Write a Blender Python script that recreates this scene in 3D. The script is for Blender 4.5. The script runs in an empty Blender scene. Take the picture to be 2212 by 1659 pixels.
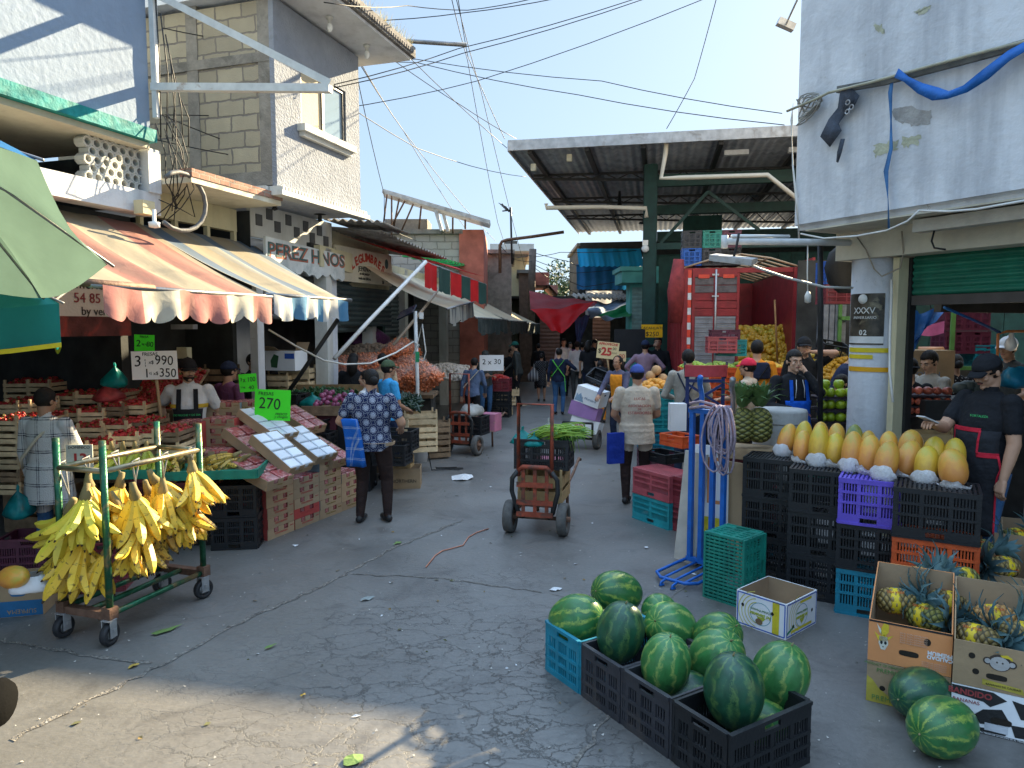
import bpy, bmesh, math, random
import numpy as np
from math import sin, cos, pi, radians as rad, sqrt, atan2
from mathutils import Vector as V, Matrix, Euler, Quaternion
random.seed(7)
SC = bpy.context.scene
COL = SC.collection
# ---------------------------------------------------------------- camera model (2212 x 1659 reading of the photo)
F = 1540.0; CX = 1106.0; CY = 829.5; HC = 2.1; PITCH = math.atan((CY-705.0)/F)
cam_d = bpy.data.cameras.new('camera'); cam = bpy.data.objects.new('camera', cam_d); COL.objects.link(cam)
cam_d.sensor_width = 36; cam_d.lens = 36*F/2212; cam_d.clip_end = 2000; cam_d.clip_start = .05
cam.location = (0, 0, HC); cam.rotation_euler = (pi/2-PITCH, 0, 0); SC.camera = cam
def ray(px, py):
    x = (px-CX)/F; y = (CY-py)/F
    return V((x, cos(PITCH)+sin(PITCH)*y, -sin(PITCH)+cos(PITCH)*y))
def W(px, py, d):
    r = ray(px, py); return V((0, 0, HC))+r*(d/r.y)
def G(px, py, z=0.0):
    r = ray(px, py); return V((0, 0, HC))+r*((z-HC)/r.z)
class Frame:
    """local x runs along a wall away from the viewer, local y points to the wall's left"""
    def __init__(s, o, a):
        s.o = V((o[0], o[1], 0)); s.a = rad(a); s.u = V((sin(s.a), cos(s.a), 0)); s.n = V((-cos(s.a), sin(s.a), 0)); s.rz = pi/2-s.a
    def w(s, x, y, z=0): return s.o+s.u*x+s.n*y+V((0, 0, z))
    def hit(s, px, py, t=0):
        r = ray(px, py); c = V((0, 0, HC)); o = s.o+s.n*t
        k = (o-c).dot(s.n)/r.dot(s.n); p = c+r*k-o
        return p.dot(s.u), (c+r*k).z
    def hx(s, px, py, x):
        r = ray(px, py); c = V((0, 0, HC)); o = s.o+s.u*x
        k = (o-c).dot(s.u)/r.dot(s.u); p = c+r*k-o
        return p.dot(s.n), (c+r*k).z
L = Frame((-3.16, 5.5), 17.5)
# ---------------------------------------------------------------- materials
MATS = {}
def nd(nt, t, **k):
    n = nt.nodes.new(t)
    for a, b in k.items():
        if a == 'i':
            for kk, vv in b.items(): n.inputs[kk].default_value = vv
        else: setattr(n, a, b)
    return n
def lin(c):
    f = lambda v: v/12.92 if v <= .04045 else ((v+.055)/1.055)**2.4
    return tuple(f(x) for x in c)
def hexc(h): return lin(tuple(int(h[i:i+2], 16)/255 for i in (0, 2, 4)))
def C4(c):
    if isinstance(c, str): c = hexc(c)
    return (c[0], c[1], c[2], 1)
def base(name):
    m = bpy.data.materials.new(name); m.use_nodes = True; nt = m.node_tree; b = nt.nodes['Principled BSDF']
    return m, nt, b
def mixc(nt, fac, a, b, blend='MIX'):
    n = nt.nodes.new('ShaderNodeMix'); n.data_type = 'RGBA'; n.blend_type = blend
    for i, v in ((0, fac), (6, a), (7, b)):
        if hasattr(v, 'is_linked') or isinstance(v, bpy.types.NodeSocket): nt.links.new(v, n.inputs[i])
        elif i == 0: n.inputs[0].default_value = v
        else: n.inputs[i].default_value = C4(v)
    return n.outputs[2]
def mth(nt, op, a, b=None, c=None):
    n = nt.nodes.new('ShaderNodeMath'); n.operation = op
    for i, v in enumerate((a, b, c)):
        if v is None: continue
        if isinstance(v, bpy.types.NodeSocket): nt.links.new(v, n.inputs[i])
        else: n.inputs[i].default_value = v
    return n.outputs[0]
def ramp(nt, fac, stops, const=False):
    n = nt.nodes.new('ShaderNodeValToRGB'); e = n.color_ramp.elements
    n.color_ramp.interpolation = 'CONSTANT' if const else 'LINEAR'
    while len(e) < len(stops): e.new(.5)
    for el, (p, c) in zip(e, stops): el.position = p; el.color = C4(c)
    nt.links.new(fac, n.inputs[0]); return n.outputs[0]
def coords(nt, kind='Object'): return nd(nt, 'ShaderNodeTexCoord').outputs[kind]
def noise(nt, vec, sc, det=4, dist=0, rough=.55):
    n = nd(nt, 'ShaderNodeTexNoise', i={'Scale': sc, 'Detail': det, 'Distortion': dist, 'Roughness': rough})
    nt.links.new(vec, n.inputs['Vector']); return n.outputs[0]
def sep(nt, vec):
    n = nd(nt, 'ShaderNodeSeparateXYZ'); nt.links.new(vec, n.inputs[0]); return n.outputs
def finish(nt, b, col, rough=.7, bump=0, bh=None, metal=0, spec=.5, rnd=0, trans=0, alpha=None, bdist=.02):
    if rnd:
        oi = nd(nt, 'ShaderNodeObjectInfo').outputs['Random']
        k = mth(nt, 'MULTIPLY_ADD', oi, 2*rnd, 1-rnd)
        cmb = nd(nt, 'ShaderNodeCombineColor')
        for i in range(3): nt.links.new(k, cmb.inputs[i])
        col = mixc(nt, 1.0, col, cmb.outputs[0], 'MULTIPLY')
    if isinstance(col, bpy.types.NodeSocket): nt.links.new(col, b.inputs['Base Color'])
    else: b.inputs['Base Color'].default_value = C4(col)
    if isinstance(rough, bpy.types.NodeSocket): nt.links.new(rough, b.inputs['Roughness'])
    else: b.inputs['Roughness'].default_value = rough
    b.inputs['Metallic'].default_value = metal; b.inputs['Specular IOR Level'].default_value = spec
    if alpha is not None: b.inputs['Alpha'].default_value = alpha
    if bump and bh is not None:
        bn = nd(nt, 'ShaderNodeBump', i={'Strength': bump, 'Distance': bdist}); nt.links.new(bh, bn.inputs['Height']); nt.links.new(bn.outputs[0], b.inputs['Normal'])
    if trans:
        tr = nd(nt, 'ShaderNodeBsdfTranslucent'); mx = nd(nt, 'ShaderNodeMixShader', i={0: trans})
        if isinstance(col, bpy.types.NodeSocket): nt.links.new(col, tr.inputs[0])
        else: tr.inputs[0].default_value = C4(col)
        nt.links.new(b.outputs[0], mx.inputs[1]); nt.links.new(tr.outputs[0], mx.inputs[2])
        nt.links.new(mx.outputs[0], nt.nodes['Material Output'].inputs[0])
def M(name, col=None, rough=.7, var=.18, sc=7, bump=.2, bsc=40, metal=0, spec=.4, rnd=0, col2=None, trans=0, thr=None, alpha=None, gen=False):
    """plain surface: colour varied by noise, optional stains of a second colour, fine bump"""
    if name in MATS: return MATS[name]
    m, nt, b = base(name); c = coords(nt); col = C4(col)[:3]
    n1 = noise(nt, c, sc, 6)
    lo = tuple(max(0, x*(1-var)) for x in col); hi = tuple(min(1, x*(1+var)) for x in col)
    out = ramp(nt, n1, [(.3, lo), (.7, hi)])
    if col2 is not None:
        t = .6 if thr is None else thr
        f = ramp(nt, noise(nt, c, sc*.45, 8, .6, .65), [(t-.06, (0, 0, 0)), (t+.06, (1, 1, 1))])
        out = mixc(nt, f, out, col2)
    finish(nt, b, out, rough, bump, noise(nt, c, bsc, 3) if bump else None, metal, spec, rnd, trans, alpha)
    MATS[name] = m; return m
def stripes(name, cols, period, axis=0, rough=.8, trans=.25, bump=.3, fade=.25, off=0, spec=.2):
    """bands woven into cloth along one object axis"""
    if name in MATS: return MATS[name]
    m, nt, b = base(name); c = coords(nt); x = sep(nt, c)[axis]
    f = mth(nt, 'FRACT', mth(nt, 'MULTIPLY_ADD', x, 1/period, off+10))
    out = ramp(nt, f, [(p, q) for p, q in cols], True)
    mp = nd(nt, 'ShaderNodeMapping'); mp.inputs['Scale'].default_value = (1, .22, .22); nt.links.new(c, mp.inputs[0])
    n = ramp(nt, noise(nt, mp.outputs[0], 5, 8, .4, .65), [(.38, (0, 0, 0)), (.72, (1, 1, 1))])
    out = mixc(nt, mth(nt, 'MULTIPLY', n, fade*1.2), out, (.21, .19, .155))
    finish(nt, b, out, rough, bump, noise(nt, c, 9, 3, .8), 0, spec, 0, trans); MATS[name] = m; return m
# ---------------------------------------------------------------- mesh building
class MB:
    def __init__(s): s.v = []; s.f = []; s.m = []; s.sm = []
    def add(s, vs, fs, m=0, T=None, smooth=False):
        o = len(s.v)
        s.v += [tuple(T @ V(p)) for p in vs] if T is not None else [tuple(p) for p in vs]
        s.f += [tuple(i+o for i in f) for f in fs]; s.m += [m]*len(fs); s.sm += [smooth]*len(fs); return s
    def box(s, x0, x1, y0, y1, z0, z1, m=0, T=None):
        vs = [(x, y, z) for x in (x0, x1) for y in (y0, y1) for z in (z0, z1)]
        return s.add(vs, [(0, 1, 3, 2), (4, 6, 7, 5), (0, 4, 5, 1), (2, 3, 7, 6), (0, 2, 6, 4), (1, 5, 7, 3)], m, T)
    def bar(s, a, b, w, h, m=0):
        """rectangular bar between two points"""
        a, b = V(a), V(b); d = (b-a); l = d.length; q = d.to_track_quat('X', 'Z').to_matrix().to_4x4()
        return s.box(0, l, -w/2, w/2, -h/2, h/2, m, Matrix.Translation(a) @ q)
    def tube(s, pts, r, n=8, m=0, caps=True, smooth=True):
        pts = [V(p) for p in pts]; rs = r if isinstance(r, (list, tuple)) else [r]*len(pts); vs = []; fs = []
        up = None
        for i, p in enumerate(pts):
            t = (pts[min(i+1, len(pts)-1)]-pts[max(i-1, 0)]).normalized()
            if up is None: up = t.orthogonal().normalized()
            up = (up-t*up.dot(t)); up = up.normalized() if up.length > 1e-6 else t.orthogonal().normalized()
            w = t.cross(up)
            for k in range(n):
                a = 2*pi*k/n; vs.append(p+(up*cos(a)+w*sin(a))*rs[i])
        for i in range(len(pts)-1):
            for k in range(n): fs.append((i*n+k, i*n+(k+1) % n, (i+1)*n+(k+1) % n, (i+1)*n+k))
        if caps: fs.append(tuple(range(n-1, -1, -1))); fs.append(tuple(range((len(pts)-1)*n, len(pts)*n)))
        return s.add(vs, fs, m, None, smooth)
    def lathe(s, prof, n=16, m=0, T=None, ex=1, ey=1, smooth=True):
        """profile of (radius, height) turned about z"""
        vs = []; fs = []
        for r, z in prof:
            for k in range(n): a = 2*pi*k/n; vs.append((r*cos(a)*ex, r*sin(a)*ey, z))
        for i in range(len(prof)-1):
            for k in range(n): fs.append((i*n+k, i*n+(k+1) % n, (i+1)*n+(k+1) % n, (i+1)*n+k))
        if prof[0][0] > 1e-5: fs.append(tuple(range(n-1, -1, -1)))
        if prof[-1][0] > 1e-5: fs.append(tuple(range((len(prof)-1)*n, len(prof)*n)))
        return s.add(vs, fs, m, T, smooth)
    def ball(s, c, r, n=10, k=7, m=0, T=None):
        rx, ry, rz = r if isinstance(r, (list, tuple)) else (r, r, r); c = V(c); vs = [c+V((0, 0, -rz))]; fs = []
        for i in range(1, k):
            t = pi*i/k
            for j in range(n): a = 2*pi*j/n; vs.append(c+V((rx*sin(t)*cos(a), ry*sin(t)*sin(a), -rz*cos(t))))
        vs.append(c+V((0, 0, rz))); e = len(vs)-1
        for j in range(n):
            fs.append((0, 1+(j+1) % n, 1+j)); fs.append((e, 1+(k-2)*n+j, 1+(k-2)*n+(j+1) % n))
            for i in range(k-2): fs.append((1+i*n+j, 1+i*n+(j+1) % n, 1+(i+1)*n+(j+1) % n, 1+(i+1)*n+j))
        return s.add(vs, fs, m, T, True)
    def prism(s, poly, y0, y1, m=0, T=None):
        """outline in the xz plane pushed from y0 to y1"""
        n = len(poly); vs = [(x, y0, z) for x, z in poly]+[(x, y1, z) for x, z in poly]
        fs = [tuple(range(n)), tuple(range(2*n-1, n-1, -1))]+[((i+1) % n, i, n+i, n+(i+1) % n) for i in range(n)]
        return s.add(vs, fs, m, T)
    def sheet(s, fn, nu, nv, m=0, smooth=True, T=None):
        vs = [fn(i/nu, j/nv) for j in range(nv+1) for i in range(nu+1)]; w = nu+1
        fs = [(j*w+i, j*w+i+1, (j+1)*w+i+1, (j+1)*w+i) for j in range(nv) for i in range(nu)]
        return s.add(vs, fs, m, T, smooth)
    def mesh(s, name):
        me = bpy.data.meshes.new(name); me.from_pydata(s.v, [], s.f)
        me.polygons.foreach_set('material_index', s.m); me.polygons.foreach_set('use_smooth', s.sm); me.update(); return me
    def build(s, name, mats, parent=None, loc=(0, 0, 0), rz=0.0, rot=None, solid=0, fixn=False):
        me = s.mesh(name)
        if fixn:
            bm = bmesh.new(); bm.from_mesh(me); bmesh.ops.recalc_face_normals(bm, faces=bm.faces); bm.to_mesh(me); bm.free()
        for x in (mats if isinstance(mats, (list, tuple)) else [mats]): me.materials.append(x)
        o = put(name, me, parent, loc, rz, rot)
        if solid:
            md = o.modifiers.new('thickness', 'SOLIDIFY'); md.thickness = solid; md.offset = 0
        return o
def put(name, me, parent=None, loc=(0, 0, 0), rz=0.0, rot=None):
    o = bpy.data.objects.new(name, me); COL.objects.link(o); o.parent = parent; o.location = loc
    o.rotation_euler = rot if rot is not None else (0, 0, rz); return o
def tag(o, label, cat, group=None, kind=None):
    if kind: o['kind'] = kind
    if label: o['label'] = label
    if cat: o['category'] = cat
    if group: o['group'] = group
    return o
def E(name, label, cat, loc, rz=0.0, group=None, rot=None):
    return tag(put(name, None, None, loc, rz, rot), label, cat, group)
def kids(o): return KIDS.get(o.name, [])
def clone(o, loc=None, rz=None, label=None, group=None, parent=None, rot=None):
    c = o.copy(); COL.objects.link(c); c.parent = parent
    if loc is not None: c.location = loc
    if rz is not None: c.rotation_euler = (0, 0, rz)
    if rot is not None: c.rotation_euler = rot
    if label: c['label'] = label
    if group: c['group'] = group
    for ch in [x for x in COL.objects if x.parent == o] if o.name not in KC else KC[o.name]:
        clone(ch, parent=c)
    return c
KC = {}
def keep(o):
    """remember a thing's parts so that copying it stays quick"""
    KC[o.name] = [x for x in COL.objects if x.parent == o]
    for x in KC[o.name]: keep(x)
    return o
def skin_of(o, mat):
    o.data = o.data.copy(); o.data.materials.clear()
    for x in (mat if isinstance(mat, (list, tuple)) else [mat]): o.data.materials.append(x)
    return o
ORD = 'first second third fourth fifth sixth seventh eighth ninth tenth eleventh twelfth thirteenth fourteenth fifteenth sixteenth seventeenth eighteenth nineteenth twentieth'.split()
def text(parent, s, size, loc, mat, rot=None, align='CENTER', sx=1.0, shear=0, name='lettering', bold=0, ext=.0015, wob=0):
    """lettering standing on a surface; by default it reads from the -y side"""
    cu = bpy.data.curves.new('t', 'FONT'); cu.body = s; cu.size = size; cu.align_x = align; cu.align_y = 'CENTER'
    cu.extrude = ext; cu.shear = shear; cu.offset = bold; cu.resolution_u = 3; cu.space_line = .85
    t = bpy.data.objects.new('t', cu); me = bpy.data.meshes.new_from_object(t)
    bpy.data.objects.remove(t); bpy.data.curves.remove(cu)
    n = len(me.vertices); a = np.empty(n*3, 'f'); me.vertices.foreach_get('co', a); a = a.reshape(-1, 3); a[:, 0] *= sx
    if wob:
        a[:, 1] += np.sin(a[:, 0]/size*3.1+len(s))*wob*size; a[:, 0] += np.sin(a[:, 1]/size*4)*wob*size*.5
    me.vertices.foreach_set('co', a.ravel()); me.name = name; me.materials.clear(); me.materials.append(mat)
    return put(name, me, parent, loc, 0, rot if rot is not None else (pi/2, 0, 0))
# ---------------------------------------------------------------- light
SUN_AZ, SUN_EL = 40.0, 24.0
def setup_light(sky=.15, sun=5.0, expo=2.2, gam=.30, tint=(.61, .765, .93), zenith_fill=3.6):
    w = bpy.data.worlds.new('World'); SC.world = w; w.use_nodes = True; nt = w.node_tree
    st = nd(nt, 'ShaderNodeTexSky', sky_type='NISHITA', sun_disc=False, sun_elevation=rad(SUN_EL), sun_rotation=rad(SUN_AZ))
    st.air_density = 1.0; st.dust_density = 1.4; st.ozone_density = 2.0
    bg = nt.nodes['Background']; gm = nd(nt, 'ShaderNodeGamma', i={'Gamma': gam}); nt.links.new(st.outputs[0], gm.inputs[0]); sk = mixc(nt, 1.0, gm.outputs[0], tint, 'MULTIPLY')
    # sky above the view brightened: an added fill that lifts the shade
    up = sep(nt, coords(nt, 'Generated'))[2]; f = ramp(nt, up, [(.44, (1, 1, 1)), (.85, (zenith_fill,)*3)]); nt.links.new(mixc(nt, 1.0, sk, f, 'MULTIPLY'), bg.inputs[0]); bg.inputs[1].default_value = sky
    l = bpy.data.lights.new('sun', 'SUN'); l.energy = sun; l.angle = rad(.5); l.color = (1, .82, .53)
    o = bpy.data.objects.new('sun', l); COL.objects.link(o)
    S = V((sin(rad(SUN_AZ))*cos(rad(SUN_EL)), cos(rad(SUN_AZ))*cos(rad(SUN_EL)), sin(rad(SUN_EL))))
    o.rotation_euler = S.to_track_quat('Z', 'Y').to_euler(); o.location = S*60
    vs = SC.view_settings; vs.view_transform = 'Standard'; vs.look = 'None'; vs.exposure = expo; vs.gamma = 1
    SC.cycles.max_bounces = 6; SC.cycles.diffuse_bounces = 3; SC.cycles.glossy_bounces = 3; SC.cycles.transmission_bounces = 4
    SC.cycles.use_denoising = True
# ================================================================ SETTING AND BUILDINGS
R = Frame((3.6, 6.6), -26); H = Frame((-.07, 16), 11.5); L2 = Frame((-1.1, 12), 8)
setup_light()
def brick(name, c1, c2, mortar, w, h, ax=(1, 2), ms=.014, bump=.6):
    m, nt, b = base(name); c = coords(nt); s = sep(nt, c)
    cb = nd(nt, 'ShaderNodeCombineXYZ'); nt.links.new(s[ax[0]], cb.inputs[0]); nt.links.new(s[ax[1]], cb.inputs[1])
    d = nd(nt, 'ShaderNodeVectorMath', operation='ADD'); nz = nd(nt, 'ShaderNodeTexNoise', i={'Scale': 9.0}); nt.links.new(c, nz.inputs[0])
    sc = nd(nt, 'ShaderNodeVectorMath', operation='SCALE'); sc.inputs['Scale'].default_value = .045; nt.links.new(nz.outputs['Color'], sc.inputs[0])
    nt.links.new(cb.outputs[0], d.inputs[0]); nt.links.new(sc.outputs[0], d.inputs[1])
    t = nd(nt, 'ShaderNodeTexBrick', i={'Color1': C4(c1), 'Color2': C4(c2), 'Mortar': C4(mortar), 'Scale': 1.0, 'Mortar Size': ms, 'Mortar Smooth': .3, 'Brick Width': w, 'Row Height': h})
    nt.links.new(d.outputs[0], t.inputs['Vector'])
    n = noise(nt, c, 5, 8); col = mixc(nt, mth(nt, 'MULTIPLY', n, .45), t.outputs[0], (.16, .14, .11))
    h_ = mth(nt, 'ADD', mth(nt, 'MULTIPLY', t.outputs['Fac'], -1), mth(nt, 'MULTIPLY', noise(nt, c, 60, 4), .5))
    finish(nt, b, col, .9, bump, h_, bdist=.02); return m
def plaster(name, col, stain, grime=.35, sc=1.2):
    """old limewash: broad grey grime, running streaks and small chipped spots"""
    m, nt, b = base(name); c = coords(nt)
    mp = nd(nt, 'ShaderNodeMapping'); mp.inputs['Scale'].default_value = (3, 3, .35); nt.links.new(c, mp.inputs[0])
    g = ramp(nt, noise(nt, c, sc, 9, .3, .65), [(.42, (0, 0, 0)), (.8, (1, 1, 1))])
    st = ramp(nt, noise(nt, mp.outputs[0], 1.5, 6), [(.5, (0, 0, 0)), (.75, (1, 1, 1))])
    out = mixc(nt, mth(nt, 'MULTIPLY', g, grime), col, stain)
    out = mixc(nt, mth(nt, 'MULTIPLY', st, grime), out, stain)
    sp = ramp(nt, noise(nt, c, 6, 6, 1.2, .7), [(.67, (0, 0, 0)), (.70, (1, 1, 1))])
    out = mixc(nt, mth(nt, 'MULTIPLY', sp, .55), out, (.30, .29, .22))
    finish(nt, b, out, .85, .35, noise(nt, c, 14, 7), spec=.2, bdist=.03); return m
P_white = plaster('white_limewash', (.68, .69, .70), (.33, .34, .36), .8)
P_grey = plaster('grey_white_paint', (.62, .64, .67), (.30, .31, .33), .5, 1.6)
P_cream = plaster('cream_wall_paint', (.62, .56, .36), (.34, .29, .19), .5)
P_pale = plaster('pale_render', (.60, .60, .56), (.33, .31, .27), .5, 2)
P_soffit = plaster('soffit_paint', (.62, .58, .46), (.36, .32, .25), .5, 2)
teal = M('teal_ledge_paint', (.0, .20, .19), .7, .3, 10, .5, 20)
conc = M('bare_concrete', (.24, .22, .19), .95, .25, 6, .5, 45, col2=(.15, .14, .12))
block = brick('concrete_blocks', (.47, .41, .29), (.33, .29, .21), (.20, .175, .15), .40, .20)
block2 = brick('pale_blocks', (.52, .49, .44), (.45, .42, .38), (.30, .28, .25), .40, .20, (0, 2), .016)
redbrick = brick('old_red_brick', (.34, .15, .10), (.42, .22, .15), (.30, .25, .20), .16, .07, (0, 2), .01)
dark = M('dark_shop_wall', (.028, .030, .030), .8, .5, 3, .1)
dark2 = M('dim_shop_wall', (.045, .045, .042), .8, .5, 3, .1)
floor_d = M('shop_floor', (.05, .05, .05), .7, .3, 4)
white_m = M('white_painted_steel', (.62, .62, .60), .45, .12, 9, .05, col2=(.25, .13, .07), thr=.68)
grey_m = M('grey_steel', (.22, .22, .22), .4, .25, 9, .1, metal=.6, col2=(.12, .07, .04), thr=.62)
rust_m = M('rusty_steel', (.16, .09, .06), .7, .35, 14, .3, metal=.3)
dark_m = M('dark_steel', (.03, .03, .03), .5, .3, 9, .1, metal=.3)
green_hall = M('dark_green_steel', (.006, .042, .034), .5, .3, 5, .1)
wire_m = M('black_cable', (.012, .012, .012), .6, .2)
wire_w = M('pale_cable', (.62, .60, .55), .5, .15)
glass = M('window_glass', (.20, .27, .33), .06, .05, 1, 0, spec=1.0)
curtain = M('drawn_curtain', (.45, .38, .26), .8, .1, 3)
alu = M('aluminium_frame', (.14, .13, .12), .4, .1, 5, 0, metal=.6)
bulb_m = M('lamp_glass', (.75, .75, .72), .2, .05, 3, 0)
corr = M('asbestos_sheet', (.30, .28, .25), .9, .3, 5, .4, col2=(.16, .14, .12))
roof_dk = M('roof_sheet_underside', (.26, .28, .31), .45, .3, 3, .1, col2=(.34, .35, .36))
zinc = M('zinc_sheet', (.42, .42, .42), .4, .25, 6, .15, metal=.5, col2=(.26, .24, .22))
sh_green = M('green_shutter_paint', (.015, .16, .10), .45, .3, 5, .15, col2=(.02, .10, .07))
sh_grey = M('grey_shutter_paint', (.10, .11, .11), .5, .3, 5, .15, metal=.3)
sh_dk = M('dark_shutter_paint', (.025, .04, .04), .45, .3, 5, .15)
black_pl = M('black_lettering', (.015, .015, .015), .6, .1)
def slats(mb, x0, x1, y, z0, z1, pitch=.085, dep=.018, m=0, n=-1):
    """curved slats of a roller shutter; n is the side that bulges"""
    k = max(1, round((z1-z0)/pitch)); h = (z1-z0)/k; prof = []
    for i in range(k):
        for t in (0, .12, .3, .5, .7, .88): prof.append((y+n*dep*sin(pi*min(1, t/.9)), z0+(i+t)*h))
    prof.append((y, z1)); vs = [(x, p, q) for p, q in prof for x in (x0, x1)]
    mb.add(vs, [(2*i, 2*i+1, 2*i+3, 2*i+2) for i in range(len(prof)-1)], m, None, True)
def corrugated(mb, p0, p1, q0, q1, n, amp, m=0):
    """wavy sheet between edges p0-p1 (across the waves) and q0-q1"""
    p0, p1, q0, q1 = V(p0), V(p1), V(q0), V(q1); nn = (p1-p0).cross(q0-p0).normalized()
    f = lambda u, v: (p0.lerp(p1, u)).lerp(q0.lerp(q1, u), v)+nn*amp*sin(2*pi*n*u)
    mb.sheet(f, n*6, 2, m)
# ---------------------------------------------------------------- ground
def road_material():
    m, nt, b = base('worn_asphalt'); c = coords(nt); s = sep(nt, c)
    n0 = noise(nt, c, .55, 8, .2, .6); n1 = noise(nt, c, 30, 6)
    col = ramp(nt, n0, [(.3, (.066, .062, .057)), (.55, (.118, .112, .103)), (.75, (.18, .171, .156))])
    col = mixc(nt, mth(nt, 'MULTIPLY', n1, .35), col, (.30, .29, .27))
    # crazing: irregular cells, strong in the near half of the lane and fading away from it
    wz = nd(nt, 'ShaderNodeTexNoise', i={'Scale': 3.4, 'Detail': 7.0, 'Roughness': .7}); mp = nd(nt, 'ShaderNodeMapping'); mp.inputs['Scale'].default_value = (.62, 1, 1); nt.links.new(c, mp.inputs[0]); nt.links.new(c, wz.inputs[0])
    ad = nd(nt, 'ShaderNodeMix'); ad.data_type = 'VECTOR'; ad.inputs[0].default_value = .2; nt.links.new(mp.outputs[0], ad.inputs[4]); nt.links.new(wz.outputs['Color'], ad.inputs[5])
    def cells(sc, w):
        v = nd(nt, 'ShaderNodeTexVoronoi', feature='DISTANCE_TO_EDGE', i={'Scale': sc}); nt.links.new(ad.outputs[1], v.inputs['Vector'])
        return ramp(nt, v.outputs['Distance'], [(0, (1, 1, 1)), (w, (0, 0, 0))])
    brk = ramp(nt, noise(nt, c, 3.5, 4), [(.38, (0, 0, 0)), (.58, (1, 1, 1))])
    ck = mth(nt, 'MAXIMUM', mth(nt, 'MULTIPLY', cells(13, .035), brk), mth(nt, 'MULTIPLY', cells(5.2, .022), .9))
    near = ramp(nt, mth(nt, 'MULTIPLY_ADD', s[1], -.14, mth(nt, 'MULTIPLY_ADD', noise(nt, c, .8, 3), .9, .82)), [(.35, (0, 0, 0)), (.62, (1, 1, 1))])
    xm = ramp(nt, mth(nt, 'MULTIPLY_ADD', s[0], .25, mth(nt, 'MULTIPLY_ADD', noise(nt, c, 1.1, 3), .8, .55)), [(.35, (0, 0, 0)), (.65, (1, 1, 1))])
    far = mth(nt, 'MULTIPLY', cells(1.1, .010), ramp(nt, noise(nt, c, .5, 3), [(.45, (0, 0, 0)), (.6, (1, 1, 1))]))
    xm2 = ramp(nt, mth(nt, 'MULTIPLY_ADD', s[0], -.4, 1.0), [(.2, (0, 0, 0)), (.75, (1, 1, 1))])
    ck = mth(nt, 'MAXIMUM', mth(nt, 'MULTIPLY', mth(nt, 'MULTIPLY', ck, near), mth(nt, 'MULTIPLY', xm, xm2)), mth(nt, 'MULTIPLY', far, .3))
    col = mixc(nt, mth(nt, 'MULTIPLY', ck, .85), col, (.028, .026, .023))
    st = ramp(nt, noise(nt, c, 1.7, 7, 1.0, .65), [(.53, (0, 0, 0)), (.68, (1, 1, 1))])
    col = mixc(nt, mth(nt, 'MULTIPLY', st, .6), col, (.06, .056, .053))
    fl = ramp(nt, noise(nt, c, 95, 2, 0, .4), [(.73, (0, 0, 0)), (.76, (1, 1, 1))])
    col = mixc(nt, mth(nt, 'MULTIPLY', fl, .5), col, (.38, .36, .33))
    hh = mth(nt, 'ADD', mth(nt, 'MULTIPLY', ck, -.25), mth(nt, 'ADD', mth(nt, 'MULTIPLY', n1, .25), mth(nt, 'MULTIPLY', n0, .6)))
    finish(nt, b, col, ramp(nt, n0, [(.3, (.32,)*3), (.7, (.55,)*3)]), .55, hh, spec=.6, bdist=.02); return m
g = MB(); g.sheet(lambda u, v: (-150+300*u, -40+400*v, 0), 60, 80)
tag(g.build('road', road_material()), 'cracked grey asphalt market lane', None, None, 'structure')
joint_m = M('crumbled_joint', (.17, .155, .135), .95, .6, 40, .8, 60, col2=(.05, .048, .045))
def joint(pts, w, seed):
    rg = random.Random(seed); pts = [G(*p) for p in pts]; mb = MB(); vs = []
    n = 0; line = []
    for a, b_ in zip(pts, pts[1:]):
        k = max(2, int((b_-a).length/.07)); line += [a.lerp(b_, i/k) for i in range(k)]
    d = (pts[-1]-pts[0]).normalized(); nn = V((-d.y, d.x, 0))
    for p in line:
        q = p+nn*rg.uniform(-.02, .02); ww = w*rg.uniform(.35, 1.2); vs += [(q-nn*ww)+V((0, 0, .004)), (q+nn*ww)+V((0, 0, .004))]
    mb.add(vs, [(2*i, 2*i+1, 2*i+3, 2*i+2) for i in range(len(line)-1)])
    tag(mb.build('road_joint', joint_m), 'crumbled joint between two slabs of the lane', None, None, 'structure')
joint([(23, 1599), (347, 1437), (520, 1345), (695, 1267), (860, 1180), (1010, 1120)], .022, 1)
joint([(0, 1384), (160, 1412), (347, 1437)], .02, 2)
joint([(760, 1240), (950, 1250), (1190, 1283)], .010, 3)
joint([(1190, 1283), (1400, 1330), (1520, 1240)], .008, 4)
joint([(1240, 1659), (1300, 1570), (1420, 1400)], .012, 5)
side = MB(); side.box(-9, 1.4, -9, .95, 0, .15)
tag(side.build('pavement', M('pavement_concrete', (.20, .19, .18), .9, .25, 5, .3, col2=(.1, .1, .1)), None, R.o, R.rz), 'raised concrete pavement under the corner building', None, None, 'structure')
hf = MB(); hf.box(.3, 30, -30, -2.6, 0, .12); tag(hf.build('hall_floor', floor_d, None, H.o, H.rz), 'raised dark floor of the market hall', None, None, 'structure')

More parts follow.
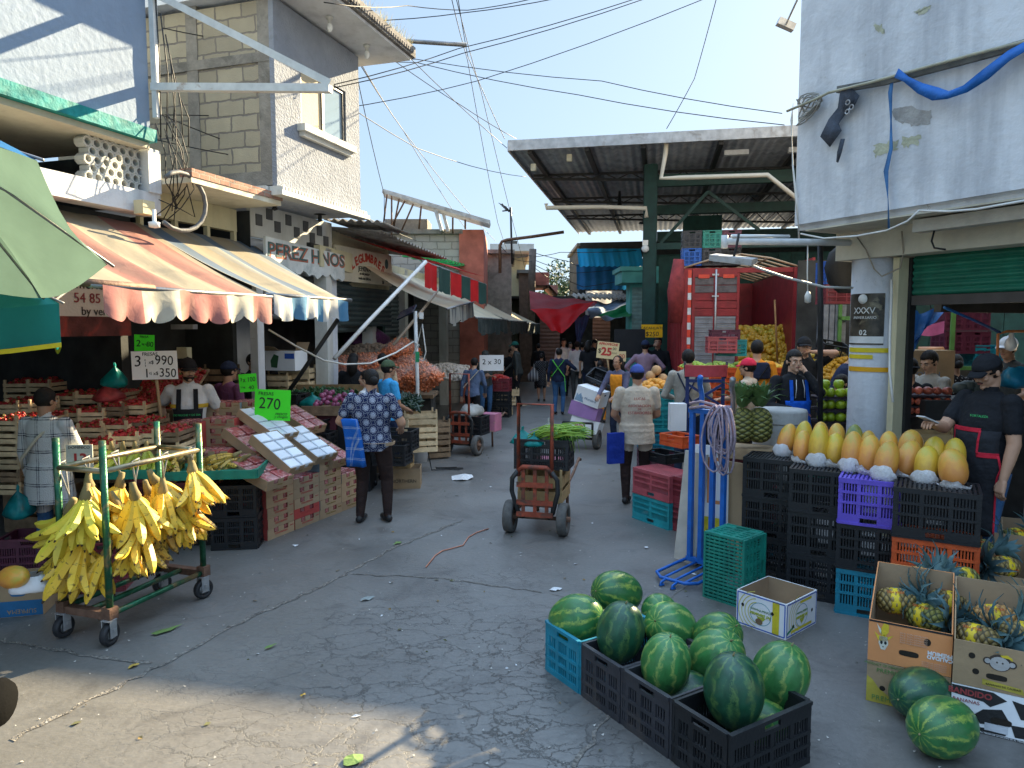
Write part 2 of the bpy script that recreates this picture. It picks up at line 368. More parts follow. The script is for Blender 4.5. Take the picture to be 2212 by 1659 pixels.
# ---------------------------------------------------------------- corner building with the teal ledge
A = E('corner_building', 'white two-storey building with a teal ledge over the strawberry shop', 'building', L.o, L.rz)
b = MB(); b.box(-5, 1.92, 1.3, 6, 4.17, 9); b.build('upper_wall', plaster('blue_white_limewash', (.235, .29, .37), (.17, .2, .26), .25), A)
b = MB(); b.box(-5, 1.93, 1.22, 6, 4.03, 4.16); b.build('teal_ledge', teal, A)
b = MB(); b.box(-5, 1.90, 1.30, 6, 3.97, 4.028); b.build('ledge_soffit', P_soffit, A)
b = MB(); b.box(-5, 1.9, 3.2, 3.3, 3.3, 3.97); b.box(2.02, 2.09, 1.4, 6, 3.40, 3.97); b.build('upper_recess', dark2, A)
b = MB(); b.box(-5, 2.09, 1.36, 1.6, 3.30, 3.53); b.box(1.92, 2.09, 1.34, 1.62, 3.531, 3.99); b.build('parapet', P_white, A)
# pierced screen: rings in a honeycomb
b = MB()
for r in range(6):
    for k in range(7):
        x = 1.27+.105*k+(.052 if r % 2 else 0); z = 3.575+.083*r
        if x > 1.9: continue
        n = 8; vs = []; ro, ri = .056, .036
        for y in (1.44, 1.56):
            for q in (ro, ri):
                for j in range(n): a = 2*pi*j/n+pi/8; vs.append((x+q*cos(a), y, z+q*sin(a)))
        fs = []
        for j in range(n):
            j2 = (j+1) % n; fs += [(j, j2, n+j2, n+j), (2*n+j, 3*n+j, 3*n+j2, 2*n+j2), (n+j, n+j2, 3*n+j2, 3*n+j), (j2, j, 2*n+j, 2*n+j2)]
        b.add(vs, fs)
b.build('pierced_screen', P_pale, A, fixn=True)
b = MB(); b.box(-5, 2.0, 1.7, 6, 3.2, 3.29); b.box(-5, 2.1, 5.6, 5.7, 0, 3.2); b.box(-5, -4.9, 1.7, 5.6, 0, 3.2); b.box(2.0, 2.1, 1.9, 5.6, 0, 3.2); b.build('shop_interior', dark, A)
# ---------------------------------------------------------------- low shop with the brick-edged slab
A = E('low_shop', 'low yellow shop front under a brick-edged concrete slab', 'building', L.o, L.rz)
b = MB(); b.box(2.1, 3.68, .95, 3, 3.64, 3.70); b.build('roof_slab', P_soffit, A)
b = MB(); b.box(2.1, 3.70, .94, 1.1, 3.702, 3.79); b.build('brick_edge', redbrick, A)
b = MB(); b.box(2.12, 3.76, 1.7, 1.8, 3.35, 3.638); b.build('front_wall', P_cream, A)
b = MB()
for x in (2.14, 2.66, 3.2, 3.70): b = MB(); b.box(x, x+.05, 1.70, 1.76, 3.1, 3.349); b.build('window_post', P_cream, A)
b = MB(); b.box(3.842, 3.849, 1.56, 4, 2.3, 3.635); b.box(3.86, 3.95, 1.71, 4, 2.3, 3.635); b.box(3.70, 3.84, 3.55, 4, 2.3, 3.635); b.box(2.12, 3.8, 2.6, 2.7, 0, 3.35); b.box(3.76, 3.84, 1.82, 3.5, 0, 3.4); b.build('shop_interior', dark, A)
# ---------------------------------------------------------------- block house
A = E('block_house', 'tall narrow house with bare block side and white overhanging front', 'building', L.o, L.rz)
b = MB(); b.box(3.56, 5.62, .98, 4.5, 3.9, 6.15); b.build('block_wall', block, A)
b = MB()
for y in (.97, 2.06): b.box(3.545, 3.62, y, y+.17, 3.9, 6.2)
b.box(3.54, 3.62, .97, 4.5, 5.40, 5.52); b.box(3.54, 3.62, .97, 4.5, 3.88, 4.06); b.build('concrete_frame', conc, A)
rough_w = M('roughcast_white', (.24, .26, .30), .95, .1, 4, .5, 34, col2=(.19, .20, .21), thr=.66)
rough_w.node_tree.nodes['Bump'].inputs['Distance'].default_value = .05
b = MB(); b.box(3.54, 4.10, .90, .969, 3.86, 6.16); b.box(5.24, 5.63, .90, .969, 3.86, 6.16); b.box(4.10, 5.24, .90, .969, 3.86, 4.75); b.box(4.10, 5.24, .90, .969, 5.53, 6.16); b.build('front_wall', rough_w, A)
wn = MB(); wn.box(4.10, 4.14, .92, .97, 4.75, 5.53); wn.box(5.19, 5.24, .92, .97, 4.75, 5.53); wn.box(4.141, 5.189, .92, .97, 4.75, 4.79); wn.box(4.141, 5.189, .92, .97, 5.49, 5.53); wn.box(4.64, 4.69, .92, .97, 4.791, 5.489); w_o = wn.build('window', alu, A)
p_ = MB(); p_.box(4.69, 5.19, .945, .95, 4.79, 5.49); p_.build('pane', glass, w_o)
p_ = MB(); p_.box(4.14, 4.64, .945, .95, 4.79, 5.49); p_.build('curtain', curtain, w_o)
p_ = MB(); p_.box(4.0, 5.34, .78, .9, 4.66, 4.75); p_.box(4.04, 5.30, .83, .9, 4.60, 4.659); p_.build('sill', P_pale, w_o)
def dentils(mb, x0, x1, y, z):
    k = int((x1-x0)/.07)
    for i in range(k): mb.box(x0+i*.07, x0+i*.07+.035, y-.03, y, z, z+.05)
b = MB(); b.box(3.5, 5.68, .82, .99, 3.80, 3.858); b.box(3.47, 5.7, .78, .98, 3.74, 3.799); dentils(b, 3.5, 5.66, .82, 3.80)
b.box(3.44, 3.54, 1.0, 2.2, 3.80, 3.858); b.build('lower_cornice', P_pale, A)
b = MB(); b.box(3.5, 5.66, 1.0, 4.4, 3.78, 3.859); b.build('soffit', P_grey, A)
b = MB(); b.box(3.4, 6.1, .25, 4.6, 6.20, 6.30); b.build('eave', P_grey, A)
b = MB(); b.box(3.36, 6.15, .19, .26, 6.24, 6.40); dentils(b, 3.4, 6.1, .19, 6.27); b.box(6.1, 6.16, .27, 4.6, 6.24, 6.4); b.build('eave_cornice', M('sooty_cornice', (.16, .15, .14), .95, .5, 8, .6), A)
b = MB()
for x in (4.35, 5.35): b.lathe([(.05, 6.2), (.05, 6.17), (.025, 6.165), (.025, 6.11)], 10, 0, Matrix.Translation((x, .6, 0)))
b.build('lamp_holder', P_pale, A)
for x in (4.35, 5.35):
    b = MB(); b.ball((x, .6, 6.06), (.04, .04, .06)); b.build('light_bulb', bulb_m, A)
b = MB()
for x, y in ((4.1, 1.35), (5.2, 1.35)): b.lathe([(.0, 3.775), (.09, 3.775), (.09, 3.77), (.03, 3.765), (.03, 3.70), (.045, 3.68), (0, 3.66)], 10, 0, Matrix.Translation((x, y, 0)))
b.build('ceiling_lamp', dark_m, A)
rg = random.Random(3); b = MB()
for i in range(420):
    x = 4.6+1.5*rg.random()**.7; y = .22+rg.random()*.25; h = rg.uniform(.06, .26); dx, dy = rg.uniform(-.12, .12), rg.uniform(-.12, .08)
    b.add([(x-.006, y, 6.38), (x+.006, y, 6.38), (x+dx, y+dy, 6.38+h)], [(0, 1, 2)], rg.choice((0, 0, 1)))
w_ = b.build('weeds', [M('dry_weeds', (.25, .20, .06), .8), M('green_weeds', (.10, .14, .03), .8)], None, L.o, L.rz)
tag(w_, 'dry weeds growing along the eave of the block house', None, None, 'stuff')
b = MB(); b.tube([L.w(5.9, .3, 6.33)]+[W(*q) for q in ((845, 86, 11.6), (930, 92, 11.7), (1008, 97, 11.8))], .035, 8)
tag(b.build('roof_pipe', grey_m), 'bent grey pipe sticking out from the eave of the block house', 'pipe')
# ---------------------------------------------------------------- shop with PEREZ sign
A = E('pierced_wall_shop', 'white shop front with square holes under the block house', 'building', L.o, L.rz)
b = MB(); b.box(3.85, 5.85, 1.55, 1.62, 3.30, 3.738)
holes = [(3.95, 3.46), (4.18, 3.57), (4.36, 3.42), (4.62, 3.55), (4.82, 3.40), (5.05, 3.52), (5.22, 3.37), (5.42, 3.50), (5.60, 3.36)]
b.build('pierced_wall', P_pale, A)
b = MB()
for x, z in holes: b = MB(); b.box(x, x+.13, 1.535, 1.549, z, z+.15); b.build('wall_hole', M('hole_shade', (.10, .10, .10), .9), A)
b = MB(); b.box(3.86, 5.86, 1.63, 1.7, 2.25, 3.30); b.box(5.45, 5.85, 1.48, 1.62, 0, 2.9); b.box(3.86, 4.0, 1.5, 1.62, 0, 2.9); b.box(4.02, 5.44, 2.4, 2.5, 0, 2.3); b.build('front_wall', P_grey, A)
b = MB(); slats(b, 4.02, 5.44, 1.58, 2.2, 2.85); b.build('roller_shutter', sh_grey, A)
S_ = E('shop_sign', 'weathered white sign lettered PEREZ HNOS with torn lower edge', 'sign', L.w(4.9, 1.38, 3.1), L.rz)
b = MB(); n = 28
poly = [(-1.0, .2), (1.0, .13)]+[(1.0-2*i/n, -.22-.03*sin(i*1.9)-.05*(.5+.5*sin(i*.7))) for i in range(n+1)]
b.prism(poly, -.02, .02); b.build('board', M('worn_sign_paint', (.60, .62, .60), .7, .2, 3, .2, col2=(.30, .36, .36)), S_, fixn=True)
sg = M('faded_green_letters', (.07, .13, .12), .8, .3); so = M('faded_red_letters', (.40, .13, .08), .8, .3)
text(S_, 'PEREZ HNOS', .27, (.02, -.022, .02), so, sx=1.25, bold=.012); text(S_, 'PEREZ HNOS', .27, (0, -.026, .03), sg, sx=1.25)
b = MB(); corrugated(b, (5.7, .55, 3.7), (5.7, 1.6, 3.78), (6.5, .5, 3.62), (6.5, 1.6, 3.75), 7, .025); 
b2 = b.build('tin_canopy', corr, None, L.o, L.rz, solid=.006); tag(b2, 'grey corrugated sheet canopy beside the block house', 'canopy')
# ---------------------------------------------------------------- vegetable shop
A = E('vegetable_shop', 'cream shop with painted LEGUMBRES board and half-raised shutters', 'building', L.o, L.rz)
b = MB(); b.box(5.95, 8.1, 1.7, 1.8, 2.3, 3.7); b.build('front_wall', P_cream, A)
b = MB(); b.box(5.95, 8.1, 3.4, 3.5, 0, 2.4); b.box(8.0, 8.1, 1.8, 3.4, 0, 2.4); b.build('shop_interior', M('green_dim_wall', (.012, .05, .035), .8, .3), A)
b = MB(); slats(b, 5.98, 8.0, 1.62, 2.1, 2.78); b.build('roller_shutter', sh_dk, A)
b = MB(); corrugated(b, (5.9, .7, 3.58), (8.6, .7, 3.40), (5.9, 2.6, 3.8), (8.6, 2.6, 3.62), 22, .02); b.build('roof_sheet', corr, A, solid=.006)
S_ = E('vegetable_sign', 'cream board painted LEGUMBRES in red arched letters with a pineapple', 'sign', L.w(6.95, 1.58, 3.12), L.rz)
b = MB(); b.box(-.98, .98, -.02, .02, -.27, .30); b.build('board', M('cream_sign_paint', (.56, .52, .40), .7, .15, 3, .1, col2=(.40, .35, .25), thr=.66), S_)
rp = M('sign_red', (.42, .05, .03), .7, .2); wl = 'LEGUMBRES'
for i, ch in enumerate(wl):
    t = (i-4)/4; text(S_, ch, .20, (.08+.54*t, -.025, .17-.16*t*t), rp, rot=(pi/2, t*.55, 0), bold=.008)
for i, (tx, sz, z) in enumerate((('JEHOVA', .12, -.03), ('es mi pastor', .07, -.11), ('nada me faltara', .07, -.19))): text(S_, tx, sz, (-.05, -.025, z), black_pl)
text(S_, '28', .08, (.62, -.025, -.22), black_pl)
b = MB(); b.ball((-.80, -.02, -.02), (.07, .008, .11), 12, 8); b.ball((.78, -.02, .13), (.07, .008, .09)); b.ball((.80, -.02, -.12), (.06, .008, .08)); b.build('painted_fruit', M('painted_blue_green', (.05, .13, .13), .7, .4), S_)
b = MB()
for k in range(7): a = pi/2+(k-3)*.35; b.add([(-.82, -.024, .08), (-.78, -.024, .08), (-.80+.16*cos(a), -.024, .09+.16*sin(a))], [(0, 1, 2)])
b.build('painted_leaves', M('painted_leaf', (.04, .12, .09), .7), S_)
# red awning rolled over the vegetable shop and its striped valance
red_cl = M('red_canvas', (.50, .010, .012), .75, .2, 4, .2, trans=.2); grn_cl = M('dark_green_canvas', (.02, .06, .05), .75, .2, 4, .2, trans=.15)
A = E('red_awning', 'red canvas awning with red and dark green striped valance', 'awning', L.o, L.rz)
b = MB(); b.sheet(lambda u, v: (6.0+2.9*u, 1.5-1.45*v*u, 3.58-.12*u-(.38*v+.03*sin(v*9))*u), 18, 5); b.build('canopy', red_cl, A)
p0, p1 = L.hit(912, 572, .1), L.hit(1050, 622, .1)
b = MB()
for k in range(6):
    a0 = k/6; a1 = (k+1)/6
    x0 = p0[0]+(p1[0]-p0[0])*a0; x1 = p0[0]+(p1[0]-p0[0])*a1; z0 = p0[1]+.05+(p1[1]-p0[1])*a0; z1 = p0[1]+.05+(p1[1]-p0[1])*a1
    b.sheet(lambda u, v: (x0+(x1-x0)*u, .06-.03*sin(6*u+k), (z0+(z1-z0)*u)-.40*v-.02*sin(u*9)*v), 4, 3, k % 2)
b.build('valance', [red_cl, grn_cl], A)
b = MB(); b.tube([(p0[0], .1, p0[1]+.06), (p1[0], .1, p1[1]+.06)], .02); b.build('front_bar', grey_m, A)
# ---------------------------------------------------------------- striped awning over the strawberry shop
RS = stripes('red_cream_canvas', [(0, (.36, .165, .135)), (.46, (.37, .32, .235))], 1.02, 0, off=.47, trans=.3, fade=.4)
BS = stripes('blue_cream_canvas', [(0, (.12, .18, .26)), (.30, (.37, .32, .235)), (.72, (.32, .315, .285))], .78, 0, off=.2, trans=.3, fade=.4)
RV = stripes('red_white_valance', [(0, (.50, .20, .18)), (.40, (.58, .55, .46)), (.8, (.52, .24, .20))], 1.0, 0, off=.0)
BV = stripes('blue_white_valance', [(0, (.58, .58, .56)), (.36, (.09, .25, .42)), (.66, (.6, .6, .58)), (.90, (.09, .25, .42))], .92, 0, off=.67)
def awning(x0, x1, t1, z1, z0, mtop, mval, label, fr=L, t0=0, vh=.27, sag=.05, scal=8, nm='awning', back=.0, twist=0):
    o = E(nm, label, 'awning', fr.o, fr.rz)
    fn = lambda u, v: (x0+(x1-x0)*u+back*(1-v)*u, t1+(t0-t1)*v+.012*sin(u*23+v*3), z1+(z0-z1)*v-sag*sin(pi*v)*(1+.3*sin(u*2*pi*scal/2))-.03*abs(sin(u*pi*2.5))*v+twist*u*v)
    b = MB(); b.sheet(fn, 40, 12); b.build('canopy', mtop, o)
    n = scal*10
    def vf(u, v):
        p = fn(u, 1); h = vh*(1-.22*(1-abs(sin(pi*scal*u))**.6)) if scal else vh
        return (p[0], p[1]-.03*sin(u*41)*v-.015, p[2]-h*v)
    b = MB(); b.sheet(vf, n, 4); b.build('valance', mval, o)
    b = MB(); b.tube([(x0-.1, t0+.01, z0+twist*0-.01), (x1+.1, t0+.01, z0+twist-.01)], .022); b.build('front_bar', grey_m, o)
    return o
awning(.02, 2.12, 1.7, 3.24, 2.42, RS, RV, 'faded red and cream striped awning with scalloped valance', scal=9)
awning(2.14, 3.66, 1.72, 3.24, 2.44, BS, BV, 'faded blue and cream striped awning with wavy valance', scal=4, vh=.26, back=.4)
for i, (a, c) in enumerate((((745, 668, 0), (560, 940, 1.6)), )):
    s0, z0 = L.hit(a[0], a[1], 0); s1, z1 = L.hit(c[0], c[1], 1.4)
    b = MB(); b.tube([L.w(s0, 0, z0), L.w(s1, 1.4, z1)], .028); tag(b.build('awning_strut', dark_m), 'black slanting strut under the blue and cream awning', 'strut')
b = MB(); b.tube([L.w(-.22, .02, 2.43), L.w(.55, .02, 2.42)], .032); tag(b.build('awning_pipe', rust_m), 'pipe end poking out beside the red and cream awning', 'pipe')
b = MB(); b.tube([W(920, 565, 11.3), W(800, 690, 10.2), W(722, 775, 9.6)], .03); tag(b.build('awning_prop', white_m), 'long pale pipe propping the red awning', 'pole')
b = MB(); b.tube([W(965, 600, 13), W(925, 655, 12.4), W(850, 745, 11.8)], .025); tag(b.build('awning_prop', M('tan_pipe', (.40, .32, .24), .6)), 'bent tan pipe propping the first plain awning', 'pole')
# ---------------------------------------------------------------- shops further along the lane
cream_cl = stripes('painted_sun_cream_canvas', [(0, (.78, .66, .46)), (.55, (.70, .60, .43))], 1.3, 0, trans=.35, fade=.15)  # cream lightened in the colour itself, standing in for sunlight
dkg_cl = M('green_black_canvas', (.035, .05, .05), .8, .3, 6, .2, trans=.1, col2=(.10, .11, .10))
pale_val = stripes('grey_pale_valance', [(0, (.14, .15, .16)), (.5, (.33, .33, .30))], .3, 0)
awning(.2, 2.3, 1.5, 3.15, 2.40, cream_cl, pale_val, 'plain cream tarp awning with grey striped valance, nearest of the cream awnings', L2, 0, .3, .08, 3, twist=.2)
awning(2.5, 6.6, 1.7, 3.25, 2.28, cream_cl, dkg_cl, 'long cream awning with dark valance, second of the cream awnings', L2, -.05, .35, .06, 4)
awning(6.8, 10.5, 1.7, 3.15, 2.25, cream_cl, dkg_cl, 'dull cream awning with dark valance, third of the cream awnings', L2, -.1, .35, .06, 4)
awning(10.7, 14.5, 1.7, 3.1, 2.2, cream_cl, dkg_cl, 'smallest far cream awning with dark valance before the red tarp', L2, -.1, .35, .06, 4)
A = E('shop_row', 'row of dim shops behind the cream awnings', 'building', L2.o, L2.rz)
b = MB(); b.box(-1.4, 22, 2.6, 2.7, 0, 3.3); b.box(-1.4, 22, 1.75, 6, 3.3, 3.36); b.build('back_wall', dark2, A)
b = MB()
for k, x in enumerate((-1.2, .9, 3.0, 6.8, 9.5, 12.5)): b = MB(); b.box(x, x+.22, 1.6, 1.8, 0, 3.3); b.build('pier', P_pale, A)
b = MB()
for x0, x1, z in ((-.9, .85, 2.0), (1.2, 2.9, 1.9), (13, 16, .1)): b = MB(); slats(b, x0, x1, 1.72, z, 3.0); b.build('roller_shutter', sh_dk, A)
b = MB(); b.box(-1.4, 22, 1.6, 1.7, 3.0, 3.32); b.build('fascia', P_cream, A)
A = E('plastic_roof', 'rough row of bright green plastic roof tiles', 'roof', L2.o, L2.rz)
s0 = L2.hit(942, 558, 1.2); s1 = L2.hit(1066, 590, 1.2); b = MB()
for i in range(22):
    for j in range(3):
        u = i/21; x = s0[0]+(s1[0]-s0[0])*u; z = s0[1]+(s1[1]-s0[1])*u
        b.box(x, x+.22, 1.2+j*.3, 1.5+j*.3, z+.05*j-.03*(i % 2), z+.05*j+.05)
b.build('tiles', M('bright_green_plastic', (.02, .40, .10), .4, .2), A)
def far_block(name, label, x0, x1, ytop, ybot, d, depth, m, cat='building', extra=None, ry=0):
    a = W(x0, ybot, d); c = W(x1, ytop, d); o = E(name, label, cat, (0, 0, 0))
    b = MB(); b.box(a.x, c.x, d, d+depth, 0, c.z); b.build('wall', m, o)
    b = MB(); b.box(a.x-.1, c.x+.1, d-.12, d+depth+.1, c.z+.001, c.z+.12); b.build('roof', conc, o)
    return o, a, c
o, a, c = far_block('roof_house', 'unpainted block house with red painted end wall above the shops', 800, 992, 506, 620, 19.5, 4, block2)
r_ = M('red_wall_paint', (.42, .13, .09), .85, .3, 3, .2)
c2 = W(1045, 497, 19.5); b = MB(); b.box(c.x+.003, c2.x, 19.4, 22.5, 0, c2.z); b.build('red_wall', r_, o)
q = W(905, 484, 19); b = MB(); b.box(q.x-1, q.x+.15, 19.6, 20.6, c.z+.121, c.z+.42); b.build('roof_tank_base', conc, o)
A = E('billboard_frame', 'rusty empty billboard frame sagging over the rooftops', 'billboard frame', (0, 0, 0))
T1, T2 = W(826, 412, 19), W(1058, 480, 19); b = MB()
for k in range(4): b.bar(T1+V((0, .12*k, -.02*k)), T2+V((0, .12*k, -.02*k)), .05, .10, 0)
b.build('top_rail', zinc, A)
b = MB()
for (x, y, x2, y2) in ((836, 420, 826, 500), (846, 423, 846, 530), (875, 433, 840, 495), (893, 440, 865, 500), (910, 445, 905, 490), (978, 470, 978, 500), (1005, 475, 1005, 490), (862, 430, 850, 490)): b = MB(); b.tube([W(x, y, 19.1), W(x2, y2+4, 19.3)], .025, 6); b.build('leg', rust_m, A)
b = MB(); b.bar(W(940, 450, 19.2), W(955, 500, 19.2), .35, .08); b.bar(W(955, 452, 19.25), W(968, 500, 19.25), .05, .08); b.build('panel_remains', zinc, A)
for i, (name, lab, pts, r) in enumerate((('tv_antenna', 'tall thin television antenna on the rooftops', [(1103, 448), (1105, 530), (1106, 570)], .03),)):
    A = E(name, lab, 'antenna', (0, 0, 0)); b = MB(); b.tube([W(*p, 21) for p in pts], r, 6); b.build('mast', dark_m, A)
    b = MB(); b.tube([W(1084, 440, 21), W(1100, 458, 21)], .02, 5)
    for k in range(5): c = W(1086+3.2*k, 443+3.3*k, 21); b.tube([c+V((-.12, 0, .06)), c+V((.12, 0, -.06))], .012, 4)
    b.tube([W(1085, 456, 21), W(1102, 454, 21)], .02, 5); b.build('aerial', dark_m, A)
b = MB(); b.tube([W(*p, 20) for p in ((1080, 590), (1080, 530), (1084, 522), (1095, 518), (1150, 511), (1218, 501))], .045, 7); tag(b.build('lamp_bracket', rust_m), 'long bent rusty lamp bracket above the lane', 'lamp arm')
far_block('low_house', 'low grey rendered house behind the antenna', 1000, 1105, 548, 640, 23, 5, conc)
o, a, c = far_block('far_house', 'pale house with overhanging slab beyond the antenna', 1075, 1135, 556, 700, 30, 5, P_cream)
b = MB(); c0 = W(1060, 555, 29.5); c1 = W(1152, 540, 29.5); b.box(c0.x, c1.x, 28.6, 35, c.z+.121, c.z+.4); b.build('slab', P_pale, o)
b = MB(); c0 = W(1088, 530, 30); c1 = W(1118, 545, 30); b.box(c0.x, c1.x, 31, 32, c.z+.41, c.z+.8); b.build('rooftop_crate', dark2, o)
o, a, c = far_block('brown_house', 'brown panelled house with a red upper storey', 1122, 1150, 590, 700, 27, 5, M('brown_panels', (.16, .10, .07), .7, .3))
b = MB(); c0, c1 = W(1146, 616, 29), W(1186, 588, 29); b.box(c0.x, c1.x, 29, 33, c0.z, c1.z); b.build('red_storey', r_, o)
b = MB(); b.prism([(c1.x-.1, c1.z-.4), (c1.x+.35, c1.z-.9), (c1.x+.35, c0.z), (c1.x-.1, c0.z)], 28.9, 33); b.build('red_gable', M('salmon_paint', (.50, .22, .17), .8), o)
b = MB(); b.tube([W(1151, 538, 26), W(1149, 600, 26), W(1148, 705, 26)], .13, 8); A = tag(b.build('utility_pole', M('old_timber_pole', (.13, .10, .08), .9, .3)), 'wooden utility pole carrying a tangle of cables', 'pole')
# far end of the lane
A = E('end_stalls', 'dark stalls closing the far end of the lane', 'building', (0, 0, 0))
b = MB(); b.box(-3, 9, 31, 31.2, 0, 3.2); b.box(-3, 9, 28.5, 31.2, 3.2, 3.3); b.build('back_wall', dark, A)
bs = M('brown_shutter', (.20, .10, .07), .6, .2); b = MB(); c0 = W(1175, 720, 28.4); c1 = W(1195, 720, 28.4); slats(b, 1.1, 1.9, 28.4, .2, 2.6, .15); b.build('shutter', bs, A); b = MB(); slats(b, 3.2, 3.9, 28.4, .2, 2.6, .15); b.build('shutter', bs, A)
# ---------------------------------------------------------------- tarps over the lane
def tarp(name, label, P, nu, nv, m, sag, d=None, wr=.04):
    p = [W(*q) for q in P]
    def f(u, v):
        a = p[0].lerp(p[1], u).lerp(p[3].lerp(p[2], u), v); a = a.copy(); a.z -= sag*4*u*(1-u)*(.4+.6*v); a.z += wr*sin(u*11+v*5)*sin(v*7+u*3); a.y += wr*sin(u*17); return a
    b = MB(); b.sheet(f, nu, nv); return tag(b.build(name, m), label, 'tarp')
tr = M('bright_red_tarp', (.92, .014, .02), .6, .12, 3, .2, trans=.7); tdr = M('dark_red_tarp', (.26, .012, .018), .7, .2, 3, .2, trans=.3)
tarp('red_tarp', 'dark red tarp stretched across the lane', [(1143, 628, 23), (1290, 652, 23), (1285, 660, 21), (1146, 668, 21)], 20, 8, tdr, .12)
tarp('red_tarp', 'bright red tarp sagging across the lane below the dark red one', [(1146, 668, 20.8), (1286, 650, 20.8), (1235, 700, 19.8), (1190, 712, 19.8)], 20, 8, tr, .15)
tarp('blue_tarp', 'pale blue and white tarp behind the red tarp', [(1265, 650, 25), (1368, 648, 25), (1350, 682, 22), (1272, 684, 22)], 16, 8, M('pale_blue_tarp', (.24, .34, .48), .5, .4, 2, .3, trans=.3, col2=(.55, .52, .44)), .1, wr=.08)
tarp('green_tarp', 'green tarp hanging over a stall by the hall', [(1366, 655, 22), (1368, 672, 21.5), (1362, 683, 20.5), (1290, 682, 20.8)], 12, 6, M('green_tarp_cloth', (.01, .25, .08), .6, .2, 3, .2, trans=.3), .03)
tarp('blue_cloth', 'bunched dark blue cloth tied below the tarps', [(1240, 683, 21.5), (1275, 680, 21.5), (1252, 745, 21.5), (1246, 745, 21.5)], 14, 8, M('dark_blue_cloth', (.04, .08, .22), .7, .2), .05)
# blue-awned house by the hall
o, a, c = far_block('blue_awning_house', 'old house hung with bright blue awnings beyond the hall', 1250, 1382, 532, 700, 30, 5, dark2)
ab = stripes('bright_blue_canvas', [(0, (.02, .42, .74))], 1, 0, trans=.2, fade=.1); ab2 = M('deep_blue_canvas', (.015, .13, .30), .7, .2, 3, .2, trans=.25)
a0 = W(1246, 536, 29); a1 = W(1383, 532, 29); b = MB(); b.sheet(lambda u, v: (a0.x+(a1.x-a0.x)*u, 29-.9*v+.04*sin(u*30), a0.z-.02-(.75+.05*abs(sin(u*40)))*v), 60, 4); b.build('upper_awning', ab, o)
a0 = W(1246, 570, 29); a1 = W(1360, 570, 29); b = MB(); b.sheet(lambda u, v: (a0.x+(a1.x-a0.x)*u, 29.2-.3*v+.05*sin(u*30), a0.z-(1.0+.05*abs(sin(u*40)))*v), 60, 4); b.build('lower_awning', ab2, o)
a0 = W(1265, 628, 27); a1 = W(1345, 627, 27); b = MB(); b.sheet(lambda u, v: (a0.x+(a1.x-a0.x)*u, 27+.05*sin(u*14), a0.z-1.0*v), 20, 6)
tag(b.build('white_sheet', M('white_cloth', (.62, .62, .64), .8, .1, 3, .2, trans=.3)), 'white sheet hung below the bright blue awnings', 'sheet')
b = MB(); p0 = W(1235, 640, 26); p1 = W(1370, 660, 24); corrugated(b, (p0.x, 26.5, p0.z+.1), (p0.x+2.6, 26.5, p0.z+.1), (p0.x, 24.5, p0.z-.1), (p0.x+2.6, 24.5, p0.z-.2), 16, .05)
tag(b.build('tin_roof', corr, solid=.01), 'rough tin roof over the stalls under the white sheet', 'roof')
A = E('turquoise_balcony', 'turquoise rounded balcony on the side of the hall', 'balcony', (0, 0, 0)); tq = M('turquoise_paint', (.10, .40, .38), .7, .2, 3)
p0 = W(1340, 612, 20.5); p1 = W(1392, 578, 20.5); b = MB(); b.box(p0.x, p1.x+.4, 20.2, 21.6, p0.z, p1.z-.12); b.box(p0.x-.06, p1.x+.45, 20.1, 21.7, p1.z-.119, p1.z); b.build('parapet', tq, A)
b = MB(); b.box(W(1362, 640, 20.7).x, W(1398, 640, 20.7).x, 20.8, 21.5, 0, p0.z-.003); b.build('wall', tq, A)
b = MB(); slats(b, W(1366, 640, 20.7).x, W(1392, 640, 20.7).x, 20.75, 1.2, p0.z-.1, .12); b.build('roller_shutter', M('mint_shutter', (.20, .33, .33), .6), A)
# ---------------------------------------------------------------- tree far away
A = E('street_tree', 'leafy green tree beyond the blue awnings', 'tree', (W(1240, 700, 36).x, 36, 0)); b = MB()
b.tube([(0, 0, 0), (.05, 0, 2), (0, .1, 3.2)], [.22, .18, .12], 8); b.tube([(0, 0, 2.4), (.6, 0, 3.4)], [.1, .05], 6); b.tube([(0, 0, 2.4), (-.6, 0, 3.3)], [.1, .05], 6); b.build('trunk', M('bark', (.08, .06, .045), .9), A)
rg = random.Random(5); b = MB(); cl = [(rg.uniform(-1.4, 1.4), rg.uniform(-1.2, 1.2), rg.uniform(2.9, 4.8), rg.uniform(.35, .7)) for _ in range(26)]
for i in range(5200):
    x, y, z, r = rg.choice(cl); d = V((rg.gauss(0, 1), rg.gauss(0, 1), rg.gauss(0, 1))).normalized()*r*rg.random()**.4; p = V((x, y, z))+d
    e = V((rg.gauss(0, 1), rg.gauss(0, 1), rg.gauss(0, 1))).normalized()*.09; f = e.orthogonal().normalized()*.05; b.add([p-e, p+f, p+e, p-f], [(0, 1, 2, 3)], rg.choice((0, 0, 1)))
b.build('crown', [M('leaf_green', (.06, .10, .035), .7), M('leaf_light', (.11, .15, .05), .7)], A)
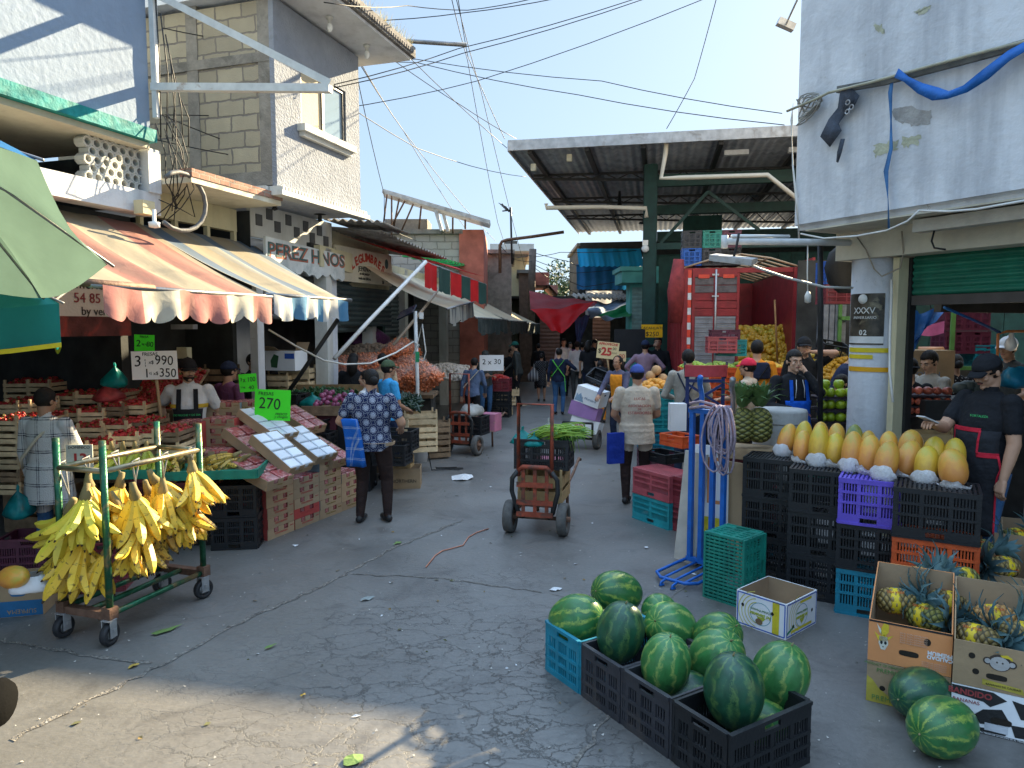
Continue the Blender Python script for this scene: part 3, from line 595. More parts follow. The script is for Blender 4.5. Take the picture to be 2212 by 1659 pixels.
# ---------------------------------------------------------------- market hall
HALL = E('market_hall', 'open market hall with dark green columns and a broad flat sheet roof', 'hall', H.o, H.rz)
b = MB(); corrugated(b, (.06, -14, 6.02), (.06, 0.0, 6.02), (14.5, -14, 6.02), (14.5, 0, 6.02), 74, .018); b.build('roof_sheet', roof_dk, HALL, solid=.004)
b = MB(); b.box(-.02, .05, -14, .02, 5.94, 6.16); b.box(.05, 14.5, 0.0, .04, 5.94, 6.12); b.build('fascia', zinc, HALL)
b = MB()
for y in (-.45, -1.7, -2.9, -4.5, -6.2, -8): b.box(.1, 14.3, y-.05, y+.05, 5.88, 5.99)
b.build('purlins', dark_m, HALL)
for x in (2.6, 6.0, 9.4):
    b = MB(); b.bar((x, -13, 5.80), (x, -.1, 5.92), .06, .06); b.bar((x, -13, 5.25), (x, -.1, 5.84), .06, .06); pv = None
    for k in range(40):
        y = -.3-k*.32; zt = 5.92-.12*(-y/13); zb = 5.86-.6*(-y/13); q = (x, y, zt if k % 2 else zb)
        if pv: b.bar(pv, q, .025, .025)
        pv = q
    b.build('lattice_beam', dark_m, HALL)
b = MB(); b.box(13.9, 14.1, -13, -.1, 4.9, 5.5); b.box(13.9, 14.1, -2.9, -.1, 5.5, 5.52); b.build('rear_beam', dark_m, HALL)
for x, y in ((1.5, -3.05), (1.5, -9.6)):
    b = MB(); b.box(x, x+.28, y-.14, y+.14, 0, 5.85); b.box(x+.05, x+.23, y-.16, y+.16, 0, 5.84); b.build('column', green_hall, HALL)
b = MB(); b.box(1.6, 1.75, -9.5, -3.2, 5.35, 5.62); b.box(3.2, 3.35, -9.5, -3.2, 4.95, 5.18); b.box(6.2, 6.35, -9.5, -3.2, 4.6, 4.9); b.box(1.62, 1.72, -9.5, -3.2, 3.9, 4.05)
b.bar((1.66, -3.3, 4.05), (1.66, -4.35, 5.2), .05, .07); b.bar((1.66, -4.35, 5.2), (1.66, -5.5, 4.3), .05, .07); b.build('cross_beams', green_hall, HALL)
b = MB(); cl_m = M('green_cladding', (.010, .060, .048), .6, .3, 4)
for k in range(26): b.box(8.0, 8.08, -3.3-(k+1)*.4, -3.3-k*.4-.015, 0, 4.4)
for k in range(5): b.box(3.4, 3.48, -3.25-(k+1)*.28, -3.25-k*.28-.015, 1.2, 3.9)
b.box(8.1, 8.2, -14, -3, 0, 4.4); b.box(8.0, 8.1, -5.2, -4, 4.4, 5.6); b.box(8.0, 8.1, -14, -9, 4.4, 5.8); b.build('clad_wall', cl_m, HALL)
b = MB(); b.box(14, 14.2, -14, -3, 0, 5.2); b.build('rear_wall', M('dark_rear_wall', (.02, .025, .03), .8), HALL)
b = MB()
for y in (-1.55, -2.2): b.lathe([(0, 5.45), (.16, 5.45), (.2, 5.40), (.07, 5.48), (.03, 5.9)], 12, 0, Matrix.Translation((5 if y > -2 else 8, y-.6, 0)))
b.build('bay_lamp', dark_m, HALL)
b = MB()
for y in (-4.6, -5.9): b = MB(); b.box(.5, .64, y-.5, y, 5.75, 5.85); b.build('strip_light', M('pale_fitting', (.5, .5, .5), .5), HALL)
for y, z in ((-.55, 5.55), (-1.35, 5.72)): b = MB(); b.box(.28, .36, y, y+.11, z, z+.15); b.build('junction_box', M('beige_box', (.5, .46, .33), .6), HALL)
pvc = M('cream_pvc', (.62, .56, .45), .5, .1, 3)
def hp(pts, x): return [H.w(x, *H.hx(p[0], p[1], x)) for p in pts]
b = MB(); b.tube(hp([(1440, 298), (1438, 330), (1428, 385), (1470, 384), (1658, 378), (1735, 440)], .2), .05, 8); tag(b.build('drain_pipe', pvc), 'cream drainpipe zigzagging under the hall roof edge', 'pipe')
b = MB(); b.tube(hp([(1180, 440), (1180, 449), (1300, 447), (1396, 450), (1396, 470)], 1.2), .05, 8); tag(b.build('drain_pipe', pvc), 'straight cream pipe running from the roof to the green column', 'pipe')
b = MB(); b.box(-.05, .05, -.05, .05, -.15, .15); b.build
cmx = E('security_camera', 'small white security camera on the green column', 'camera', H.w(1.42, -2.95, 3.9)); b = MB(); b.ball((0, 0, 0), .09); b.box(-.06, .06, -.02, .06, .08, .2); b.build('housing', bulb_m, cmx)
# yellow peanut sign on the column
def card(label, ctr, w, h, rz, mat, lines, tilt=0, nm='price_sign', cat='sign', th=.004, roll=0, stick=None):
    o = E(nm, label, cat, ctr, 0, None, (tilt, roll, rz))
    b = MB(); b.box(-w/2, w/2, -th, th, -h/2, h/2); b.build('card', mat, o)
    for t in lines:
        s, sz, x, z, m = t[:5]; kw = t[5] if len(t) > 5 else {}
        text(o, s, sz, (x, -th-.002, z), m, **kw)
    if stick:
        b = MB(); b.tube([(0, .02, -h/2+.05), (stick[0], .03, -h/2-stick[1])], .016, 6); b.build('stick', wood_m, o)
    return o
wood_m = M('raw_wood', (.36, .25, .14), .8, .25, 9, .2)
ink = M('black_marker', (.012, .012, .015), .6); ink_r = M('red_print', (.42, .04, .035), .6)
c = W(1408, 715, 15.6); card('yellow card reading CACAHUATE $250 on the green column', c, .46, .28, rad(-6), M('yellow_card', (.80, .42, .0), .6), [('CACAHUATE', .083, 0, .06, ink, dict(wob=.03)), ('$250', .14, .01, -.07, ink, dict(wob=.03))])
# ---------------------------------------------------------------- white corner block on the right
A = E('white_block', 'peeling white corner building overhanging a round column', 'building', R.o, R.rz)
bm = bmesh.new(); bmesh.ops.create_cube(bm, size=1)
for v in bm.verts: v.co = V((-2.675+v.co.x*6.65, -3.6+v.co.y*8.7, 6.0+v.co.z*6.0))
ed = [e for e in bm.edges if all(abs(v.co.x-.65) < .01 and abs(v.co.y-.75) < .01 for v in e.verts) or all(abs(v.co.z-3.0) < .01 and v.co.y > .7 for v in e.verts) or all(abs(v.co.z-3.0) < .01 and v.co.x > .6 for v in e.verts)]
bmesh.ops.bevel(bm, geom=ed, offset=.05, segments=3, affect='EDGES')
me = bpy.data.meshes.new('upper_wall'); bm.to_mesh(me); bm.free(); me.materials.append(P_white); put('upper_wall', me, A)
b = MB(); b.box(-6, .55, -.25, .25, 2.73, 2.995); b.build('beam', P_soffit, A)
b = MB(); b.box(-6, .5, .26, .72, 2.985, 2.998); b.build('soffit', P_soffit, A)
b = MB(); b.lathe([(.235, 0), (.232, 1.5), (.236, 2.73)], 28, 0, Matrix.Translation((.26, .0, 0))); b.build('column', P_grey, A)
b = MB(); b.box(-.06, .0, .02, .16, .15, 2.72); b.build('door_jamb', P_cream, A)
b = MB(); b.box(-.09, -.062, -.05, .03, .15, 2.72); b.build('shutter_rail', dark_m, A)
b = MB(); slats(b, -6, -.095, .0, 2.38, 2.73, .062, .022, 0, 1); sh = b.build('roller_shutter', sh_green, A)
b = MB(); b.box(-6, -.1, -.03, .03, 2.29, 2.375); b.build('bottom_bar', M('brown_bar', (.07, .06, .055), .6), sh)
b = MB(); b.box(.42, .5, -7.8, -1.2, 2.25, 2.9); b.box(-6, .5, -7.9, -7.8, .15, 3); b.box(-6, -5.9, -7.8, -.3, .15, 3); b.box(-6, .5, -7.8, -.26, 2.9, 2.98); b.build('interior_and_sun_band', dark2, A)  # upper side band added to stop sun passing under the storey; rest is room
patch = M('bare_patch', (.36, .35, .33), .95, .2, 12, .4); patch2 = M('olive_patch', (.42, .42, .30), .9, .25, 9, .4)
def blot(fr, t, pts, m, name, parent, jit=6, seed=1, n=1):
    rg = random.Random(seed); q = []
    for i in range(len(pts)):
        a, c = pts[i], pts[(i+1) % len(pts)]
        for k in range(6): u = k/6; q.append((a[0]+(c[0]-a[0])*u+rg.uniform(-jit, jit), a[1]+(c[1]-a[1])*u+rg.uniform(-jit, jit)))
    vs = []
    for x, y in q: s, z = fr.hit(x, y, t); vs.append((s, t, z))
    b = MB(); b.add(vs, [tuple(range(len(vs)))]); return b.build(name, m, parent)
for i, (pts, m) in enumerate((([(1925, 238), (1960, 228), (2012, 240), (2008, 268), (1970, 270), (1930, 258)], patch), ([(1888, 312), (1940, 305), (1938, 325), (1888, 342)], patch2), ([(1945, 298), (1990, 292), (1985, 312), (1950, 318)], patch2), ([(1975, 25), (2010, 12), (2006, 22), (1980, 32)], patch2), ([(1888, 52), (1908, 54), (1908, 74), (1890, 66)], patch2))): blot(R, .7525, pts, m, 'bare_patch', A, 4, i)
rod = M('weathered_board', (.12, .12, .11), .8, .3, 9)
def on_r(pts, t): return [R.w(R.hit(*p, t)[0], t, R.hit(*p, t)[1]) for p in pts]
p_ = on_r([(1810, 194), (1912, 176), (2100, 126), (2260, 82)], .80)
b = MB()
for a, c in zip(p_, p_[1:]): b.bar(a, c, .035, .055)
tag(b.build('wall_rail', rod), 'grey wooden rail nailed across the white upper wall', 'rail')
b = MB(); b.tube(on_r([(1700, 240), (1760, 215), (1790, 200), (1880, 178), (2100, 118), (2260, 78)], .84), .012, 6); tag(b.build('wall_rope', M('straw_rope', (.40, .38, .28), .9)), 'pale rope strung along the wooden wall rail', 'rope')
def strap(pts, w, m, label, name, t=.80, cat='strap'):
    b = MB(); P = on_r(pts, t); vs = []
    for i, p in enumerate(P):
        d = (P[min(i+1, len(P)-1)]-P[max(i-1, 0)]).normalized(); n = d.cross(R.n).normalized(); ww = w*(1+.38*sin(i*1.7+w*90)); vs += [p+n*ww+R.n*.02*sin(i*2.1), p-n*ww+R.n*.015*cos(i*1.3)]
    b.add(vs, [(2*i, 2*i+1, 2*i+3, 2*i+2) for i in range(len(P)-1)], 0, None, True); return tag(b.build(name, m, solid=.006), label, cat)
bl = M('blue_strap', (.01, .12, .42), .6, .2, 6, .3)
strap([(1938, 158), (1960, 172), (1985, 190), (2020, 203), (2050, 206), (2085, 192), (2130, 160), (2180, 120), (2260, 72)], .035, bl, 'wide blue strap looped along the white upper wall', 'blue_strap', .86)
strap([(1930, 165), (1925, 200), (1922, 260), (1924, 320), (1916, 370), (1918, 430), (1920, 494)], .012, M('blue_tape', (.05, .16, .35), .7, .3), 'thin frayed blue strap hanging down the white wall', 'blue_strap', .80)
rag = M('dark_rag', (.055, .065, .085), .9, .4, 12, .6)
strap([(1846, 195), (1832, 215), (1815, 240), (1800, 262), (1795, 285), (1805, 300)], .075, rag, 'dark ragged cloth with metal eyelets hanging from the rail', 'torn_cloth', .82, 'cloth')
rag_o = [x for x in COL.objects if x.name == 'torn_cloth'][0]
for x, y in ((1834, 222), (1842, 232), (1833, 242)): q = R.w(R.hit(x, y, .86)[0], .875, R.hit(x, y, .86)[1]); b = MB(); b.tube([q+R.u*.02*cos(a)+V((0, 0, .02*sin(a))) for a in [j*pi/5 for j in range(11)]], .006, 5); b.build('eyelet', zinc, rag_o)
strap([(1822, 300), (1815, 330), (1806, 350)], .02, rag, 'narrow torn strip under the ragged cloth', 'torn_cloth', .81, 'cloth')
b = MB(); rg = random.Random(4); c0 = R.w(R.hit(1752, 218, .8)[0], .82, R.hit(1752, 218, .8)[1])
for k in range(7): b.tube([c0+R.u*(.13*cos(a*.9+k)*(1-.5*(k % 3)/3))+V((0, 0, .07*sin(a+k*.7)-.02*k))+R.n*.02*sin(a*2+k) for a in [j*.5 for j in range(15)]], .007, 5)
tag(b.build('rope_bundle', M('grey_rope', (.30, .29, .26), .9)), 'tangled rope bundle tied at the white wall corner', 'rope')
strap([(1715, 222), (1712, 260), (1708, 300), (1712, 360), (1722, 430), (1726, 520)], .006, wire_w, 'thin cord hanging down the white wall edge', 'cord', .78)
b = MB(); b.tube(on_r([(1730, 505), (1780, 515), (1850, 510), (1915, 498), (1960, 478), (1985, 455)], .80), .008, 6); b.tube(on_r([(1985, 455), (2050, 457), (2110, 452), (2260, 425)], .79), .009, 6); tag(b.build('wall_cable', wire_w), 'pale cable clipped along the bottom edge of the white wall', 'cable')
b = MB(); b.tube([R.w(.30, .27, 2.93), R.w(.2, .27, 2.8), R.w(.1, .28, 2.62), R.w(.02, .28, 2.55), R.w(-.1, .2, 2.62), R.w(-.16, .25, 2.75), R.w(-.17, .3, 2.93)], .007, 6); tag(b.build('loop_cable', M('dirty_cable', (.30, .26, .20), .7)), 'dirty cable looped across the column head', 'cable')
b = MB(); b.tube([R.w(-.02, .2, 2.52), R.w(-.04, .22, 2.4), R.w(-.10, .3, 2.0), R.w(-.2, .42, 1.7), R.w(-.3, .5, 1.45)], .011, 6); tag(b.build('drop_cord', wire_w), 'taut white cord running from the column down past the phone man', 'cord')
fx = E('tube_fixture', 'bare fluorescent fixture under the white overhang', 'lamp', R.w(-1.0, .5, 2.93), R.rz); b = MB(); b.box(-.45, .55, -.06, .06, -.06, .04); b.build('housing', M('fixture_cream', (.5, .47, .4), .6), fx)
b = MB(); b.tube([(.4, 0, -.05), (.42, 0, -.14), (.38, .02, -.2), (.3, 0, -.22)], .008, 5); b.build('loose_wires', wire_m, fx)
# white tube pole with floodlight sticking out from the block
A = E('pipe_arm', 'white pipe arm with a work lamp reaching out from the column', 'lamp arm', (0, 0, 0))
e0, e1 = W(1565, 521, 6.3), W(1835, 524, 6.75); b = MB(); b.tube([e0, e0.lerp(e1, .5), e1], .032, 10); b.tube([e0+V((0, 0, .05)), e0+V((0, 0, -.06))], .03, 8); b.build('pipe', white_m, A)
b = MB(); b.tube([e0+V((.06, 0, .045)), e0.lerp(e1, .5)+V((0, 0, .05))], .014, 6); b.build('tube_lamp', bulb_m, A)
fl = E('flood_lamp', 'grey rectangular flood lamp hanging under the pipe arm', 'lamp', W(1584, 560, 6.2), 0, None, (rad(8), rad(9), rad(-30))); b = MB(); b.box(-.18, .18, -.11, .11, -.025, .025); b.build('housing', zinc, fl)
b = MB(); b.box(-.15, .15, -.085, .085, -.03, -.0255); b.build('lens', bulb_m, fl)
b = MB(); b.tube([V((0, 0, .0)), V((0, .05, .12)), V((0, .06, .22))], .012, 6); b.build('bracket', dark_m, fl)
b = MB(); b.tube([W(1600, 562, 6.2), W(1640, 580, 6.3), W(1700, 600, 6.4), W(1780, 620, 6.5), W(1842, 622, 6.6)], .011, 6); tag(b.build('lamp_cable', wire_w), 'white cable sagging from the flood lamp to the column', 'cable')
b = MB(); b.tube([W(1745, 530, 6.6), W(1744, 590, 6.6), W(1745, 640, 6.6)], .006, 5); b.lathe([(.0, -.03), (.028, -.02), (.03, .04), (.012, .08)], 10, 0, Matrix.Translation(W(1745, 648, 6.6))); tag(b.build('bulb_socket', wire_w), 'empty bulb socket hanging on a white flex by the truck', 'lamp')
b = MB(); b.tube([W(1772, 530, 6.9), W(1772, 700, 6.9), G(1772, 1105)+V((0, .0, .0))], .028, 8); tag(b.build('iron_post', dark_m), 'dark iron post standing behind the concrete stump', 'post')
# poster and tapes on the column
def on_col(z0, z1, a0, a1, m, name, parent, lines=(), r=.240):
    b = MB(); b.sheet(lambda u, v: (.26+r*cos(a0+(a1-a0)*u), r*sin(a0+(a1-a0)*u), z1+(z0-z1)*v), 14, 2); return b.build(name, m, parent)
# the side of the column that faces the viewer, as an angle in the wall's own axes
fa = atan2((-R.w(.26, 0)).dot(R.n), (-R.w(.26, 0)).dot(R.u))
PO = E('event_poster', 'dark anniversary poster reading XXXV ANIVERSARIO wrapped round the column', 'poster', R.o, R.rz)
zc = lambda y: W(1890, y, 6.6).z
po_m = M('poster_black', (.05, .042, .03), .35, .9, 9, .05, col2=(.28, .25, .16), thr=.6)
on_col(zc(745), zc(633), fa-1.3, fa+.25, po_m, 'sheet', PO); on_col(zc(742), zc(727), fa-1.3, fa+.25, M('poster_white', (.6, .6, .58), .4), 'footer', PO, r=.2415)
pw = M('poster_lettering', (.66, .66, .62), .5)
def coltext(s, sz, z, ao, parent, m, bold=0):
    """letters set one by one round the column"""
    wdt = sum(.62*sz if ch not in 'I1 ' else .36*sz for ch in s); x = -wdt/2
    for ch in s:
        w_ = .62*sz if ch not in 'I1 ' else .36*sz
        if ch != ' ':
            a = ao+(x+w_/2)/.243; text(parent, ch, sz, (.26+.243*cos(a), .243*sin(a), z), m, rot=(pi/2, 0, a+pi/2), bold=bold, ext=.0008)
        x += w_
coltext('XXXV', .085, zc(671), fa-.50, PO, pw); coltext('ANIVERSARIO', .036, zc(686), fa-.50, PO, pw); coltext('02', .065, zc(719), fa-.5, PO, pw, .002)
b = MB(); a = fa-.55; b.lathe([(.045, -.001), (.045, .001), (0, .0015)], 20, 0, Matrix.Translation((.26+.242*cos(a), .242*sin(a), zc(645))) @ Euler((0, pi/2, 0)).to_matrix().to_4x4().__class__.Rotation(a, 4, 'Z') @ Matrix.Rotation(pi/2, 4, 'Y')); b.build('round_emblem', pw, PO)
tp_m = M('yellow_tape', (.66, .52, .02), .5, .1); to_m = M('orange_tape', (.72, .36, .01), .5, .1)
for i, (y0, y1, a1, m, lab) in enumerate(((752, 762, .6, tp_m, 'upper strip of yellow tape round the column'), (767, 776, -.1, tp_m, 'short middle strip of yellow tape on the column'), (794, 804, .95, to_m, 'orange yellow printed tape low on the column'))):
    o = on_col(zc(y1), zc(y0), fa-1.25, fa+a1, m, 'warning_tape', None, r=.2395); o.location = R.o; o.rotation_euler = (0, 0, R.rz); tag(o, lab, 'tape')
# concrete stump
st = W(1707, 893, 6.5); A = E('concrete_stump', 'round white concrete stump standing behind the papayas', 'stump', (st.x, st.y+.24, 0)); b = MB(); z = W(1707, 890, 6.5).z
b.lathe([(.25, 0), (.245, z-.02), (.235, z), (.16, z+.006), (0, z+.004)], 26); b.build('drum', plaster('stump_concrete', (.44, .43, .40), (.20, .19, .18), .8, 3), A); b = MB()
for k in range(4): b.lathe([(.2485, .2+.33*k), (.2485, .21+.33*k)], 26)
b.build('shutter_marks', conc, A)
# ---------------------------------------------------------------- gantry on the white wall
A = E('sign_gantry', 'white triangular steel gantry jutting from the white upper wall', 'gantry', L.o, L.rz); b = MB()
b.bar((1.97, 1.29, 4.62), (1.97, -.85, 4.40), .075, .075); b.bar((1.97, 1.29, 5.6), (1.97, -.86, 4.44), .07, .07); b.bar((1.97, 1.25, 4.3), (1.97, 1.25, 9), .06, .06); b.bar((1.97, 1.29, 6.6), (1.97, -.8, 6.2), .07, .07); b.build('beams', white_m, A)
# ---------------------------------------------------------------- umbrellas
def umbrella(label, ctr, r, drop, tilt, mats, vh, mv, n=8, hem=None, rot0=0):
    o = E('market_umbrella', label, 'umbrella', ctr, 0, None, tilt); b = MB()
    for k in range(n):
        a0, a1 = 2*pi*k/n+rot0, 2*pi*(k+1)/n+rot0; p0 = V((cos(a0)*r, sin(a0)*r, -drop)); p1 = V((cos(a1)*r, sin(a1)*r, -drop))
        b.sheet(lambda u, v: V((0, 0, 0)).lerp(p0.lerp(p1, u), v)*1+V((0, 0, -.07*sin(pi*u)*v+.10*sin(pi*v)*(1-.5*sin(pi*u)))), 6, 8, k % len(mats))
    b.build('canopy', mats, o)
    if vh:
        b = MB()
        for k in range(n):
            a0, a1 = 2*pi*k/n+rot0, 2*pi*(k+1)/n+rot0; p0 = V((cos(a0)*r, sin(a0)*r, -drop)); p1 = V((cos(a1)*r, sin(a1)*r, -drop))
            b.sheet(lambda u, v: p0.lerp(p1, u)+V((0, 0, -.07*sin(pi*u)-vh*v)), 6, 2, 0)
            b.sheet(lambda u, v: p0.lerp(p1, u)*1.002+V((0, 0, -.07*sin(pi*u)-vh-.03*v)), 6, 1, 1)
        b.build('valance', [mv, hem or mv], o)
    b = MB()
    for k in range(n): a = 2*pi*k/n+rot0; b.tube([(0, 0, -.02), (cos(a)*r*.5, sin(a)*r*.5, -drop*.5+.07), (cos(a)*r*1.03, sin(a)*r*1.03, -drop)], .008, 5)
    b.build('ribs', grey_m, o); b = MB(); b.tube([(0, 0, .08), (0, 0, -2.4)], .02, 8); b.build('pole', grey_m, o); return o
gcl = M('pale_green_canvas', (.135, .21, .16), .85, .18, 2, .4, 9, trans=.35); bcl = M('blue_canvas', (.01, .14, .34), .8, .15, 2, .2, trans=.4)
n_ = V((.12, .47, .873)).normalized(); c_ = W(-320, 380, 3.6); e1 = (W(80, 347, 3.3)-c_); r_u = e1.length; e1.normalize(); e2 = n_.cross(e1).normalized(); n_ = e1.cross(e2)
umbrella('big pale green umbrella with blue panels tilted over the lane edge', c_+n_*.30, r_u, .30, Matrix((e1, e2, n_)).transposed().to_euler(), [gcl]*6+[bcl]*2, 0, None)
tcl = M('teal_canvas', (.02, .22, .19), .8, .15, 2, .2, trans=.35); ycl = M('yellow_hem', (.66, .50, .02), .8)
umbrella('teal square umbrella with yellow hem beside the strawberry shop', W(128, 655, 4.6)+V((-.80*cos(.6)-.80*sin(.6), .80*cos(.6)-.80*sin(.6), .34)), 1.13, .34, (0, 0, 0), [tcl], .25, tcl, 4, ycl, rad(45)+.6)
# ================================================================ CRATES, CARTONS, FRUIT
def plastic(name, col, col2=None, rough=.42):
    return M(name, col, rough, .25, 6, .12, 60, spec=.5, col2=col2, thr=.62, rnd=.12)
PL = dict(black=plastic('black_plastic', (.009, .010, .012), (.028, .028, .03), .5), purple=plastic('purple_plastic', (.12, .075, .48)), teal=plastic('teal_plastic', (.01, .20, .29)),
          orange=plastic('orange_plastic', (.62, .10, .025)), green=plastic('green_plastic', (.012, .21, .155)), pink=plastic('dull_pink_plastic', (.42, .085, .10)), sea=plastic('sea_green_plastic', (.015, .27, .30)),
          grey=plastic('grey_brown_plastic', (.035, .035, .042), (.07, .058, .052)), red=plastic('dark_red_plastic', (.20, .03, .04)), blue=plastic('blue_plastic', (.01, .10, .40)), plum=plastic('plum_plastic', (.10, .02, .045)))
def crate_mesh(Lx, Wy, Hz, nl=3, nw=3, tiers=3, name='crate'):
    mb = MB()
    def side(ln, T, n):
        bands = [(0, .035)]+[(.035+(Hz-.11)*(k+1)/tiers-.018, .035+(Hz-.11)*(k+1)/tiers) for k in range(tiers-1)]
        for z0, z1 in bands: mb.box(-ln/2, ln/2, -.014, .004, z0, z1, 0, T)
        t0 = Hz-.075; mb.box(-ln/2, -.055, -.012, .002, t0, Hz-.018, 0, T); mb.box(.055, ln/2, -.012, .002, t0, Hz-.018, 0, T); mb.box(-.055, .055, -.012, .002, t0, t0+.022, 0, T)
        mb.box(-ln/2, ln/2, -.016, .009, Hz-.018, Hz, 0, T)
        for k in range(n+1):
            x = -ln/2+ln*k/n; w = .014 if 0 < k < n else .026; mb.box(max(-ln/2, x-w), min(ln/2, x+w), -.011, .0015, .0352, t0-.0005, 0, T)
        k = int(ln/.0185); 
        for i in range(k): x = -ln/2+(i+.5)*ln/k; mb.box(x-.0048, x+.0048, -.008, -.003, .0353, t0-.0003, 0, T)
    side(Lx, Matrix.Translation((0, -Wy/2, 0)) @ Matrix.Scale(-1, 4, V((0, 1, 0))) @ Matrix.Scale(-1, 4, V((0, 1, 0))) @ Matrix.Rotation(pi, 4, 'Z'), nl)
    side(Lx, Matrix.Translation((0, Wy/2, 0)), nl)
    side(Wy-.032, Matrix.Translation((Lx/2, 0, 0)) @ Matrix.Rotation(-pi/2, 4, 'Z'), nw); side(Wy-.032, Matrix.Translation((-Lx/2, 0, 0)) @ Matrix.Rotation(pi/2, 4, 'Z'), nw)
    k = int(Lx/.03)
    for i in range(k): x = -Lx/2+.02+(i+.5)*(Lx-.04)/k; mb.box(x-.008, x+.008, -Wy/2+.016, Wy/2-.016, .003, .009)
    for i in range(7): y = -Wy/2+.02+(i+.5)*(Wy-.04)/7; mb.box(-Lx/2+.016, Lx/2-.016, y-.007, y+.007, .0095, .015)
    return mb.mesh(name)
CM = {}
def crate(size, col, label, loc, rz, group=None, flip=False, rot=None, nm='plastic_crate', **k):
    key = (size, col)
    if key not in CM: me = crate_mesh(*size, **k); me.materials.append(PL[col]); CM[key] = me
    o = put(nm, CM[key], None, loc, rz)
    if flip: o.location.z += size[2]; o.rotation_euler = (pi, 0, rz)
    if rot is not None: o.rotation_euler = rot
    return tag(o, label, 'crate', group)
# ---------------------------------------------------------------- towers under the papayas
BIG = (.46, .36, .335); GT = 'plastic crates piled under the papayas'; th = rad(-30)
def corner(p, size, rz): return V((p.x, p.y, 0))+Euler((0, 0, rz)).to_matrix() @ V((size[0]/2, size[1]/2, 0))
tw = [(G(1600, 1240), ['black']*3, 'first', BIG), (G(1697, 1285), ['black']*3, 'second', BIG), (G(1802, 1322), ['teal', 'black', 'purple'], 'third', (.40, .36, .335)), (G(1918, 1368), ['black', 'orange', 'black'], 'fourth', (.50, .40, .34))]
lv = ['bottom', 'middle', 'top']
TOWTOP = []
for p, cols, o_, sz in tw:
    for k, c in enumerate(cols):
        loc = corner(p, sz, th)+V((random.uniform(-.004, .004), random.uniform(-.004, .004), k*sz[2]+.001*k))
        o = crate(sz, c, f'{c} upturned crate, {lv[k]} of the {o_} papaya pile from the hand truck', loc, th+random.uniform(-.012, .012), GT, True)
        if c == 'teal':
            text(o, 'JTD', .035, (-.08, -sz[1]/2-.006, .26), M('crate_print', (.6, .6, .6), .6), rot=(-pi/2, pi, 0), name='printing')
    TOWTOP.append((p, sz))
# green crate standing on its end
ge = G(1598, 1315); c = crate((.52, .34, .31), 'green', 'dusty green plastic crate standing on end by the blue hand truck', (0, 0, 0), 0, None, nl=5, nw=3, tiers=4)
q0 = G(1520, 1290); q1 = G(1600, 1316); d = (q1-q0).normalized(); az = atan2(d.y, d.x)
c.rotation_euler = (Matrix.Rotation(az+pi, 3, 'Z') @ Matrix.Rotation(pi/2, 3, 'X') @ Matrix.Rotation(pi/2, 3, 'Z')).to_euler()
n = V((-d.y, d.x, 0)); c.location = q0+d*.16+n*.005+V((0, 0, .26))
text(c, 'JTD', .05, (.10, -.176, .12), M('crate_print', (.6, .6, .6), .6), rot=(pi/2, 0, 0), name='printing')
# pink over sea green crates, red ones behind, small ones on top
p = G(1366, 1118); q = G(1445, 1146); az = atan2((q-p).y, (q-p).x); s_ = ((q-p).length, .36, .28)
for k, (cc, lb) in enumerate((('sea', 'sea green upturned crate under a dull pink one beside the beige shirt man'), ('pink', 'dull pink upturned crate on a sea green one beside the beige shirt man'))):
    crate(s_, cc, lb, corner(p, s_, az)+V((0, 0, .285*k)), az, 'crates beside the blue hand truck', True, nl=2)
p2 = G(1450, 1150)+V((.02, .12, 0))
for k in range(2): crate((.40, .36, .28), 'red', ['lower dark red plastic crate behind the leaning cardboard', 'upper dark red plastic crate behind the leaning cardboard'][k], corner(p2, (.4, .36, .28), az)+V((0, 0, .285*k)), az, 'crates beside the blue hand truck', True, nl=2)
for px, py, cc, sz, lb, dd in ((1468, 950, 'orange', (.36, .26, .13), 'shallow orange crate on top of the red crates behind the hand truck', 7.9), (1432, 985, 'black', (.42, .3, .11), 'shallow black basket crate behind the pink crate', 8.4)):
    w = W(px, py, dd); crate(sz, cc, lb, (w.x, w.y, w.z-sz[2]/2), az, None, nl=2, tiers=1)
# ---------------------------------------------------------------- watermelons
def melon_mat(name, dk, lt, k, seed):
    m, nt, b = base(name); c = coords(nt); s = sep(nt, c)
    a = mth(nt, 'ARCTAN2', s[1], s[0]); nz = noise(nt, c, 5, 5, .5); n2 = noise(nt, c, 28, 4, 1.5)
    w = mth(nt, 'SINE', mth(nt, 'MULTIPLY_ADD', a, k, mth(nt, 'MULTIPLY_ADD', nz, 9.0, mth(nt, 'MULTIPLY', n2, 3.0))))
    brk = ramp(nt, noise(nt, c, 9, 4, .8), [(.35, (0, 0, 0)), (.62, (1, 1, 1))])
    st = ramp(nt, mth(nt, 'MULTIPLY_ADD', w, .5, mth(nt, 'MULTIPLY_ADD', n2, .5, .18)), [(.60, (0, 0, 0)), (1.0, (1, 1, 1))]); st = mth(nt, 'MULTIPLY', st, mth(nt, 'MULTIPLY_ADD', brk, .75, .25))
    col = mixc(nt, mth(nt, 'MULTIPLY', st, .85), ramp(nt, nz, [(.3, dk), (.7, tuple(x*1.9 for x in dk))]), lt)
    yel = ramp(nt, noise(nt, c, 1.6, 2), [(.62, (0, 0, 0)), (.74, (1, 1, 1))]); col = mixc(nt, mth(nt, 'MULTIPLY', yel, .35), col, (.30, .26, .05))
    finish(nt, b, col, .32, .05, noise(nt, c, 12, 3), spec=.5, rnd=.15); return m
MEL = [melon_mat('watermelon_rind', (.020, .095, .026), (.34, .42, .07), 11, 1), melon_mat('dark_watermelon_rind', (.010, .052, .026), (.12, .22, .06), 9, 2), melon_mat('light_watermelon_rind', (.030, .125, .034), (.40, .47, .12), 10, 3)]
stem_m = M('dry_stem', (.20, .17, .08), .9)
mm = {}
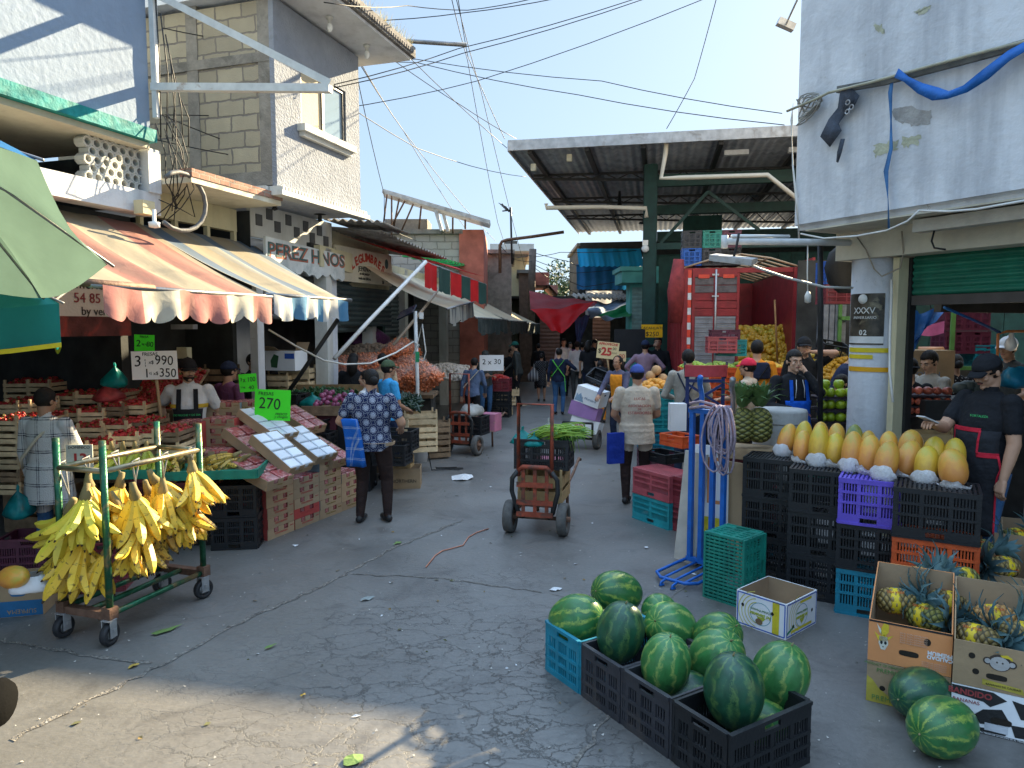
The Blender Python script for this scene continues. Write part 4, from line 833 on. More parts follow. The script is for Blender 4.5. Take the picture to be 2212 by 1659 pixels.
for i, m in enumerate(MEL):
    b = MB(); n = 18; b.lathe([(sin(pi*k/n)*.5*(1-.04*cos(pi*k/n)), -.5*cos(pi*k/n)+.02*(abs(cos(pi*k/n))**12)*(1 if k < n/2 else -1)) for k in range(n+1)], 28); mm[i] = b.mesh('watermelon'); mm[i].materials.append(m)
b = MB(); b.tube([(0, 0, .475), (.01, 0, .5), (.03, .01, .52)], [.02, .014, .012], 6); stem_me = b.mesh('stem'); stem_me.materials.append(stem_m)
GM = 'watermelons crowded in the row of crates'
for (px, py, d, wd, ln, rot, mi, lb, g_) in (
    (1245, 1338, 4.22, .30, .37, (70, 0, 60), 0, 'striped watermelon filling the teal crate with yellow flank', GM), (1333, 1280, 4.50, .28, .38, (75, 10, -60), 0, 'large watermelon lying on its side, uppermost at the far end of the row', GM),
    (1340, 1366, 3.93, .27, .37, (8, 6, 20), 1, 'dark upright watermelon standing in the second crate from the teal one', GM), (1424, 1322, 4.40, .23, .24, (60, 0, 0), 2, 'smallest round watermelon peeping out behind the others', GM),
    (1450, 1355, 4.10, .29, .36, (62, 0, -50), 2, 'light striped watermelon leaning in the second crate, pale blossom end low', GM), (1438, 1434, 3.62, .26, .35, (12, -8, 50), 2, 'pear shaped upright watermelon in the third crate', GM),
    (1548, 1375, 3.98, .26, .33, (50, 0, 40), 0, 'watermelon mostly hidden behind the third crate pair', GM), (1547, 1420, 3.76, .29, .38, (28, 28, -20), 2, 'watermelon with pale radiating blossom end in the third crate', GM),
    (1585, 1492, 3.30, .285, .385, (6, -4, 0), 1, 'biggest upright dark watermelon in the front crate', GM), (1684, 1460, 3.52, .285, .37, (14, 10, 30), 2, 'bright green watermelon leaning at the pavement side of the front crate', GM),
    (1632, 1552, 3.46, .25, .34, (86, 0, 70), 0, 'watermelon lying low inside the front crate', GM), (1480, 1500, 3.66, .25, .33, (86, 0, 80), 1, 'watermelon buried low in the third crate', GM),
    (1990, 1524, 3.70, .27, .40, (88, 0, -64), 1, 'dark watermelon lying on the ground against the kraft carton', 'watermelons lying loose on the ground'), (2035, 1604, 3.36, .285, .39, (86, 0, -62), 0, 'bright striped watermelon lying on the ground before the dark one', 'watermelons lying loose on the ground')):
    w = W(px, py, d)
    if 'on the ground' in lb: w.z = wd/2-.004
    o = E('watermelon', lb, 'watermelon', w, 0, g_, tuple(rad(x) for x in rot)); r_ = put('rind', mm[mi], o); r_.scale = (wd, wd, ln); s_ = put('stem', stem_me, o); s_.scale = (wd, wd, ln)
WS = (.56, .36, .31); p0 = G(1178, 1340, .31); p1 = G(1580, 1590, .31); dr = (p1-p0).normalized(); az = atan2(dr.y, dr.x)+pi/2
for i, (cc, lb) in enumerate((('teal', 'teal plastic crate holding a watermelon, farthest of the row'), ('grey', 'worn grey crate of watermelons next to the teal one'), ('grey', 'worn grey crate of watermelons next to the frontmost crate'), ('black', 'frontmost black crate of watermelons with blue paint smears'))):
    ce = p0+dr*((p1-p0).length*(i+.5)/4)+V((-dr.y, dr.x, 0))*.28; ce.z = 0
    crate((.56, (p1-p0).length/4-.008, .31), cc, lb, ce, az, 'crates in the row of watermelons', nl=4, nw=3)
# ---------------------------------------------------------------- papayas in paper on the towers
def papaya_mat(name, a, b_, c_):
    m, nt, b = base(name); c = coords(nt); z = sep(nt, c)[2]; nz = noise(nt, c, 3.0, 5, .4)
    t = mth(nt, 'MULTIPLY_ADD', nz, .9, mth(nt, 'MULTIPLY_ADD', z, .55, .0))
    col = ramp(nt, t, [(.30, a), (.52, b_), (.85, c_)]); sp = ramp(nt, noise(nt, c, 24, 2), [(.72, (0, 0, 0)), (.76, (1, 1, 1))])
    finish(nt, b, mixc(nt, mth(nt, 'MULTIPLY', sp, .4), col, (.10, .08, .02)), .42, .06, noise(nt, c, 10, 3), rnd=.12); return m
PAP = [papaya_mat('papaya_skin', (.58, .23, .05), (.66, .31, .045), (.40, .36, .05)), papaya_mat('yellow_papaya_skin', (.50, .28, .03), (.62, .38, .03), (.40, .38, .04)), papaya_mat('green_papaya_skin', (.55, .24, .06), (.30, .28, .05), (.04, .12, .05))]
pm = []
for m in PAP:
    b = MB(); n = 16; b.lathe([(.5*max(0, 1-abs(cos(pi*k/n))**2.5)**.55*(1+.05*cos(pi*k/n)), -.5*cos(pi*k/n)) for k in range(n+1)], 20); me = b.mesh('flesh'); me.materials.append(m); pm.append(me)
paper_m = M('white_paper', (.78, .78, .79), .9, .06, 6, .6, 14, trans=.2)
rg = random.Random(9)
def paper_wrap(seed):
    r2 = random.Random(seed); n = 22; rows = [(-.54, .30), (-.48, .43), (-.43, .51), (-.38, .56), (-.33, .60)]; vs = []; fs = []
    for j, (z, r) in enumerate(rows):
        for k in range(n):
            a = 2*pi*k/n; e = j/4; zz = z+e*(.20*sin(a*1.0+seed)*abs(sin(a))+r2.uniform(-.06, .06)); rr = r+r2.uniform(-.03, .04)*(.4+e); vs.append((rr*cos(a), rr*sin(a), zz))
    for j in range(len(rows)-1):
        for k in range(n): fs.append((j*n+k, j*n+(k+1) % n, (j+1)*n+(k+1) % n, (j+1)*n+k))
    fs.append(tuple(range(n-1, -1, -1))); b = MB(); b.add(vs, fs, 0, None, True); me = b.mesh('paper'); me.materials.append(paper_m); return me
wraps = [paper_wrap(s) for s in range(4)]
PP = [(490, 185, 430, 385, 118, 0), (590, 165, 560, 330, 112, 1), (580, 230, 555, 430, 112, 0), (700, 170, 690, 330, 112, 0), (695, 195, 670, 455, 128, 1), (810, 180, 805, 340, 116, 0), (805, 250, 780, 455, 132, 1), (935, 190, 920, 360, 116, 2), (930, 240, 895, 490, 132, 0),
      (1030, 230, 1020, 380, 110, 0), (1050, 265, 1010, 505, 142, 0), (1170, 235, 1160, 400, 122, 0), (1180, 310, 1125, 550, 152, 0), (1330, 230, 1305, 430, 160, 0), (1335, 305, 1265, 535, 150, 0), (1490, 275, 1470, 450, 142, 1), (1445, 340, 1415, 575, 155, 1), (1630, 285, 1615, 470, 140, 1), (1600, 360, 1625, 610, 182, 0), (1860, 455, 1720, 495, 108, 2)]
back = {1, 3, 5, 7, 9, 11, 13, 15, 17}; nf = nb = 0
for i, (tx, ty, bx, by, wd, mi) in enumerate(PP):
    f = lambda x, y: (1555+.3125*x, 864+.3125*y)
    t = f(tx, ty); bb = f(bx, by); zt = 1.012 if t[0] < 1800 else 1.02; d = (HC-zt)*F/(bb[1]-705) if i not in back else None
    if i in back: d = {1: 5.92, 3: 5.86, 5: 5.76, 7: 5.62, 9: 5.55, 11: 5.45, 13: 5.32, 15: 5.15, 17: 5.05}[i]
    P0 = W(*bb, d); P1 = W(*t, d+.09 if i != 19 else d+.02)
    if i in back: P0.z = 1.04; 
    ax = (P1-P0); ln = ax.length; q = ax.to_track_quat('Z', 'Y'); k = wd*.3125*d/F
    if i in back: nb += 1; lb = f'papaya in the back row, {ORD[nb-1]} counting from the concrete stump'
    elif i == 19: lb = 'greenish papaya lying on its side at the phone man end of the crates'
    else: nf += 1; lb = f'paper wrapped papaya in the front row, {ORD[nf-1]} from the concrete stump'
    o = E('papaya', lb, 'papaya', P0+ax*.5, 0, 'papayas lined up on the crates', q.to_euler()); s_ = put('flesh', pm[mi], o); s_.scale = (k*1.03, k*1.03, ln*1.10); s_.location = (0, 0, ln*.05)
    if i not in back: s_ = put('paper', wraps[i % 4], o); s_.scale = (k*.98, k*.98, ln*.92); s_.location = (0, 0, -.02)
# ---------------------------------------------------------------- cartons
kraft = M('kraft_card', (.34, .235, .135), .9, .14, 5, .12, 40); kraft_in = M('kraft_inside', (.33, .23, .14), .9, .12, 4, .1)
white_c = M('white_card', (.76, .77, .78), .8, .06, 4, .08); orange_c = M('orange_card', (.66, .27, .10), .8, .08, 4, .08)
yel_c = M('yellow_print', (.62, .52, .03), .7); blue_c = M('blue_print', (.03, .10, .45), .7); grn_c = M('green_print', (.10, .22, .06), .7); red_c = M('red_card_print', (.42, .06, .05), .7, .1); blk_c = M('black_print', (.02, .02, .02), .7); hole_m = M('hand_hole', (.02, .015, .01), .9)
def carton(label, loc, rz, size, mo, mi=None, back=None, top=True, nm='carton', group=None, rot=None, holes=(), lip=None):
    """open carton; back gives a taller rear wall. holes: (side, x, z, w, h), side f or r"""
    Lx, Wy, Hz = size; hb = back or Hz; t = .006; o = E(nm, label, 'carton', loc, rz, group, rot); b = MB(); mi = mi or kraft_in
    for s, (y0, y1), h in ((0, (-Wy/2, -Wy/2+t), Hz), (1, (Wy/2-t, Wy/2), hb)):
        b.box(-Lx/2, Lx/2, y0, y1, 0, h, 0); yy = y1+.0006 if s == 0 else y0-.0006
        b.add([(-Lx/2+t, yy, t), (Lx/2-t, yy, t), (Lx/2-t, yy, h-.002), (-Lx/2+t, yy, h-.002)], [(0, 1, 2, 3)], 1)
    for x0, x1 in ((-Lx/2, -Lx/2+t), (Lx/2-t, Lx/2)):
        vs = [(x, y, z) for x in (x0, x1) for y, z in ((-Wy/2+t, 0), (Wy/2-t, 0), (Wy/2-t, hb), (-Wy/2+t, Hz))]
        b.add(vs, [(0, 1, 2, 3), (7, 6, 5, 4), (0, 4, 5, 1), (1, 5, 6, 2), (2, 6, 7, 3), (3, 7, 4, 0)], 0)
        xx = x1+.0006 if x0 < 0 else x0-.0006
        b.add([(xx, -Wy/2+t, t), (xx, Wy/2-t, t), (xx, Wy/2-t, hb-.002), (xx, -Wy/2+t, Hz-.002)], [(0, 1, 2, 3)], 1)
    b.box(-Lx/2+t, Lx/2-t, -Wy/2+t, Wy/2-t, .001, t, 1)
    if top: b.box(-Lx/2+t, Lx/2-t, -Wy/2+t, Wy/2-t, Hz-.008, Hz-.003, 0)
    b.build('box', [mo, mi], o)
    for sd, x, z, w, h in holes: decal(o, size, sd, x, z, w, h, hole_m, 'hand_hole', True)
    return o
def decal(o, size, sd, x, z, w, h, m, name='print', rnd=False, off=.0015):
    """printed shape lying on a face: f front, r the +x side, l the -x side"""
    n = 16 if rnd else 4; pts = []
    for k in range(n):
        a = 2*pi*(k+.5)/n; cx, cz = cos(a), sin(a)
        if rnd: e = .55 if w > h*1.6 else 1; cx = math.copysign(abs(cx)**e, cx); cz = math.copysign(abs(cz)**e, cz)
        else: cx, cz = math.copysign(1, cx), math.copysign(1, cz)
        pts.append((x+cx*w/2, z+cz*h/2))
    return polyprint(o, size, sd, pts, m, name, off)
def polyprint(o, size, sd, pts, m, name='print', off=.0015):
    Lx, Wy, Hz = size; b = MB()
    f = {'f': lambda p: (p[0], -Wy/2-off, p[1]), 'r': lambda p: (Lx/2+off, p[0], p[1]), 'l': lambda p: (-Lx/2-off, -p[0], p[1])}[sd]
    b.add([f(p) for p in pts], [tuple(range(len(pts)))]); return b.build(name, m, o)
def ctext(o, size, sd, s, sz, x, z, m, flip=False, **k):
    Lx, Wy, Hz = size; r = pi if flip else 0
    loc, rot = {'f': ((x, -Wy/2-.003, z), (pi/2, r, 0)), 'r': ((Lx/2+.003, x, z), (pi/2, r, pi/2)), 'l': ((-Lx/2-.003, -x, z), (pi/2, r, -pi/2))}[sd]
    return text(o, s, sz, loc, m, rot=rot, ext=.0006, **k)
def ring(o, size, sd, x, z, r, w, m, name='printed_ring', a0=0, a1=2*pi, ex=1):
    n = 28; pts = [(x+(r+w/2)*cos(a0+(a1-a0)*k/n)*ex, z+(r+w/2)*sin(a0+(a1-a0)*k/n)) for k in range(n+1)]+[(x+(r-w/2)*cos(a1+(a0-a1)*k/n)*ex, z+(r-w/2)*sin(a1+(a0-a1)*k/n)) for k in range(n+1)]
    Lx, Wy, Hz = size; b = MB(); f = {'f': lambda p: (p[0], -Wy/2-.0012, p[1]), 'r': lambda p: (Lx/2+.0012, p[0], p[1])}[sd]; k = n+1
    b.add([f(p) for p in pts], [(i, i+1, 2*k-2-i, 2*k-1-i) for i in range(n)]); return b.build(name, m, o)
def place(pl, pr, size):
    """front bottom edge between two ground points: centre and turn"""
    d = (pr-pl); az = atan2(d.y, d.x); return corner(pl, (d.length, size[1], 0), az), az, d.length
# white banana carton, turned upside down print
p, az, ln = place(G(1590, 1345), G(1697, 1383), (0, .34, 0)); SZ = (ln, .42, .245); p, az, ln = place(G(1590, 1345), G(1697, 1383), SZ)
o = carton('open white and yellow banana carton standing on the road', p, az, SZ, white_c, top=False)
for sd, Lh in (('f', ln/2), ('r', SZ[1]/2)):
    for (x, z, w, h) in ((0, .235, 2*Lh-.02, .008), (0, .012, 2*Lh-.02, .008), (-Lh+.01, .123, .008, .22), (Lh-.01, .123, .008, .22)): decal(o, SZ, sd, x, z, w, h, blue_c, 'blue_line')
    for r in (.075, .10, .125, .15): ring(o, SZ, sd, -.02, .12, r, .006, M('pale_yellow_print', (.55, .50, .12), .7), a0=rad(100), a1=rad(260))
    ring(o, SZ, sd, .0, .12, .078, .004, M('teal_print', (.08, .30, .34), .7)); ctext(o, SZ, sd, 'Calidad Premium', .022, 0, .145, grn_c, True, shear=.2); ctext(o, SZ, sd, 'Ivi Bananas', .036, 0, .112, M('lime_print', (.42, .46, .05), .7), True, shear=.3, bold=.001)
    polyprint(o, SZ, sd, [(-.03, .10), (.04, .10), (.02, .075), (-.005, .06)], M('lime_print'), 'printed_leaf')
decal(o, SZ, 'f', ln/2-.075, .123, .05, .23, yel_c, 'yellow_band'); decal(o, SZ, 'f', -.01, .065, .055, .045, M('card_hole', (.20, .13, .07), .9), 'hand_hole', True, .0025)
for x in (-ln/2+.05, ln/2-.10): decal(o, SZ, 'f', x, .15, .022, .026, hole_m, 'vent_hole', True, .0025)
decal(o, SZ, 'r', -.12, .07, .022, .026, hole_m, 'vent_hole', True, .0025); decal(o, SZ, 'r', .14, .12, .022, .026, hole_m, 'vent_hole', True, .0025)
decal(o, SZ, 'r', .0, .035, .28, .018, yel_c, 'yellow_strip'); decal(o, SZ, 'r', .05, .215, .16, .018, yel_c, 'yellow_strip'); polyprint(o, SZ, 'r', [(-.2, .022), (-.1, .06), (-.1, .078), (-.2, .042)], M('green_banner', (.02, .22, .12), .7), 'green_banner')
# pineapple cartons
PA = G(1870, 1512); az = rad(-31.5); S1 = (.40, .50, .235)
def pbox(label, pl, z, size, mo, **k): return carton(label, corner(pl, size, az)+V((0, 0, z)), az, size, mo, **k)
o = pbox('kraft banana carton printed PREMIUM BANANAS under the orange one', PA, 0, S1, kraft, holes=[('f', -.0, .155, .09, .035), ('f', -.12, .09, .03, .03)])
ctext(o, S1, 'f', 'PREMIUM BANANAS', .034, 0, .19, grn_c); ctext(o, S1, 'f', 'PRODUCT OF MEXICO', .018, -.12, .222, grn_c); ctext(o, S1, 'f', 'CONTENTS 18.14 KG', .015, .12, .205, grn_c)
polyprint(o, S1, 'f', [(-.199, .002), (.0, .002), (-.07, .04), (-.14, .09), (-.17, .13), (-.199, .15)], M('mustard_print', (.42, .34, .05), .8), 'mustard_corner'); ctext(o, S1, 'f', 'PREMIUM', .04, -.09, .03, grn_c)
PB = PA; o = pbox('orange banana carton with a banana skull emblem, full of pineapples', PB, .238, S1, orange_c, back=.42, top=False, holes=[('f', .0, .08, .095, .032), ('f', .085, .165, .034, .04), ('f', -.115, .19, .026, .03)])
decal(o, S1, 'f', 0, .229, .396, .011, blk_c, 'black_rim'); ctext(o, S1, 'f', 'CALIDAD\nPREMIUM', .028, .145, .10, white_c, True, bold=.001)
for k in range(5): ctext(o, S1, 'f', 'CONTENIDO NETO 18 KG', .011, .02, .19-.013*k, M('faint_print', (.62, .40, .28), .8), True)
for k in range(4): ctext(o, S1, 'f', 'DISTRIBUIDO EN MEXICO', .010, .12, .055-.011*k, M('faint_print'), True)
emb = M('bone_print', (.62, .60, .50), .7); yb = M('banana_print', (.62, .46, .03), .7)
for pts, m in (([(-.17, .17), (-.15, .125), (-.125, .115), (-.105, .13), (-.075, .165), (-.105, .15), (-.12, .16), (-.145, .15)], yb), ([(-.125, .225), (-.10, .22), (-.10, .18), (-.118, .15), (-.14, .16), (-.135, .20)], yb), ([(-.16, .22), (-.145, .17), (-.13, .155), (-.14, .19)], emb), ([(-.145, .15), (-.105, .15), (-.10, .11), (-.115, .075), (-.135, .075), (-.148, .11)], emb)): polyprint(o, S1, 'f', pts, m, 'skull_emblem', .0018)
for x, z, w, h in ((-.134, .115, .013, .02), (-.114, .115, .013, .02), (-.125, .092, .006, .008)): decal(o, S1, 'f', x, z, w, h, blk_c, 'skull_eye', True, .0026)
PC = G(2056, 1565); PC = G(2052, 1567)
o = pbox('black and white printed BANDIDO banana carton under the monkey carton', PC, 0, S1, white_c)
ctext(o, S1, 'f', 'BANDIDO', .042, -.12, .20, M('bandido_red', (.30, .05, .05), .7), bold=.0015); ctext(o, S1, 'f', 'BANANAS', .026, -.135, .155, M('bandido_red'))
rg = random.Random(12)
for pts in ([(-.199, .23), (-.02, .23), (.04, .20), (-.03, .15), (-.06, .17), (-.199, .185)], [(-.06, .13), (.02, .15), (.05, .10), (.0, .06), (-.07, .05), (-.10, .09)], [(.06, .21), (.18, .19), (.19, .13), (.10, .12)], [(.06, .08), (.19, .09), (.19, .03), (.08, .02)], [(-.09, .03), (.05, .04), (.04, .015), (-.1, .012)]): polyprint(o, S1, 'f', pts, blk_c, 'motorcycle_print')
for x, z, r in ((-.085, .075, .035), (.13, .06, .035)): ring(o, S1, 'f', x, z, r, .008, white_c)
decal(o, S1, 'f', .02, .085, .09, .035, hole_m, 'hand_hole', True, .003); decal(o, S1, 'f', .0, .045, .10, .04, M('pale_label', (.5, .52, .55), .7), 'nutrition_label', False, .0024); decal(o, S1, 'f', 0, .006, .39, .012, blk_c, 'bottom_strip')
ctext(o, S1, 'f', 'REFRIGERAR PARA PRESERVAR LA CALIDAD EN EL TRANSITO', .010, 0, .007, white_c)
o = pbox('kraft banana carton with a monkey face print, full of pineapples', PC, .238, S1, kraft, back=.42, top=False, holes=[('f', -.01, .075, .09, .03), ('f', -.12, .165, .03, .032), ('f', -.10, .085, .03, .032), ('f', .12, .165, .03, .032), ('f', .14, .075, .03, .03)])
mk = M('brown_line_print', (.06, .045, .035), .8); mg = M('grey_face_print', (.42, .40, .38), .8)
# plain cartoon face standing in for the printed one: two ears, muzzle and banana
for x, z, w, h, m, f_ in ((-.052, .155, .04, .04, mk, .0016), (.052, .155, .04, .04, mk, .0016), (-.052, .155, .026, .026, mg, .0024), (.052, .155, .026, .026, mg, .0024), (0, .155, .10, .088, mk, .0018), (0, .150, .085, .072, mg, .0026), (-.012, .155, .008, .010, mk, .0034), (.012, .155, .008, .010, mk, .0034)): decal(o, S1, 'f', x, z, w, h, m, 'monkey_print', True, f_)
polyprint(o, S1, 'f', [(.0, .195), (.03, .202), (.05, .19), (.055, .175), (.035, .185), (.01, .185)], yb, 'banana_print', .0036)
polyprint(o, S1, 'f', [(-.07, .055), (.10, .04), (.11, .01), (-.07, .025)], M('mustard_print'), 'mustard_label', .0016); ctext(o, S1, 'f', 'BANANAS DE CALIDAD', .014, .02, .032, blk_c)
for i, (px, py, dd, zz) in enumerate(((2085, 1180, 4.75, .42), (2172, 1150, 5.05, .5))):
    w = W(px, py, dd); o = carton(['kraft carton of pineapples behind the orange carton', 'half seen kraft carton of pineapples at the back of the pavement stack'][i], corner(V((w.x, w.y, 0)), S1, az)+V((0, 0, w.z-.40)), az, S1, kraft, back=.40, top=False)
    carton(['plain carton propping the rear pineapple carton', 'plain carton propping the half seen rear pineapple carton'][i], corner(V((w.x, w.y, 0)), S1, az)+V((0, 0, w.z-.645)), az, S1, kraft)
# ---------------------------------------------------------------- pineapples
def pine_body(m_):
    b = MB(); n, k = 14, 13; vs = []; fs = []; R_, Z_ = n*4, k*4
    for j in range(Z_+1):
        z = -.5+j/Z_; r0 = .5*(1-abs(2*z)**3.2)**.5*(1-.10*z)
        for i in range(R_):
            a = 2*pi*i/R_; u = a*n/(2*pi); v = j/4*1.0
            e = abs(sin(pi*(u+v)/1.0*.5*1)*sin(pi*(u-v)*.5)); vs.append(((r0*(1+.10*e**.6*(1 if r0 > .1 else 0)))*cos(a), (r0*(1+.10*e**.6))*sin(a), z))
    for j in range(Z_):
        for i in range(R_): fs.append((j*R_+i, j*R_+(i+1) % R_, (j+1)*R_+(i+1) % R_, (j+1)*R_+i))
    b.add(vs, fs, 0, None, True); me = b.mesh('body'); me.materials.append(m_); return me
def pine_mat(name, c1, c2):
    m, nt, b = base(name); c = coords(nt); s = sep(nt, c); a = mth(nt, 'MULTIPLY', mth(nt, 'ARCTAN2', s[1], s[0]), 14/(2*pi)); v = mth(nt, 'MULTIPLY', mth(nt, 'ADD', s[2], .5), 13)
    e = mth(nt, 'ABSOLUTE', mth(nt, 'MULTIPLY', mth(nt, 'SINE', mth(nt, 'MULTIPLY', mth(nt, 'ADD', a, v), pi/2)), mth(nt, 'SINE', mth(nt, 'MULTIPLY', mth(nt, 'SUBTRACT', a, v), pi/2))))
    col = mixc(nt, ramp(nt, e, [(.10, (0, 0, 0)), (.45, (1, 1, 1))]), c1, c2); finish(nt, b, mixc(nt, mth(nt, 'MULTIPLY', noise(nt, c, 6, 4), .4), col, c1), .6, .3, e, rnd=.15); return m
PB1 = pine_body(pine_mat('pineapple_rind', (.07, .05, .015), (.34, .23, .07))); PB2 = pine_body(pine_mat('green_pineapple_rind', (.04, .05, .012), (.25, .23, .05))); PB3 = pine_body(pine_mat('orange_pineapple_rind', (.20, .10, .03), (.52, .27, .08)))
def crown_mesh(m_, L0, n=34, seed=0, e0=20):
    r2 = random.Random(seed); b = MB()
    for i in range(n):
        t = i/n; a = i*2.39996; el = rad(e0+(82-e0)*t+r2.uniform(-8, 8)); ln = L0*(.75+.45*sin(pi*min(1, t+.25)))*r2.uniform(.85, 1.1); w = .017; o_ = V((cos(a), sin(a), 0)); s_ = V((-sin(a), cos(a), 0)); pts = []
        for k in range(5):
            u = k/4; bend = el-u*u*rad(35)*(1-t*.6); p = o_*(.02+ln*u*cos(el-.5*u*u*rad(40)*(1-t)))+V((0, 0, .01+.05*t+ln*u*sin(bend)*.9)); ww = w*(1-u**1.6)*(1+.5*sin(pi*u)); pts += [p+s_*ww, p-V((0, 0, .004)), p-s_*ww]
        b.add(pts, [(3*k+q, 3*k+q+1, 3*k+q+4, 3*k+q+3) for k in range(4) for q in range(2)], 0, None, True)
    me = b.mesh('leaf_crown'); me.materials.append(m_); return me
blue_leaf = M('blue_green_leaf', (.10, .19, .20), .5, .35, 9, .1, rnd=.1, col2=(.20, .28, .28)); grn_leaf = M('pineapple_leaf', (.10, .18, .06), .5, .35, 9, .1, col2=(.25, .27, .12))
CR = [crown_mesh(blue_leaf, .17, 40, 1), crown_mesh(blue_leaf, .15, 34, 2)]; CRG = crown_mesh(grn_leaf, .15, 34, 3, 56)
tape = M('yellow_label_tape', (.70, .50, .02), .45, .1)
b = MB(); b.lathe([(.515, -.17), (.545, -.1), (.545, .02), (.52, .06)], 28); band = b.mesh('label_band'); band.materials.append(tape)
def pineapple(label, loc, rot, ln=.20, wd=.125, body=None, crown=None, lab=True, g_='pineapples packed in the cartons'):
    ln *= 1.12; wd *= 1.1
    o = E('pineapple', label, 'pineapple', loc, 0, g_, rot); s_ = put('body', body or PB1, o); s_.scale = (wd, wd, ln); c = put('leaf_crown', crown or CR[0], o, (0, 0, ln/2-.01)); c.scale = (ln/.2,)*3; c.rotation_euler = (0, 0, random.random()*6)
    if lab:
        s_ = put('label_band', band, o); s_.scale = (wd, wd, ln)
        for k in range(3): a = k*2.1; text(o, 'PIÑA MIEL', .026, (.555*wd*cos(a), .555*wd*sin(a), -.05*ln), M('label_print', (.50, .10, .01), .6), rot=(0, pi/2, a), ext=.0005, sx=.8)
    return o
def lay(px, py, d, heading, roll=0): w = W(px, py, d)+V((0, 0, .035)); return w, (rad(86), 0, rad(heading))
for px, py, d, hd, lb, bd, cr in ((1975, 1262, 4.30, 100, 'pineapple lying at the back of the orange carton, crown to the pavement', PB1, CR[0]), (1936, 1310, 4.12, 70, 'pineapple at the road side corner of the orange carton', PB1, CR[1]), (2046, 1316, 4.05, -110, 'pineapple with its crown across the middle of the orange carton', PB1, CR[0]), (2000, 1345, 4.0, 30, 'pineapple crown bursting from the front of the orange carton', PB2, CR[1]), (2075, 1262, 4.35, -80, 'pineapple half hidden at the back of the orange carton', PB2, CR[1]),
                               (2146, 1348, 3.85, 80, 'orange skinned pineapple in the monkey carton', PB3, CR[0]), (2200, 1385, 3.75, -100, 'pineapple whose blue leaves fan out over the front of the monkey carton', PB1, CR[0]), (2110, 1392, 3.72, 40, 'pineapple low at the corner of the monkey carton', PB1, CR[1]), (2205, 1320, 3.98, 60, 'pineapple at the back of the monkey carton', PB2, CR[1]),
                               (2108, 1197, 4.85, 80, 'green pineapple in the carton behind the orange one', PB2, CR[1]), (2165, 1236, 4.72, -80, 'labelled pineapple at the front of the carton behind the orange one', PB1, CR[0]), (2195, 1172, 5.12, 100, 'pineapple in the half seen rear carton', PB2, CR[1])):
    w, r_ = lay(px, py, d, hd); pineapple(lb, w, r_, body=bd, crown=cr)
for i, (px, lb) in enumerate(((1602, 'standing pineapple with green crown beside the hand truck'), (1640, 'standing pineapple with green crown touching the concrete stump'))):
    w = W(px, 918, 6.4); pineapple(lb, w, (0, 0, i), .29, .195, PB2, CRG, False, 'pineapples standing on the red crates')
for k in range(3): w = W(1625, 1020, 6.45); crate((.46, .36, .30), ['teal', 'red', 'red'][k], ['teal crate at the bottom under the standing pineapples', 'red crate in the middle under the standing pineapples', 'red crate directly under the standing pineapples'][k], (w.x, w.y+.1, .302*k), th, None, True)
w = W(1628, 955, 6.4); carton('low wooden tray board under the standing pineapples', (w.x, w.y+.05, .905), th, (.40, .3, .10), wood_m, wood_m, nm='tray')
# ================================================================ FRUIT SHOP SIDE OF THE LANE
pale_wood = M('pale_crate_wood', (.62, .47, .28), .85, .22, 12, .25, 50, rnd=.25); old_wood = M('old_crate_wood', (.22, .15, .09), .9, .3, 12, .3, 50, rnd=.2)
def wood_crate_mesh(Lx, Wy, Hz, n=2, name='crate'):
    b = MB(); h = (Hz-.015)/n
    for x in (-Lx/2+.014, Lx/2-.014):
        for y in (-Wy/2+.018, Wy/2-.018): b.box(x-.012, x+.012, y-.012, y+.012, 0, Hz+.022)
    for k in range(n):
        z0 = .008+k*h; z1 = z0+h*.74
        for y in (-Wy/2, Wy/2-.006): b.box(-Lx/2, Lx/2, y, y+.006, z0, z1)
        for x in (-Lx/2-.0005, Lx/2-.0055): b.box(x, x+.006, -Wy/2+.0065, Wy/2-.0065, z0+.002, z1+.002)
    for i in range(4): y = -Wy/2+.03+i*(Wy-.06)/3; b.box(-Lx/2+.007, Lx/2-.007, y-.03, y+.03, .002, .007)
    return b.mesh(name)
WM = {}
def wcrate(size, label, loc, rz, m=None, group=None, n=2, rot=None, nm='wooden_crate'):
    key = (size, (m or pale_wood).name, n)
    if key not in WM: me = wood_crate_mesh(*size, n=n); me.materials.append(m or pale_wood); WM[key] = me
    return tag(put(nm, WM[key], None, loc, rz, rot), label, 'crate', group)
berry_m = M('strawberry_skin', (.36, .020, .022), .38, .4, 3, .25, 120, spec=.5, rnd=.3); calyx = M('strawberry_calyx', (.10, .16, .03), .7)
b = MB(); b.lathe([(0, -.017), (.008, -.012), (.0135, .002), (.013, .011), (.006, .016), (0, .016)], 9)
for k in range(6): a = k*1.05; b.add([(0, 0, .017), (.006*cos(a-.4), .006*sin(a-.4), .0175), (.014*cos(a), .014*sin(a), .019), (.006*cos(a+.4), .006*sin(a+.4), .0175)], [(0, 1, 2, 3)], 1)
berry = b.mesh('strawberry'); berry.materials.append(berry_m); berry.materials.append(calyx)
